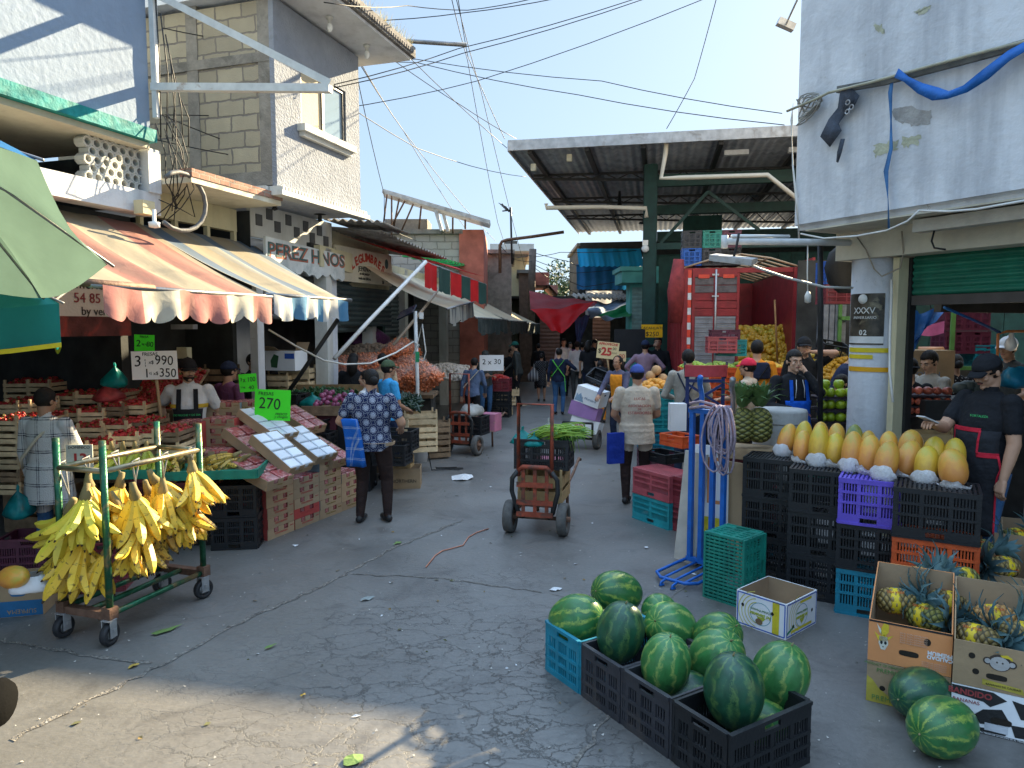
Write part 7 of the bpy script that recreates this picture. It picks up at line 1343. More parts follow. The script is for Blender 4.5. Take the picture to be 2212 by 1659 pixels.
# --- figures further off: label, px, top, depth, turn and dress
FAR = [
 ('man with long hair in an orange tee and slate jacket pushing the loaded dolly', 1340, 768, 12.0, -38, dict(top='lilac', bot='dkdenim', skin='b', hair='balding', Rh=(-.2, -.4, 1.0), Lh=(.12, -.4, 1.0), sleeve='long', lean=8)),
 ('man with bright green crossed straps over a dark jacket and blue jeans', 1208, 752, 17, 165, dict(top='navy', bot='denim', Rh=(-.38, -.3, 1.15), sleeve='long', fat=1.1)),
 ('woman in a polka dot dress walking away down the lane', 1170, 763, 20, 178, dict(top='polka', bot='polka', skirt=(.55, 1.1), skin='b', hair='bun', fat=1.1)),
 ('tall man in dark clothes and a green cap choosing tomatoes', 1120, 738, 18.7, -95, dict(top='grey', bot='black', cap='capteal', Rh=(-.1, -.36, .95), lean=8, sleeve='long')),
 ('man in a grey tee and cap facing the camera with folded arms', 1048, 757, 16, 22, dict(top='grey', bot='denim', skin='b', cap='grey', Rh=(.08, -.18, 1.08), Lh=(-.05, -.2, 1.08), fat=1.12)),
 ('person in a slate hoodie with a beaded strap bending over the onions', 1020, 774, 13.8, 165, dict(top='slate', bot='black', sleeve='long', hair='short', lean=14, Rh=(-.2, -.3, .9))),
 ('woman with long black hair and a black jacket seen from behind', 763, 763, 11.2, 176, dict(top='black', bot='navy', sleeve='long', hair='long', Rh=(-.14, -.26, 1.0), Lh=(.14, -.28, 1.0), fat=1.05)),
 ('young man in a sky blue tee and olive cap facing the stall', 838, 778, 9.6, 128, dict(top='blue', bot='navy', skin='b', cap='capgreen', Rh=(-.1, -.24, 1.0), Lh=(.04, -.24, 1.02), vox=.010)),
 ('dark haired woman half hidden behind the blouse woman looking aside', 792, 800, 9.2, -100, dict(top='white', bot='black', skin='c', hair='pony', vox=.010)),
 ('dark haired man in a tan tee behind the olive cap', 826, 763, 11.5, 170, dict(top='tan', bot='black', hair='short')),
 ('man in a purple polo and dark cap with his back turned by the seller', 493, 781, 8.7, 150, dict(top='purple', bot='black', cap='navy', vox=.010)),
 ('boy in a dark jacket standing inside the pierced wall shop', 545, 764, 10.5, 60, dict(top='black', bot='black', sleeve='long')),
 ('man in a mauve hoodie and dark cap with hands on hips by the column', 1394, 735, 15.2, 165, dict(top='mauve', bot='black', cap='navy', sleeve='long', Rh=(-.2, -.1, 1.0), Lh=(.22, -.08, .98), Rhint=(-1, .3, 0), Lhint=(1, .3, 0))),
 ('man in a black sweatshirt on the phone against the green column', 1421, 727, 15.9, -15, dict(top='black', bot='black', sleeve='long', Rh=(-.09, -.10, 1.52), Rhint=(-1, 0, -.5))),
 ('man in a black tee beside the $25 card', 1272, 735, 19, 150, dict(top='black', bot='navy', hair='balding')),
 ('man in a bright white tee seen from behind far along the lane', 1247, 737, 20.5, 178, dict(top='white', bot='grey', fat=1.1)),
 ('woman in a white sweatshirt facing the camera far along the lane', 1218, 731, 21.5, 5, dict(top='white', bot='black', hair='long', sleeve='long')),
 ('stooping person in orange trousers below the $25 card', 1296, 778, 15.5, 172, dict(top='black', bot='orange', lean=62, Rh=(-.2, -.5, .5), Lh=(.2, -.5, .5), hz=1.68)),
 ('man in a navy shirt and black cap stooping over mangoes', 1795, 746, 9.4, 62, dict(top='navy', bot='black', cap='black', lean=24, Rh=(-.15, -.42, .9), Lh=(.15, -.42, .9), vox=.011)),
 ('woman with slick dark hair in profile behind the green apples', 1818, 808, 8.3, -65, dict(top='black', bot='black', skin='c', hair='bun', vox=.010)),
 ('tattooed man in a black tee and cap on the phone behind the blue apron woman', 1738, 728, 10.2, -15, dict(top='black', bot='black', cap='black', Lh=(.09, -.10, 1.52), Lhint=(1, 0, -.4))),
 ('man in navy and orange with a harness facing the truck', 1636, 734, 10.4, 166, dict(top='orange', bot='black', sleeve='short')),
 ('man in a black tee and cap seen from behind inside the corner shop', 1966, 772, 7.9, 172, dict(top='black', bot='black', cap='black', capback=True, vox=.010)),
 ('man in a stone overshirt numbered 73 looking down at the fruit', 2010, 757, 8.3, -68, dict(top='stone', bot='dkdenim', skin='c', sleeve='long', head=(0, 24), Rh=(-.1, -.3, 1.0), Lh=(.15, -.28, 1.0), vox=.010)),
 ('person in a dotted black top seen from behind in the corner shop', 2064, 765, 9.2, 178, dict(top='polka', bot='black', sleeve='long', hair='bun', fat=1.1)),
 ('man in a dark tee and white cap working at the rear of the corner shop', 2192, 728, 8.9, -62, dict(top='grey', bot='black', cap='white', lean=10, Rh=(-.1, -.4, 1.0), Lh=(.1, -.36, 1.0))),
 ('dark clad shopper farthest along the lane under the red tarp', 1163, 742, 24, 170, dict(top='black', bot='black', sleeve='long')),
 ('shopper in slate behind the white tee man', 1258, 740, 23.5, 175, dict(top='slate', bot='black', sleeve='long')),
 ('shopper in black with a dark cap at the end stalls', 1285, 733, 22, 20, dict(top='black', bot='black', cap='black')),
 ('shopper in purple among the far stalls', 1232, 739, 25, 10, dict(top='purple', bot='black')),
 ('tomato seller bending in the dark stall beside the green cap man', 1098, 752, 19.3, 40, dict(top='black', bot='black', lean=12)),
]
PO_ = {}
for lb, px, yt, d, rz, kw in FAR:
    PO_[px] = person(lb, px, yt, d, rz, **kw)
o, LM, HM, T = PO_[1340]; panel(o, LM, 'orange_tee', CLO['orange'], .86, 1.38, -.75, .75, 1.05)
o, LM, HM, T = PO_[1208]; ng = M('neon_green_strap', (.12, .60, .06), .7)
for s in (-1, 1): b = MB(); b.bar(LM @ V((s*.15, .12, 1.40)), LM @ V((-s*.17, .15, .98)), .05, .012); b.build('green_strap', ng, o)
b = MB(); b.bar((-.17, .15, .98), (-.20, .14, .60), .05, .012); b.build('strap_tail', ng, o)
o, LM, HM, T = PO_[1020]; b = MB(); b.bar(LM @ V((-.15, .12, 1.40)), LM @ V((.17, .15, 1.0)), .05, .012); b.build('beaded_strap', CLO['cream'], o)
o, LM, HM, T = PO_[2010]; text(o, '73', .10, (.245, -.02, 1.24), M('red_stitching'), rot=(pi/2, 0, pi/2-.2), ext=.002)
o, LM, HM, T = PO_[1636]; panel(o, LM, 'navy_yoke', CLO['navy'], 1.2, 1.41, -1.2, 1.2, 1.08, 1, 0, True)
b = MB(); b.bar(LM @ V((-.14, .12, 1.38)), LM @ V((.15, .15, .95)), .045, .012); b.build('harness_strap', CLO['black'], o)
w = W(1153, 805, 19.8); bag('grey striped shoulder bag on the polka dot woman', w+V((0, 0, -.25)), .16, .5, stripes('striped_bag', [(0, (.4, .4, .4)), (.5, (.08, .08, .1))], .08, 0), 4, 'shoulder_bag')
# ================================================================ HAND TRUCKS, TRUCKS AND STALLS
red_t = M('worn_red_paint', (.30, .06, .03), .55, .35, 12, .2, metal=.2, col2=(.10, .05, .035), thr=.55); tyre_m = M('grey_dusty_tyre', (.10, .095, .088), .85, .25, 20, .2); blue_t = M('blue_truck_paint', (.01, .11, .42), .4, .2, 10, .1, col2=(.03, .06, .14), thr=.66)
def red_cart(label, loc, rz):
    o = E('porter_cart', label, 'cart', loc, rz, 'red porter carts')
    for s in (-1, 1):
        T = Matrix.Translation((s*.275, .05, .165)) @ Matrix.Rotation(pi/2, 4, 'Y'); b = MB(); b.lathe([(.10, -.045), (.155, -.048), (.165, -.03), (.165, .03), (.155, .048), (.10, .045), (.10, -.045)], 26, 0, T); q = b.build('wheel', tyre_m, o); b = MB(); b.lathe([(0, -.02), (.10, -.03), (.10, .03), (0, .02)], 18, 0, T); b.lathe([(0, -.07), (.03, -.07), (.03, .07), (0, .07)], 10, 0, T); b.build('rim', rust_m, q)
        b = MB(); b.tube([(s*.13, .03, .17), (s*.18, -.02, .24), (s*.235, -.05, .45), (s*.23, -.05, .58), (s*.17, -.05, .66)], .024, 8); b.build('side_rail', dark_m, o)
        b = MB(); b.tube([(s*.17, 0, .27), (s*.19, .5, .33), (s*.22, 1.0, .44), (s*.24, 1.3, .56), (s*.24, 1.42, .52)], .017, 8); b.build('handle', rust_m, o)
        b = MB(); b.tube([(s*.17, .9, .40), (s*.17, .92, .0)], .018, 7); b.build('leg', rust_m, o)
    b = MB(); b.tube([(-.17, -.05, .655), (-.12, -.05, .70), (.12, -.05, .70), (.17, -.05, .655)], .024, 8)
    for z in (.52, .34, .22): b.box(-.185, .185, -.06, -.045, z-.025, z+.025)
    for x in (-.12, 0, .12): b.box(x-.018, x+.018, -.043, -.03, .2, .69)
    b.build('rack', red_t, o); b = MB(); b.tube([(-.17, -.035, .6), (-.17, -.03, 1.33), (.17, -.03, 1.33), (.17, -.035, .6)], .019, 8); b.build('upper_frame', red_t, o)
    b = MB(); b.tube([(-.27, .05, .165), (.27, .05, .165)], .02, 8); b.box(-.19, .19, 0, .95, .285, .305); b.build('bed', rust_m, o); return keep(o)
p = G(1157, 1157); rc = red_cart('red porter cart in the middle of the lane loaded with a crate of greens', (p.x, p.y+.03, 0), rad(-14)); mw = rc.matrix_basis
pt = lambda x, y, z: rc.matrix_basis @ V((x, y, z)); bpy.context.view_layer.update()
wcrate((.46, .50, .33), 'big plank crate on the bed of the middle red cart', pt(.03, .30, .31), rad(-14), M('yellow_plank', (.36, .24, .11), .8, .3, 9, .2), None, 2); crate((.56, .40, .31), 'black', 'black crate of celery and bags on top of the middle red cart', pt(.03, .30, .645), rad(-14))
carton('pink printed fruit carton behind the plank crate on the middle red cart', pt(.03, .72, .31), rad(-14), (.36, .3, .34), M('pink_carton', (.48, .17, .26), .8, .2, 5, .1, col2=(.5, .42, .2)))
def greens(label, loc, n, seed, L0=.34, m=None):
    r2 = random.Random(seed); b = MB()
    for i in range(n):
        x, y = r2.uniform(-.05, .24), r2.uniform(-.12, .12); a = r2.uniform(0, 6.3); ln = L0*r2.uniform(.6, 1.1); e = r2.uniform(-.1, .5); p0 = V((x-.2, y, r2.uniform(0, .07))); p1 = p0+V((ln, r2.uniform(-.06, .06), .05+e*.12)); p2 = p1+V((.05, 0, -.02-.2*(r2.random() > .8))); b.tube([p0, p0.lerp(p1, .5)+V((0, 0, .03)), p1, p2], [.007, .007, .005, .002], 4, 0)
    for i in range(n*2): c = V((r2.uniform(.0, .34), r2.uniform(-.14, .14), r2.uniform(.0, .13))); e = V((r2.gauss(0, 1), r2.gauss(0, 1), r2.gauss(0, 1))).normalized()*.022; f = e.orthogonal().normalized()*.014; b.add([c-e, c+f, c+e, c-f], [(0, 1, 2, 3)], 1)
    return tag(b.build('celery_bundle', m or [M('celery_green', (.28, .44, .06), .5), M('celery_leaf', (.07, .20, .03), .6)], None, loc, rad(-10)), label, 'vegetables')
greens('bunch of green celery stalks spilling out of the black cart crate', pt(.12, .26, .94), 90, 3); bag('teal plastic bags piled in the black cart crate', pt(-.2, .28, .86), .13, .2, teal_film, 21); bag('teal bag draped over the rim of the black cart crate', pt(-.05, .16, .86), .10, .16, teal_film, 22); bag('white plastic bag knotted beside the celery', pt(.05, .40, .90), .09, .24, M('milky_film', (.55, .55, .52), .3, .2, 8, .4, 12, trans=.4), 23)
w = G(995, 982); rc2 = clone(rc, (w.x, w.y, 0), rad(-22), 'red porter cart farther back near the onion stall'); q2 = lambda x, y, z: rc2.matrix_basis @ V((x, y, z))
bpy.context.view_layer.update(); crate((.5, .36, .31), 'black', 'black crate loaded on the red cart near the onion stall', q2(.06, .3, .31), rad(-22)); bag('white bags heaped on the farther red cart', q2(.05, .3, .6), .2, .2, M('milky_film'), 31, tie=False); carton('small pink carton on the farther red cart', q2(.2, .75, .31), rad(-22), (.3, .3, .3), M('pink_carton'))
# loaded black dolly, tipped back
w = G(1258, 968); A = E('black_dolly', 'black steel dolly tipped back under a load of fruit boxes', 'cart', (w.x, w.y, 0), rad(-22))
for s in (-1, 1):
    T = Matrix.Translation((s*.26, .0, .17)) @ Matrix.Rotation(pi/2, 4, 'Y'); b = MB(); b.lathe([(.10, -.045), (.16, -.045), (.17, 0), (.16, .045), (.10, .045), (.10, -.045)], 24, 0, T); q = b.build('wheel', tyre_m, A); b = MB(); b.lathe([(0, -.02), (.10, -.03), (.10, .03), (0, .02)], 14, 0, T); b.build('rim', hubm, q)
    b = MB(); b.tube([(s*.22, -.16, .25), (s*.22, .25, .30), (s*.22, 1.1, .95)], .02, 7); b.tube([(s*.22, -.16, .25), (s*.26, -.30, .48)], .02, 7); b.build('rail', dark_m, A)
b = MB(); b.tube([(-.26, -.30, .48), (.26, -.30, .48)], .02, 7); b.tube([(-.26, 0, .17), (.26, 0, .17)], .02, 7); b.box(-.22, .22, -.16, .2, .25, .27); b.build('lip', dark_m, A); bpy.context.view_layer.update()
tl = (Matrix.Rotation(rad(-22), 3, 'Z') @ Matrix.Rotation(rad(14), 3, 'Y') @ Matrix.Rotation(rad(-10), 3, 'X')).to_euler(); dl = lambda x, y, z: A.matrix_world @ V((x, y, z)); S2 = (.50, .38, .24)
o = carton('white fruit carton lettered in red at the bottom of the dolly load', dl(.02, .05, .27), 0, S2, white_c, rot=tl); ctext(o, S2, 'f', 'suel', .10, -.08, .10, red_c, bold=.003); ctext(o, S2, 'r', 'Torelay', .07, 0, .08, red_c)
o = carton('purple grape carton with an open window in the dolly load', dl(.0, .07, .52), 0, S2, M('purple_carton', (.30, .16, .36), .7, .15, 4, .1), rot=tl); b = MB(); b.box(-.15, .15, -.1, .08, .24, .2445); b.build('window_print', white_c, o); b = MB()
for i in range(26): b.ball((-.09+.19*random.random(), -.07+.12*random.random(), .248), .02, 7, 5)
b.build('grapes', M('yellow_green_fruit', (.40, .44, .05), .4), o)
o = carton('white box printed La Montana on top of the purple carton', dl(.10, .10, .77), 0, (.46, .38, .28), white_c, rot=(Matrix.Rotation(rad(-30), 3, 'Z') @ Matrix.Rotation(rad(16), 3, 'Y')).to_euler()); S3 = (.46, .38, .28); ctext(o, S3, 'f', 'La Montana', .065, .02, .10, M('slate_print', (.15, .2, .3), .7), shear=.2); polyprint(o, S3, 'f', [(-.22, .02), (-.05, .02), (-.13, .17), (-.17, .12), (-.2, .15)], M('pale_blue_print', (.25, .38, .52), .7), 'mountain_print'); decal(o, S3, 'r', 0, .22, .08, .025, hole_m, 'hand_hole', True)
crate((.56, .38, .3), 'black', 'empty black crate tilted on the top of the dolly load', dl(.18, .55, .95), 0, rot=(Matrix.Rotation(rad(-25), 3, 'Z') @ Matrix.Rotation(rad(20), 3, 'Y') @ Matrix.Rotation(rad(22), 3, 'X')).to_euler())
# blue hand truck
p0 = G(1487, 1224); p1 = G(1562, 1246); d_ = (p1-p0).normalized(); az = atan2(d_.y, d_.x); Wd = .34; A = E('blue_hand_truck', 'blue tubular hand truck with curved handles standing on its toe frame', 'hand truck', (p0+p1)/2, az); b = MB()
for x in (-.16, -.055, .05, .155): b.box(x-.019, x+.019, -.02, .02, .10, 1.36)
b.box(-.19, .19, -.021, .021, 1.361, 1.40); b.box(-.19, .19, -.021, .021, .06, .099); b.build('bars', blue_t, A); b = MB(); lp = [(-.19, 0, .07), (-.22, -.10, .05), (-.20, -.42, .045), (-.10, -.50, .045), (.12, -.48, .045), (.19, -.40, .045), (.19, 0, .07)]; b.tube(lp, .014, 8)
for x in (-.08, .02, .11): b.tube([(x, 0, .07), (x, -.47, .045)], .011, 7)
for x in (-.05, .06): b.tube([(x, -.49, .045), (x, -.56, .03), (x, -.58, .012), (x+.01, -.54, .01)], .011, 7)
b.build('toe_frame', blue_t, A)
for s, hx in ((-1, -.02), (1, .12)):
    b = MB(); b.tube([(s*.15+.06, .03, 1.38), (s*.15+.05, .04, 1.52), (s*.15+.07, -.02, 1.60), (s*.15+.15, -.14, 1.68)], [.022, .022, .022, .024], 9); b.build('handle', [blue_t, grey_m][0 if s < 0 else 1], A)
for s in (-1, 1): T = Matrix.Translation((s*.17, .16, .11)) @ Matrix.Rotation(pi/2, 4, 'Y'); wheel(A, .11, .05, T)
bpy.context.view_layer.update(); AM = A.matrix_world.copy(); rg = random.Random(6); b = MB(); rope_p = M('mauve_rope', (.32, .25, .30), .9, .25, 30, .4)
for k in range(11):
    x0 = .12+rg.uniform(-.03, .12); ln = rg.uniform(.30, .62); ww = rg.uniform(.05, .13); b.tube([AM @ V((x0+ww*sin(a)*(.4+.6*abs(sin(a/2))), -.05-.02*k*.3+.02*cos(a*2), 1.45-ln*.5+ln*.5*cos(a))) for a in [j*2*pi/16 for j in range(17)]], .0085, 6)
b.tube([AM @ V(q) for q in ((-.17, -.03, 1.44), (-.05, -.05, 1.47), (.1, -.06, 1.45), (.16, -.05, 1.40))], .012, 6); b.tube([AM @ V(q) for q in ((-.17, -.03, 1.40), (-.02, -.05, 1.43), (.1, -.07, 1.42))], .012, 6); tag(b.build('rope_coil', rope_p), 'mauve rope coil tied over the blue hand truck handles', 'rope')
for i, (x0, w_, h_, yo, m) in enumerate(((-.02, .32, 1.05, .10, white_c), (.12, .26, .92, .17, kraft), (-.24, .22, .98, .05, M('stained_card', (.48, .44, .38), .9, .2, 4, .2)))):
    S4 = (w_, .03, h_); o = E('cardboard_sheet', ['printed white cardboard leaning behind the blue hand truck', 'plain brown cardboard leaning behind the blue hand truck', 'stained pale cardboard edge beside the blue hand truck'][i], 'cardboard', AM @ V((x0, yo, .02)), az, 'cardboard leaning behind the hand truck', (rad(-4), rad(3*i-3), az)); b = MB(); b.box(-w_/2, w_/2, -.015, .015, 0, h_); b.build('sheet', m, o)
    if i == 0: decal(o, S4, 'f', .05, .75, .16, .4, M('orange_card'), 'orange_print'); decal(o, S4, 'f', .06, .75, .12, .34, white_c, 'white_print', off=.003); decal(o, S4, 'f', .02, .28, .16, .3, yel_c, 'yellow_print'); ctext(o, S4, 'f', 'BANANAS', .05, .08, .3, grn_c)
# dark hand truck with red cord behind the white overshirt man
w = W(1524, 800, 8.9); A = E('cord_hand_truck', 'navy hand truck wound with red cord beside the backpack man', 'hand truck', (w.x, w.y, 0), rad(-4)); b = MB(); nv = M('navy_truck_paint', (.015, .03, .12), .5)
for x in (-.22, .22): b.box(x-.02, x+.02, -.02, .02, .1, 1.5)
b.bar((-.22, 0, 1.38), (.22, 0, 1.1), .04, .03); b.bar((-.22, 0, 1.1), (.22, 0, 1.38), .04, .03); b.box(-.22, .22, -.021, .021, 1.4, 1.44); b.build('frame', nv, A); b = MB()
for k in range(16): b.tube([(-.26, -.03, 1.48+.009*k), (0, -.045, 1.475+.009*k), (.26, -.03, 1.48+.009*k)], .007, 5)
b.build('red_cord', M('red_cord', (.48, .07, .09), .8), A); b = MB(); b.tube([(-.24, 0, 1.45), (-.26, -.02, 1.66)], .016, 6); b.tube([(.24, 0, 1.45), (.26, -.02, 1.66)], .016, 6); b.build('handles', dark_m, A)
# ---------------------------------------------------------------- red cattle-bodied truck
TF = Frame((W(1477, 700, 13.6).x, 13.6), 9.0); A = E('cargo_truck', 'red slatted cargo truck with one rear door open on a load of oranges', 'truck', TF.o, TF.rz); tr_m = M('truck_red', (.27, .022, .026), .5, .25, 5, .15, col2=(.16, .03, .03), thr=.62); tg = M('truck_grey_plank', (.13, .11, .11), .8, .3, 8, .3)
zb, zt = 1.15, 3.16; WDT = 2.05
b = MB()
for k in range(14): b.box(.02, 4.6, -.03, 0, zb+k*.145, zb+k*.145+.125)
for x in [i*.45+.05 for i in range(11)]: b.box(x, x+.06, -.002, .035, zb, zt)
b.box(.02, 4.6, -WDT, -WDT+.04, zb, zt); b.box(4.6, 4.65, -WDT, 0, zb, zt); b.build('side_wall', tr_m, A)
b = MB(); b.box(0, 4.65, -WDT, 0, zb-.15, zb-.005); b.build('bed', dark_m, A); b = MB(); b.box(-.03, .06, -.13, .04, zb, zt+.03); b.box(-.03, .06, -WDT-.04, -WDT+.09, zb, zt+.03); b.box(-.03, .06, -WDT+.1, -.14, zt-.06, zt+.03); b.build('rear_frame', tr_m, A)
D_ = MB()
for k in range(6): D_.box(-.04, -.005, -.96, -.15, zb+1.15+k*.145, zb+1.15+k*.145+.13, 1 if k in (3, 4) else 0)
D_.box(-.05, -.001, -.19, -.14, zb, zt-.07); D_.box(-.05, -.001, -1.0, -.95, zb, zt-.07); D_.box(-.05, -.001, -.575, -.53, zb, zt-.07); dr_ = D_.build('rear_door', [tr_m, tg], A); b = MB()
for k in range(26): b.box(-.035-.012*(k % 2), -.006, -.94, -.20, zb+.02+k*.043, zb+.02+k*.043+.040)
b.build('corrugated_panel', M('grey_corrugated', (.26, .27, .30), .5, .2, 6, .1, metal=.4), dr_); b = MB(); b.tube([(-.07, -.57, zb), (-.07, -.57, zt)], .018, 7); [b.box(-.075, -.052, -.62, -.5, z, z+.03) for z in (zb+1.5, zb+1.9)]; b.build('lock_bar', zinc, dr_)
b = MB(); [b.box(-.0345, -.031, -.125, -.06, zb+.05+k*.28, zb+.05+k*.28+.13) for k in range(7)]; b.build('white_reflectors', M('reflector_white', (.65, .65, .65), .3), A); b = MB(); [b.box(-.0345, -.031, -.125, -.06, zb+.181+k*.28, zb+.05+k*.28+.279) for k in range(7)]; [b.box(-.0545, -.0515, y-.2, y, zt-.16, zt-.09) for y in (-.25, -.7)]; b.build('red_reflectors', M('reflector_red', (.70, .06, .03), .3), A)
b = MB()
for k in range(13): b.box(-.75, -.03, -WDT-.10, -WDT-.06, zb+.15+k*.155, zb+.15+k*.155+.135)
b.box(-.76, -.70, -WDT-.13, -WDT-.05, zb, zt+.05); b.build('open_door', tr_m, A); b = MB()
for x in [i*.5 for i in range(10)]: b.tube([(x, .02, zt+.04), (x, -.5, zt+.2), (x, -WDT/2, zt+.28), (x, -WDT+.5, zt+.2), (x, -WDT, zt+.04)], .02, 6)
for y, z in ((.02, .04), (-.5, .2), (-WDT/2, .28), (-1.5, .2), (-WDT, .04)): b.tube([(-.05, y, zt+z), (4.6, y, zt+z)], .02, 6)
b.build('hoop_frame', M('tan_hoops', (.38, .26, .16), .6), A); b = MB(); b.tube([(-.05, .12, zt+.2), (-.02, .16, zt-.4), (-.03, .15, zt-1.0)], [.10, .17, .12], 9); b.build('rolled_canvas', M('rolled_red_canvas', (.24, .03, .03), .8, .4, 6, .5), A)
b = MB(); [b.lathe([(.25, -.12), (.46, -.12), (.48, 0), (.46, .12), (.25, .12)], 20, 0, Matrix.Translation((x, y, .48)) @ Matrix.Rotation(pi/2, 4, 'X')) for x, y in ((1.2, -.2),)]; b.build('wheel', rub, A); b = MB(); [b.lathe([(.25, -.12), (.46, -.12), (.48, 0), (.46, .12), (.25, .12)], 20, 0, Matrix.Translation((1.2, -WDT+.2, .48)) @ Matrix.Rotation(pi/2, 4, 'X'))]; b.build('wheel', rub, A)
b = MB(); b.ball((0, 0, 0), .04, 9, 7); orange_me = b.mesh('orange'); or_m = M('orange_peel', (.55, .30, .02), .45, .2, 9, .1, rnd=.2, col2=(.42, .36, .03)); 
def pile(label, loc, Lx, Wy, dz, n, me, s, m, rot=None, rz=0, nm='oranges', seed=1): return tag(put(nm, heap(Lx, Wy, dz, me, s, n, seed, [m]), None, loc, rz, rot), label, None, None, 'stuff')
pile('steep load of oranges filling the red truck', TF.w(.75, -1.45, zb+.55), 1.15, 1.5, .15, 330, orange_me, 1.45, or_m, (0, rad(-48), TF.rz), seed=3)
pile('oranges in the mouth of the red truck bed', TF.w(.15, -1.5, zb+.05), .35, 1.0, .10, 90, orange_me, 1.0, or_m, None, TF.rz, seed=4)
b = MB(); b.tube([TF.w(.1, -1.75, zb+.2), TF.w(.2, -1.68, zb+1.45)], .018, 6); b.ball(TF.w(.1, -1.75, zb+.12), (.12, .04, .16)); tag(b.build('shovel', M('shovel_wood', (.34, .17, .06), .7)), 'long handled shovel leaning in the orange load', 'shovel')
for i, (x, y, k, cc) in enumerate(((.2, -.25, 0, 'blue'), (.2, -.62, 0, 'grey'), (.2, -.98, 0, 'black'), (.2, -.25, 1, 'grey'), (.2, -.62, 1, 'green'), (.2, -.98, 1, 'plum'))): crate((.5, .35, .33), cc, f'{cc} crate on the truck roof, {ORD[i % 3]} from the green column in the {"lower" if k == 0 else "upper"} layer', TF.w(x+.3, y+.1, zt+.10+.335*k), TF.rz, 'crates on the truck roof')
# stall of red crates in front of the truck
for i in range(5):
    for k in range(2):
        w = W(1512+52*i, 865, 11.2); crate((.46, .4, .30), 'orange' if (i+k) % 3 else 'red', f'{"orange" if (i+k) % 3 else "dark red"} crate, {ORD[i]} from the hand truck in the {"upper" if k else "lower"} fruit stall layer', (w.x-.1, 11.2, .86+.302*k), rad(-6), 'crates of the stall before the truck', nl=3)
        if k == 0: crate((.46, .4, .84), 'black', f'tall black base crate, {ORD[i]} under the stall before the truck', (w.x-.1, 11.2, .0), rad(-6), 'crates of the stall before the truck')
    pile(f'heap of limes and oranges on the {ORD[i]} red stall crate', (W(1512+52*i, 865, 11.2).x-.1, 11.2, 1.46), .42, .36, .07, 60, orange_me, .9, or_m if i > 2 else M('lime_peel', (.22, .32, .03), .4, .3, 5, .1, rnd=.2, col2=(.45, .36, .04)), None, 0, 'limes' if i < 3 else 'oranges', i)
for i, (px, py, cc) in enumerate(((1565, 745, 'pink'), (1590, 752, 'sea'), (1580, 730, 'plum'))): w = W(px, py+18, 11.3); crate((.45, .35, .26), cc, f'empty {cc} crate stacked on the fruit stall before the truck', (w.x, 11.5+.1*i, w.z), rad(-8))
# mandarin stand by the beige shirt man
w = W(1420, 900, 10.2)
for k in range(4): crate((.5, .4, .30), ['plum', 'teal', 'sea', 'sea'][k], f'{["plum", "teal", "sea green", "sea green"][k]} crate, {ORD[k]} from the ground under the mandarins', (w.x+.02, 10.4, .302*k), rad(-5), 'crates under the mandarins')
pile('heap of mandarins and papayas on the sea green crates', (w.x, 10.4, 1.20), .46, .36, .12, 60, orange_me, 1.05, M('mandarin_peel', (.62, .28, .04), .45, .2, 9, .1, rnd=.2), None, 0, 'mandarins', 9)
mel_me = orange_me.copy(); mel_me.materials.append(M('cantaloupe_rind', (.46, .27, .13), .8, .3, 12, .3))
for i, (px, py) in enumerate(((1405, 812), (1432, 818), (1418, 800), (1448, 824))): q = W(px, py, 10.45); o = tag(put('melon', mel_me, None, q), f'{ORD[i]} tan cantaloupe heaped over the mandarins', 'melon', 'cantaloupes over the mandarins'); o.scale = (1.9,)*3
for i, (x, y, k) in enumerate(((1462, 870, 0), (1462, 870, 1), (1462, 870, 2))): q = W(x, y, 11.5); crate((.5, .4, .33), 'black', f'dark crate, {ORD[i]} from the ground behind the mandarin stand', (q.x, 11.6, .335*k), 0)
bag('net bag of oranges on the ground by the white overshirt man', G(1458, 940)+V((0, .1, 0)), .17, .26, M('net_bag_fruit', (.45, .24, .10), .6, .7, 14, .6, 22), 41, 'net_bag', False); c = W(1463, 895, 8.9); b = MB(); b.box(-.10, .10, -.07, .07, -.2, .14); tag(b.build('water_jug', white_c, None, c), 'white plastic jug held near the backpack man', 'jug')
q = W(1360, 741, 15.5); b = MB(); b.box(-.33, .33, -.03, .03, -.32, .30); tag(b.build('stall_screen', M('black_mesh', (.012, .013, .015), .8), None, q, rad(-4)), 'black mesh screen panel beside the green column', 'screen')
c = W(1313, 757, 13.2); card('cream printed card APROVECHE $25 KILO on a stick', c, .40, .31, rad(-2), M('cream_price_card', (.62, .52, .30), .7, .1, 6, .05), [('APROVECHE', .062, 0, .115, ink_r, dict(bold=.002)), ('25', .20, -.02, -.03, ink_r, dict(bold=.008)), ('$', .12, -.15, -.02, ink), ('00', .07, .12, .04, ink), ('KILO', .04, .13, -.04, ink)], roll=rad(6), stick=(.08, .3)); c = W(1340, 770, 14); card('smaller printed price card ending in 80 behind the $25 card', c, .22, .2, 0, M('cream_price_card'), [('80', .12, .03, 0, ink_r)])
c = W(1062, 784, 15.4); card('white handwritten card reading 2 x 30 by the tomato stall', c, .52, .34, rad(6), wcard, [('2 x 30', .16, 0, .02, ink, dict(wob=.03))])
w = W(1075, 835, 16.5)
for k in range(3): crate((.6, .4, .3), ['black', 'black', 'red'][k], f'{["black", "black", "dark red"][k]} crate, {ORD[k]} from the ground in the tomato stall', (w.x, 16.6, .302*k), rad(-10))
pile('red tomatoes heaped on the tomato stall crate', (w.x, 16.6, .88), .56, .38, .08, 80, orange_me, .9, M('tomato_skin', (.48, .03, .02), .35, .2, 5, .05, rnd=.2), None, 0, 'tomatoes', 2)
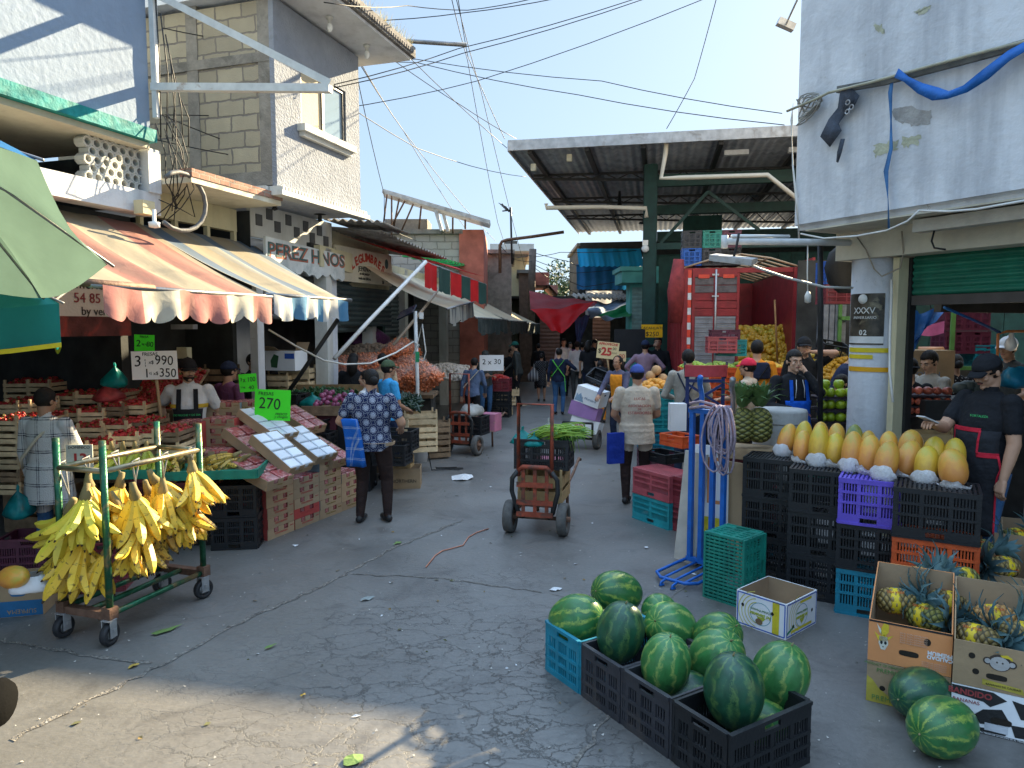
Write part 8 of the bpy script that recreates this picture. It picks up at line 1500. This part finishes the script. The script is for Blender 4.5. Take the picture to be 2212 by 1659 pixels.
for i in range(3): w = G(1082+8*i, 895-4*i); wcrate((.5, .35, .17), f'{ORD[i]} low pale crate by the tomato stall on the ground', (w.x, w.y, .19*i), rad(10), None, None)
# ---------------------------------------------------------------- vegetable stalls left of the lane
def v_heap(label, px, py, d, Lx, Wy, dz, n, me, s, m, nm, seed, tilt=18, rz=0): w = W(px, py, d); return pile(label, w, Lx, Wy, dz, n, me, s, m, (rad(tilt), 0, rz), 0, nm, seed)
b = MB(); b.tube([(0, 0, -.05), (.003, 0, -.02), (0, 0, .03), (.006, 0, .055)], [.006, .015, .014, .003], 6); chile = b.mesh('chile'); b = MB(); b.tube([(0, 0, -.075), (.003, 0, 0), (0, 0, .075)], [.006, .017, .021], 6); carrot = b.mesh('carrot'); car_m = M('carrot_skin', (.62, .17, .06), .4, .2, 9, .1, rnd=.1, spec=.7)
v_heap('loose dark green chillies in the wooden bin', 698, 855, 10.6, 1.0, .55, .08, 420, chile, 1.1, M('green_chilli', (.02, .07, .02), .35, .4, 4, .05), 'chillies', 5); v_heap('dark poblano chillies in black crates behind the post', 868, 870, 10.4, .55, .4, .08, 130, chile, 1.7, M('dark_chilli', (.01, .028, .014), .3, .4, 4, .05), 'chillies', 6)
w = W(695, 890, 10.1); o = E('vegetable_bin', 'long wooden bin of green chillies before the long haired woman', 'bin', (w.x, 10.15, 0)); b = MB(); b.box(-.55, .55, 0, .03, w.z-.1, w.z+.13); b.box(-.55, .55, .6, .63, w.z-.1, w.z+.34); b.build('boards', M('bin_board', (.24, .15, .07), .8, .3, 8, .2), o); b = MB(); b.box(-.55, .55, .03, .6, 0, w.z-.1); b.build('base', dark2, o)
oni_m = M('red_onion_skin', (.26, .06, .13), .35, .3, 5, .1, rnd=.3, col2=(.38, .16, .22)); w = W(725, 880, 8.95); o = E('onion_table', 'brown wooden tray table of red onions beside the blouse woman', 'table', (w.x, w.y, 0)); b = MB(); b.box(-.40, .42, -.02, .5, w.z-.06, w.z-.03); b.box(-.42, .44, -.05, -.02, w.z-.10, w.z+.02); b.build('tray', old_wood, o); b = MB(); b.box(-.40, .0, 0, .45, 0, w.z-.061); b.build('base', M('maroon_crates', (.10, .02, .03), .6), o); b = MB(); b.box(.02, .42, 0, .45, 0, w.z-.061); b.build('base', PL['black'], o)
rg = random.Random(8)
for i in range(46): x = rg.uniform(-.28, .36); y = rg.uniform(.02, .4); tag(put('red_onion', orange_me, None, (w.x+x, w.y+y, w.z+.01+.10*(y/.4)+(.05 if i % 3 == 0 else 0)), 0, (rg.random()*6, 0, rg.random()*6)), 'red onion heaped on the brown tray table', 'onion', 'red onions on the tray table').scale = (.95, .95, .85); COL.objects[-1].name
for ob in [x for x in COL.objects if x.name.startswith('red_onion')]: skin_of(ob, oni_m) if ob.name == 'red_onion' else None
om = COL.objects['red_onion'].data
for ob in [x for x in COL.objects if x.name.startswith('red_onion')]: ob.data = om
CB = heap(.62, .34, .20, carrot, 1.0, 260, 3, [car_m])
b = MB(); b.ball((0, 0, 0), (.33, .19, .20), 18, 12); film = M('clear_plastic_film', (.75, .55, .45), .08, .1, 5, .5, 14, spec=1.0, alpha=.22); bagm = b.mesh('plastic_film'); bagm.materials.append(film)
def carrot_bag(label, px, py, d, rz, s=1.0):
    o = E('carrot_bag', label, 'bag', W(px, py, d), rad(rz), 'clear bags of carrots'); put('carrots', CB, o, (0, 0, -.05)); r2 = put('carrots_below', CB, o, (0, 0, -.05), 0, (pi, 0, 0)); r2.name = 'carrots'; put('plastic_film', bagm, o); o.scale = (s,)*3
for i, (px, py, rz, d) in enumerate(((742, 792, 0, 12.4), (820, 785, 10, 12.6), (790, 786, -8, 12.5), (868, 754, 25, 12.7), (888, 790, -5, 12.3), (760, 815, 0, 12.2), (880, 812, 8, 12.0), (915, 808, -10, 11.9), (840, 812, 4, 12.2))): carrot_bag(f'clear bag of orange carrots, {ORD[i]} in the carrot stack counting from its top corner', px, py, d, rz)
b = MB(); b.ball((0, 0, 0), .035, 8, 6); garl = b.mesh('garlic'); gm = M('garlic_skin', (.50, .44, .38), .7, .2, 8, .1); v_heap('garlic bulbs heaped above the carrots', 797, 762, 13.2, 1.1, .5, .16, 260, garl, 1.2, M('potato_skin', (.36, .27, .20), .7, .2, 8, .1), 'garlic', 8, 30); v_heap('white garlic heads in the far wooden stall', 965, 805, 14.5, .9, .6, .16, 320, garl, 1.2, gm, 'garlic', 9, 25)
bag('purple net sack of onions lying over the garlic', W(790, 750, 13.6), .42, .36, M('purple_sack', (.08, .015, .07), .6, .5, 9, .5, 30), 51, 'onion_sack', False); w = W(830, 850, 12.6); o = E('carrot_table', 'plank table stacked with bags of carrots', 'table', (w.x, w.y, 0)); b = MB(); b.box(-.9, .9, -.3, .6, w.z-.06, w.z); b.build('top', old_wood, o); b = MB(); b.box(-.85, .85, -.2, .5, 0, w.z-.061); b.build('base', dark2, o)
for i in range(8): q = W(622, 822, 9.6); 
for k in range(4): crate((.44, .36, .30), 'black', f'black crate of vegetables, {ORD[k]} from the ground in the tower behind the green card', (W(622, 850, 9.5).x, 9.5, .302*k), rad(-12), 'black crates behind the green card')
for i, (px, py, d, n, m) in enumerate(((600, 805, 10.9, 4, pale_wood), (642, 790, 11.0, 5, pale_wood), (470, 790, 9.6, 3, old_wood), (845, 905, 9.9, 2, pale_wood), (848, 955, 9.95, 3, old_wood), (905, 885, 10.3, 3, pale_wood), (935, 905, 11.3, 3, old_wood))):
    w = W(px, py, d)
    for k in range(n):
        z = w.z-.2*(k+1)
        if z < 0: break
        wcrate((.48, .34, .19), f'slatted vegetable crate, {ORD[k]} from the top of the {ORD[i]} pile along the stalls', (w.x, d, z), rad(-8+5*i), m, 'slatted vegetable crates')
w = W(615, 800, 10.8); S5 = (.5, .36, .3); o = carton('white chilli carton with open flaps on the crates', (w.x, 10.9, w.z), rad(-14), S5, white_c, top=False); polyprint(o, S5, 'f', [(-.15, .05), (-.05, .04), (-.02, .22), (-.10, .25), (-.16, .15)], M('chilli_print', (.03, .10, .04), .7), 'chilli_print'); decal(o, S5, 'f', .16, .22, .16, .08, blue_c, 'blue_print'); b = MB(); b.add([(-.25, -.18, .3), (0, -.18, .3), (-.02, -.30, .36), (-.27, -.28, .37)], [(0, 1, 2, 3)]); b.add([(.05, .18, .3), (.25, .18, .3), (.25, .26, .42), (.03, .26, .42)], [(0, 1, 2, 3)]); b.build('flaps', kraft, o, solid=.004)
q = G(868, 1055); S6 = (.46, .36, .26); o = carton('crumpled kraft carton on the road by the white post', (q.x, q.y+.15, 0), rad(4), S6, kraft, top=False); ctext(o, S6, 'f', 'NORTHERN', .06, .02, .10, M('brown_line_print')); wcrate((.3, .2, .13), 'little yellow slatted box on the kraft carton', (q.x-.02, q.y+.1, .262), rad(-6), M('yellow_plank'))
# white post in a bucket
q = G(903, 1000); A = E('white_post', 'white metal post planted in a bucket with a solar lamp on top', 'post', (q.x, q.y+.12, 0)); zt_ = W(898, 672, q.y+.12).z; b = MB(); b.tube([(-.03, 0, .05), (-.01, 0, 1.2), (-.035, 0, zt_)], .028, 10); b.build('pole', white_m, A); b = MB(); b.box(-.033, .026, -.033, -.0285, zt_-.78, zt_-.62); b.build('green_sticker', M('green_sticker', (.02, .30, .12), .5), A)
b = MB(); b.box(-.16, .16, -.012, .012, -.10, .10); sp = b.build('solar_panel', M('solar_panel', (.02, .025, .04), .2), A, (-.16, -.02, zt_-.02), 0, (rad(-50), rad(-20), rad(-30))); b = MB(); b.box(.03, .09, -.03, .03, zt_-.12, zt_-.02); b.build('battery_box', white_m, A)
b = MB(); b.lathe([(.12, 0), (.15, .28), (.158, .285), (.158, .30), (.145, .30), (.115, .02), (0, .02)], 24, 0, Matrix.Translation((0, 0, 0))); b.lathe([(.146, .22), (.154, .222), (.154, .23), (.147, .232)], 24); tag(b.build('white_bucket', white_c, None, (q.x+.01, q.y+.12, .001)), 'white plastic bucket holding the white post', 'bucket')
b = MB(); b.tube([W(580, 712, 8.9), W(640, 748, 9.0), W(700, 779, 9.1), (W(745, 787, 9.2)), W(800, 785, 9.4), W(855, 762, 9.8), W(893, 738, q.y+.1)], .012, 7); tag(b.build('white_cable', wire_w), 'white cable drooping from the awning to the white post', 'cable'); b = MB(); b.tube([W(x, y, q.y+.08) for x, y in ((893, 738), (905, 745), (893, 765), (902, 740), (912, 700), (920, 760), (915, 780), (905, 775))], .010, 6); tag(b.build('cable_loop', wire_w), 'white cable looped round the head of the post', 'cable')
b = MB(); gq = G(925, 1018); b.tube([gq+V((-.05, .1, .55)), gq+V((0, .05, .25)), gq+V((.05, 0, .02)), gq+V((.45, .05, .02)), gq+V((.5, .12, .02)), gq+V((.1, .14, .02)), gq+V((.4, .2, .02))], .010, 6); tag(b.build('folding_stand', dark_m), 'small black wire stand on the road by the bucket', 'stand')
for i, (px, py, d, w_, cc) in enumerate(((668, 905, 8.9, .5, 'black'), (860, 930, 9.0, .42, 'black'), (845, 960, 8.8, .42, 'black'), (680, 935, 8.6, .4, 'black'))): q = W(px, py, d); crate((w_, .34, .26), cc, f'{ORD[i]} black crate showing low behind the blouse woman', (q.x, d+.1, max(0, q.z-.26)), rad(-10))
w = W(625, 925, 8.4); crate((.46, .34, .2), 'orange', 'orange crate of blueberries behind the berry display', (w.x-.03, 8.6, w.z-.1), rad(-14)); v_heap('blueberries in a green punnet on the orange crate', 622, 915, 8.55, .4, .3, .03, 160, garl, .4, M('blueberry_skin', (.02, .025, .06), .5), 'blueberries', 12, 5); bag('teal see-through bag of garlic on the onion stall', W(675, 880, 9.3), .16, .2, teal_film, 61)
# fruit trays of the corner shop
tray_m = M('dark_pulp_tray', (.035, .022, .03), .9, .2, 9, .3); w = W(1806, 905, 7.5); app = M('green_apple_skin', (.30, .42, .02), .3, .2, 4, .05, rnd=.1, spec=.6)
b = MB(); b.lathe([(0, -.030), (.012, -.036), (.03, -.030), (.041, 0), (.036, .024), (.02, .036), (.006, .030), (0, .022)], 14); apple = b.mesh('apple'); apple.materials.append(app); man = apple.copy(); man.materials.clear(); man.materials.append(M('red_mango_skin', (.42, .10, .06), .35, .4, 5, .05, rnd=.3, col2=(.30, .22, .04)))
for i, z in enumerate((850, 876, 903)):
    q = W(1806, z, 7.5); b = MB(); b.box(-.22, .22, -.16, .16, -.022, -.006); tag(b.build('pulp_tray', tray_m, None, (q.x, 7.62, q.z-.03)), f'{ORD[i]} dark pulp tray of green apples from the top', 'tray')
    for j in range(4): tag(put('green_apple', apple, None, (q.x-.15+.098*j, 7.50+.02*(j % 2), q.z+.008), 0, (rad(70+10*j), 0, j)), f'green apple, {ORD[j]} from the iron post on the {ORD[i]} tray', 'apple', 'green apples on trays').scale = (1.3,)*3
for j in range(2): q = W(1782+30*j, 830, 7.55); tag(put('green_apple', apple, None, q), f'green apple on top of the tray stack, {["by the iron post", "by the column"][j]}', 'apple', 'green apples on trays').scale = (1.35,)*3
for k in range(2): crate((.46, .36, .33), ['green', 'black'][1-k], f'{["black", "green"][k]} crate, {ORD[k]} from the ground under the apple trays', (w.x, 7.7, .15+.335*k), rad(-10))
for i, z in enumerate((845, 868, 888)):
    q = W(1992, z, 7.3); b = MB(); b.box(-.28, .28, -.16, .16, -.03, -.012); tag(b.build('pulp_tray', tray_m, None, (q.x, 7.42, q.z-.03), rad(-8)), f'{ORD[i]} dark pulp tray of mangoes from the top', 'tray')
    for j in range(6): tag(put('mango', man, None, (q.x-.22+.09*j, 7.32-.012*j, q.z+.006), 0, (rad(80), 0, j*1.3)), f'red mango, {ORD[j]} from the column on the {ORD[i]} tray', 'mango', 'mangoes on trays').scale = (1.05, 1.05, 1.25)
for j, (px, cc) in enumerate(((1965, 'teal'), (2030, 'green'))):
    for k in range(2): q = W(px, 920, 7.4); crate((.42, .36, .34), cc, f'{cc} crate under the mango trays, {["lower", "upper"][k]} one', (q.x, 7.6, .15+.345*k), rad(-8))
q = W(2010, 940, 6.6); wcrate((.62, .34, .16), 'kraft coloured wooden box in front of the mango trays', (q.x, 6.7, q.z-.1), rad(-12), M('yellow_plank'), n=1); q = W(1998, 800, 8.8); o = carton('tall kraft carton printed NORTHERN in the corner shop', (q.x, 8.9, q.z-.25), rad(-10), (.62, .4, .5), kraft); ctext(o, (.62, .4, .5), 'f', 'NORTH', .1, -.02, .2, M('slate_print'))
q = W(2000, 730, 9.6); A = E('produce_rack', 'green and white rack with a roll of film in the corner shop', 'rack', (q.x, 9.6, 0), rad(-10)); b = MB(); b.box(-.62, -.57, -.02, .02, 0, 2.4); b.box(.30, .35, -.02, .02, 0, 2.4); b.box(-.6, .6, -.03, .03, 1.52, 1.57); b.build('frame', M('green_rack', (.10, .25, .06), .6), A); b = MB(); b.tube([(-.1, -.05, 1.78), (.2, -.05, 1.78)], .05, 10); b.build('film_roll', M('amber_film', (.48, .22, .10), .3), A); b = MB(); b.sheet(lambda u, v: (-.2+.4*u, -.06+.02*sin(u*9), 2.18-.16*v-.05*sin(u*3)), 8, 4); b.build('pink_film', M('pink_film', (.60, .14, .28), .3, trans=.4), A)
tarp('shop_tarp', 'blue tarp bunched up inside the corner shop', [(1950, 668, 8.4), (2045, 668, 8.6), (1975, 735, 8.4), (1952, 790, 8.3)], 10, 8, M('shop_blue_tarp', (.01, .10, .35), .6, .3, 3, .3, trans=.2), .05); b = MB(); b.tube([W(2040, 664, 7.0), W(2100, 690, 7.2), W(2160, 718, 7.4)], .014, 6); tag(b.build('blue_rope', bl), 'blue rope slanting under the green shutter', 'rope'); b = MB(); b.tube([W(2154, 790, 7.4), W(2156, 722, 7.4), W(2175, 716, 7.4), W(2260, 715, 7.4)], .014, 7); tag(b.build('orange_pole', M('orange_pole_paint', (.60, .20, .06), .5)), 'orange metal pole frame in the corner shop', 'pole')
b = MB(); b.lathe([(.0, -.09), (.045, -.075), (.06, -.03), (.045, .03), (.025, .05), (.022, .1), (0, .1)], 12); A = tag(b.build('shop_bulb', bulb_m, None, W(2184, 740, 7.4)), 'big white bulb hanging from the orange pole', 'lamp'); q = W(2080, 720, 10.5); 
for i, (px, py, cc) in enumerate(((2075, 690, 'plum'), (2110, 690, 'plum'), (2075, 740, 'plum'), (2110, 740, 'plum'), (2140, 770, 'teal'))): q = W(px, py, 10.2); crate((.42, .36, .32), cc, f'{cc} crate stacked at the rear of the corner shop, {ORD[i]} counted', (q.x, 10.4, q.z-.16), 0)
q = W(2110, 800, 10.3); b = MB(); b.box(-.9, .9, -.3, .3, 0, q.z-.1); tag(b.build('shop_counter', dark2, None, (q.x, 10.4, .15)), 'dark counter at the rear of the corner shop', 'counter'); bag('blue film bag on the counter behind the phone man', W(2195, 840, 6.6), .15, .2, M('blue_film', (.02, .24, .38), .3, .3, 8, .5, 9, trans=.4), 71, tie=False); b = MB()
q = W(2090, 860, 7.2); b = MB(); b.box(-.45, .6, -.05, .5, .15, q.z-.02); tag(b.build('melon_table', dark_m, None, (q.x, 7.2, 0)), 'dark table of grey melons behind the phone man', 'table')
for i in range(5): q = W(2075+16*i, 838-4*(i % 2), 7.35); o = tag(put('grey_melon', orange_me, None, q), f'grey green melon, {ORD[i]} on the dark table', 'melon', 'grey melons'); o.scale = (2, 1.6, 1.6); o.data = apple.copy() if i == 0 else gm0; gm0 = o.data; gm0.materials.clear(); gm0.materials.append(M('grey_melon_skin', (.06, .075, .07), .6))
# timber-sided truck between the iron post and the column
w = W(1808, 700, 11.5); A = E('timber_truck', 'grey timber sided truck with a green frame and oranges', 'truck', (w.x, 11.5, 0), rad(-8)); b = MB()
for k in range(5): b.box(-.30+.09*k, -.23+.09*k, -.02, .02, .9, 2.75)
b.build('timber_slats', M('grey_timber', (.24, .25, .27), .8, .3, 8, .3), A); b = MB(); b.box(.0, .05, -.08, -.03, .3, 2.6); b.box(.0, .6, -.08, -.03, 2.2, 2.26); b.box(.0, .6, -.08, -.03, 1.1, 1.15); b.build('green_frame', M('green_rack'), A); b = MB(); b.box(-.5, .9, .5, .55, 0, 3.2); b.build('inner_wall', dark2, A)
pile('sloping heap of oranges in the timber truck', W(1822, 790, 10.8), .8, .7, .15, 160, orange_me, 1.0, or_m, (rad(35), 0, 0), 0, 'oranges', 14); crate((.4, .34, .3), 'black', 'black crate hung on the timber truck', W(1790, 760, 10.9)+V((0, 0, -.15)), rad(20), rot=(rad(15), rad(10), 0)); crate((.45, .36, .33), 'blue', 'bright blue crate stacked high by the timber truck', W(1806, 590, 10.6)+V((0, 0, -.17)), 0); crate((.45, .36, .33), 'red', 'red crate stacked under the bright blue one', W(1806, 632, 10.6)+V((0, 0, -.17)), 0)
b = MB(); b.lathe([(.02, -.10), (.2, -.12), (.27, -.04), (.27, .04), (.2, .12), (.02, .10)], 10, 0, Matrix.Rotation(pi/2, 4, 'X') @ Matrix.Rotation(.3, 4, 'Y')); tag(b.build('rolled_mesh', M('black_mesh'), None, W(1832, 580, 7.6)), 'black drum shaped roll hung beside the column head', 'roll'); tarp('blue_scrap', 'blue tarp scrap tucked behind the column head', [(1808, 532, 7.7), (1838, 532, 7.6), (1838, 560, 7.6), (1815, 550, 7.7)], 4, 4, bl, .0)
# ================================================================ OVERHEAD WIRES AND LITTER
def wire(label, pts, r=.010, m=None, nm='overhead_wire', grp='overhead wires'):
    P = [W(*p) for p in pts]; out = []
    for i in range(len(P)-1):
        a, c = P[i], P[i+1]; n = max(4, int((c-a).length/1.2)); sg = .012*(c-a).length
        out += [a.lerp(c, k/n)+V((0, 0, -sg*4*(k/n)*(1-k/n))) for k in range(n)]
    b = MB(); b.tube(out+[P[-1]], r, 5); tag(b.build(nm, m or wire_m), label, 'wire', grp)
lbw = 'thin black wire strung across the sky over the lane'
for pts in ([(355, 248, 9), (700, 240, 11), (1030, 175, 13), (1540, -10, 12)], [(720, 190, 10), (1000, 115, 12), (1400, -5, 12)], [(720, 183, 10), (990, 105, 12), (1380, -5, 12)], [(350, 60, 9), (520, 90, 10), (900, 128, 14), (1300, 175, 13), (1690, 245, 11)], [(560, 100, 10), (900, 135, 14), (1250, 205, 13), (1695, 270, 11)], [(700, 5, 8), (880, 12, 11), (1010, 22, 12), (1160, -5, 11)], [(780, 46, 11), (1000, 28, 12), (1210, -5, 12)],
            [(740, -5, 11), (870, 110, 14), (1095, 320, 16)], [(700, -5, 11), (850, 130, 14), (1000, 230, 15), (1115, 300, 16)], [(1548, -5, 14), (1500, 170, 16), (1440, 278, 15.5)], [(640, 150, 10), (900, 320, 13), (1135, 382, 19)], [(770, 120, 12), (870, 280, 16), (1010, 500, 22)], [(772, 130, 12), (900, 320, 17), (1070, 520, 25)], [(768, 150, 12), (830, 420, 17), (830, 500, 19)], [(975, -5, 14), (1010, 130, 17), (1075, 480, 24), (1110, 580, 28)], [(985, -5, 14), (1040, 200, 18), (1140, 600, 28)], [(990, 0, 14), (1010, 120, 16), (1090, 300, 18)],
            [(330, 300, 8.6), (600, 350, 10), (900, 520, 18)], [(330, 240, 8.6), (560, 330, 10), (830, 540, 16)], [(1150, 545, 26), (1230, 565, 27), (1250, 575, 29)], [(1150, 555, 26), (1210, 545, 28), (1390, 540, 29)], [(1150, 560, 26), (1240, 590, 28), (1385, 575, 29)], [(1080, 530, 22), (1110, 560, 24), (1150, 565, 26)], [(1150, 570, 26), (1260, 620, 27), (1370, 600, 28)], [(1000, 520, 21), (1090, 560, 24), (1150, 550, 26)], [(1150, 575, 26), (1200, 610, 27), (1260, 640, 27)]):
    wire(lbw, pts, .0042+.0003*pts[0][2])
rg = random.Random(2); b = MB()
for k in range(9):
    z0 = 4.1+rg.uniform(-.2, .3); x = 1.96+rg.uniform(0, .12); P = [L.w(x, 1.2+rg.uniform(-.1, .1), z0), L.w(x+rg.uniform(-.1, .25), 1.1+rg.uniform(-.2, .1), z0-.5-rg.uniform(0, .4)), L.w(x+rg.uniform(-.2, .3), 1.3, 3.35+rg.uniform(-.2, .15))]; b.tube([P[0], P[0].lerp(P[1], .5)+L.n*-.06, P[1], P[1].lerp(P[2], .5)+L.u*.05, P[2]], .006, 5)
tag(b.build('cable_tangle', wire_m), 'tangle of black cables hanging from the corner of the white building', 'cables')
for k in range(6): x = 1.98+.06*k; b = MB(); b.tube([L.w(x, 1.22, 5.6-.2*k), L.w(x+.05*(k % 3), 1.2, 4.9-.1*k), L.w(x+.02*k, 1.22, 4.1)], .007, 5); tag(b.build('wall_wire', wire_m), 'thin wire running down the edge of the white building', 'wire', 'wires at the white building edge')
b = MB(); b.tube([L.w(1.95+.36*cos(a)+.05, 1.0-.06*a/3, 3.42+.30*sin(a)) for a in [2.4-j*.33 for j in range(15)]], .024, 8); tag(b.build('conduit_loop', M('grey_conduit', (.12, .12, .12), .6)), 'thick grey conduit bent in a loop above the striped awning', 'conduit'); b = MB(); b.lathe([(.02, .18), (.02, .06), (.06, .05), (.055, 0), (0, -.01)], 10, 0, Matrix.Translation(L.w(1.72, 1.1, 3.12))); tag(b.build('white_fitting', bulb_m), 'white lamp fitting hanging on a cord by the conduit loop', 'lamp')
b = MB(); b.box(-.08, .08, -.06, .06, -.07, .07); A = tag(b.build('meter_box', P_cream, None, L.w(1.75, 1.25, 3.33), L.rz), 'cream utility meter under the pierced screen', 'meter')
b = MB(); q = W(1697, 55, 8.4); b.box(-.10, .10, -.04, .04, -.03, .05, 0, Matrix.Translation(q) @ Matrix.Rotation(.4, 4, 'Y')); b.tube([q, R.w(.66, .5, q.z+.05)], .012, 5); tag(b.build('wall_lamp', zinc), 'battered lamp bracket on the white wall edge', 'lamp')
# litter
def scrap(label, px, py, r, m, seed, nm='paper_scrap', el=1.0, h=.012, cat='litter'):
    r2 = random.Random(seed); b = MB(); n = 11; p = G(px, py); vs = [(0, 0, h*1.4)]+[(r*el*cos(2*pi*k/n)*r2.uniform(.55, 1.2), r*sin(2*pi*k/n)*r2.uniform(.5, 1.1), .006+r2.random()*h) for k in range(n)]; b.add(vs, [(0, 1+k, 1+(k+1) % n) for k in range(n)]); tag(b.build(nm, m, None, p, r2.random()*1.2), label, cat)
wp = M('litter_paper', (.62, .62, .62), .9); lf = M('dry_leaf', (.45, .30, .06), .8); gl = M('green_scrap', (.14, .22, .06), .8)
scrap('crumpled white sheet lying on the road behind the middle cart', 1003, 1034, .17, wp, 1, 'paper_sheet', 1.1, .05)
for i, (px, py, r, m, lb, el) in enumerate(((1200, 1275, .035, wp, 'white paper scrap by the watermelon row', 1.4), (655, 1505, .02, lf, 'yellow dry leaf in the sunlit patch', 1), (765, 1645, .05, gl, 'green lettuce scrap at the bottom of the sunlit patch', 1), (355, 1365, .05, gl, 'green leaf blade on the road beside the banana cart', 2.2), (320, 1225, .03, wp, 'small white scrap under the banana cart', 1.3), (445, 1285, .02, wp, 'white chip beside the cart caster', 1), (795, 1295, .03, M('grey_scrap', (.25, .28, .27), .9), 'grey scrap by the slab joint', 2), (1396, 1185, .02, wp, 'white chip before the dull pink crate', 1.4), (640, 1180, .03, wp, 'crumpled chip by the berry cartons', 1.2), (1265, 925, .09, M('orange_peel_scrap', (.40, .20, .06), .9), 'peelings on the road by the dolly', 1.6), (860, 1175, .03, gl, 'green stalk scrap near the blouse woman', 2.0), (290, 1440, .03, lf, 'yellow leaf scrap along the slab joint', 1.2), (1190, 1010, .02, wp, 'white chip beside the middle cart', 1.2), (585, 1400, .02, gl, 'thin green sliver on the cracked asphalt', 2.6))): scrap(lb, px, py, r, m, 20+i, 'scrap', el)
b = MB(); b.tube([G(x, y, .008) for x, y in ((920, 1225), (940, 1200), (955, 1190), (1000, 1178), (1012, 1160), (1030, 1150), (1055, 1142))], .006, 5); tag(b.build('orange_string', M('orange_string', (.52, .22, .14), .9)), 'orange string lying on the road before the middle cart', 'string')
rg = random.Random(77); b = MB()
for i in range(1300):
    x = rg.uniform(-4, 3); y = rg.uniform(3.2, 12); s = rg.uniform(.003, .010); a = rg.random()*6; b.add([(x+s*cos(a), y+s*sin(a), .004), (x+s*cos(a+2), y+s*sin(a+2), .004), (x+s*cos(a+4), y+s*sin(a+4), .005+s*.5)], [(0, 1, 2)])
tag(b.build('grit', M('pale_grit', (.40, .38, .34), .9)), 'pale grit and crumbs scattered over the road', None, None, 'stuff')
b = MB()
for i in range(150):
    x = rg.gauss(-.2, 1.6); y = rg.uniform(3.3, 14); s = rg.uniform(.008, .028); a = rg.random()*6; e = rg.uniform(.25, .8); b.add([(x+s*cos(a), y+s*sin(a), .005), (x-e*s*sin(a), y+e*s*cos(a), .012), (x-s*cos(a), y-s*sin(a), .006), (x+e*s*sin(a), y-e*s*cos(a), .005)], [(0, 1, 2, 3)], rg.choice((0, 0, 1, 2)))
tag(b.build('trampled_scraps', [M('trampled_leaf', (.10, .10, .04), .9), M('litter_paper'), M('trampled_peel', (.26, .17, .06), .9)]), 'trampled leaf and paper scraps strewn over the road', None, None, 'stuff')
b = MB(); b.lathe([(.0, -.03), (.10, -.03), (.115, 0), (.10, .03), (0, .03)], 20, 0, Matrix.Translation(W(-6, 1520, 3.2)) @ Matrix.Rotation(pi/2, 4, 'Y')); tag(b.build('cart_wheel', M('wheel_black', (.006, .006, .006), .95, .1, spec=.05)), 'edge of a black wheel at the lower photo border', 'wheel')
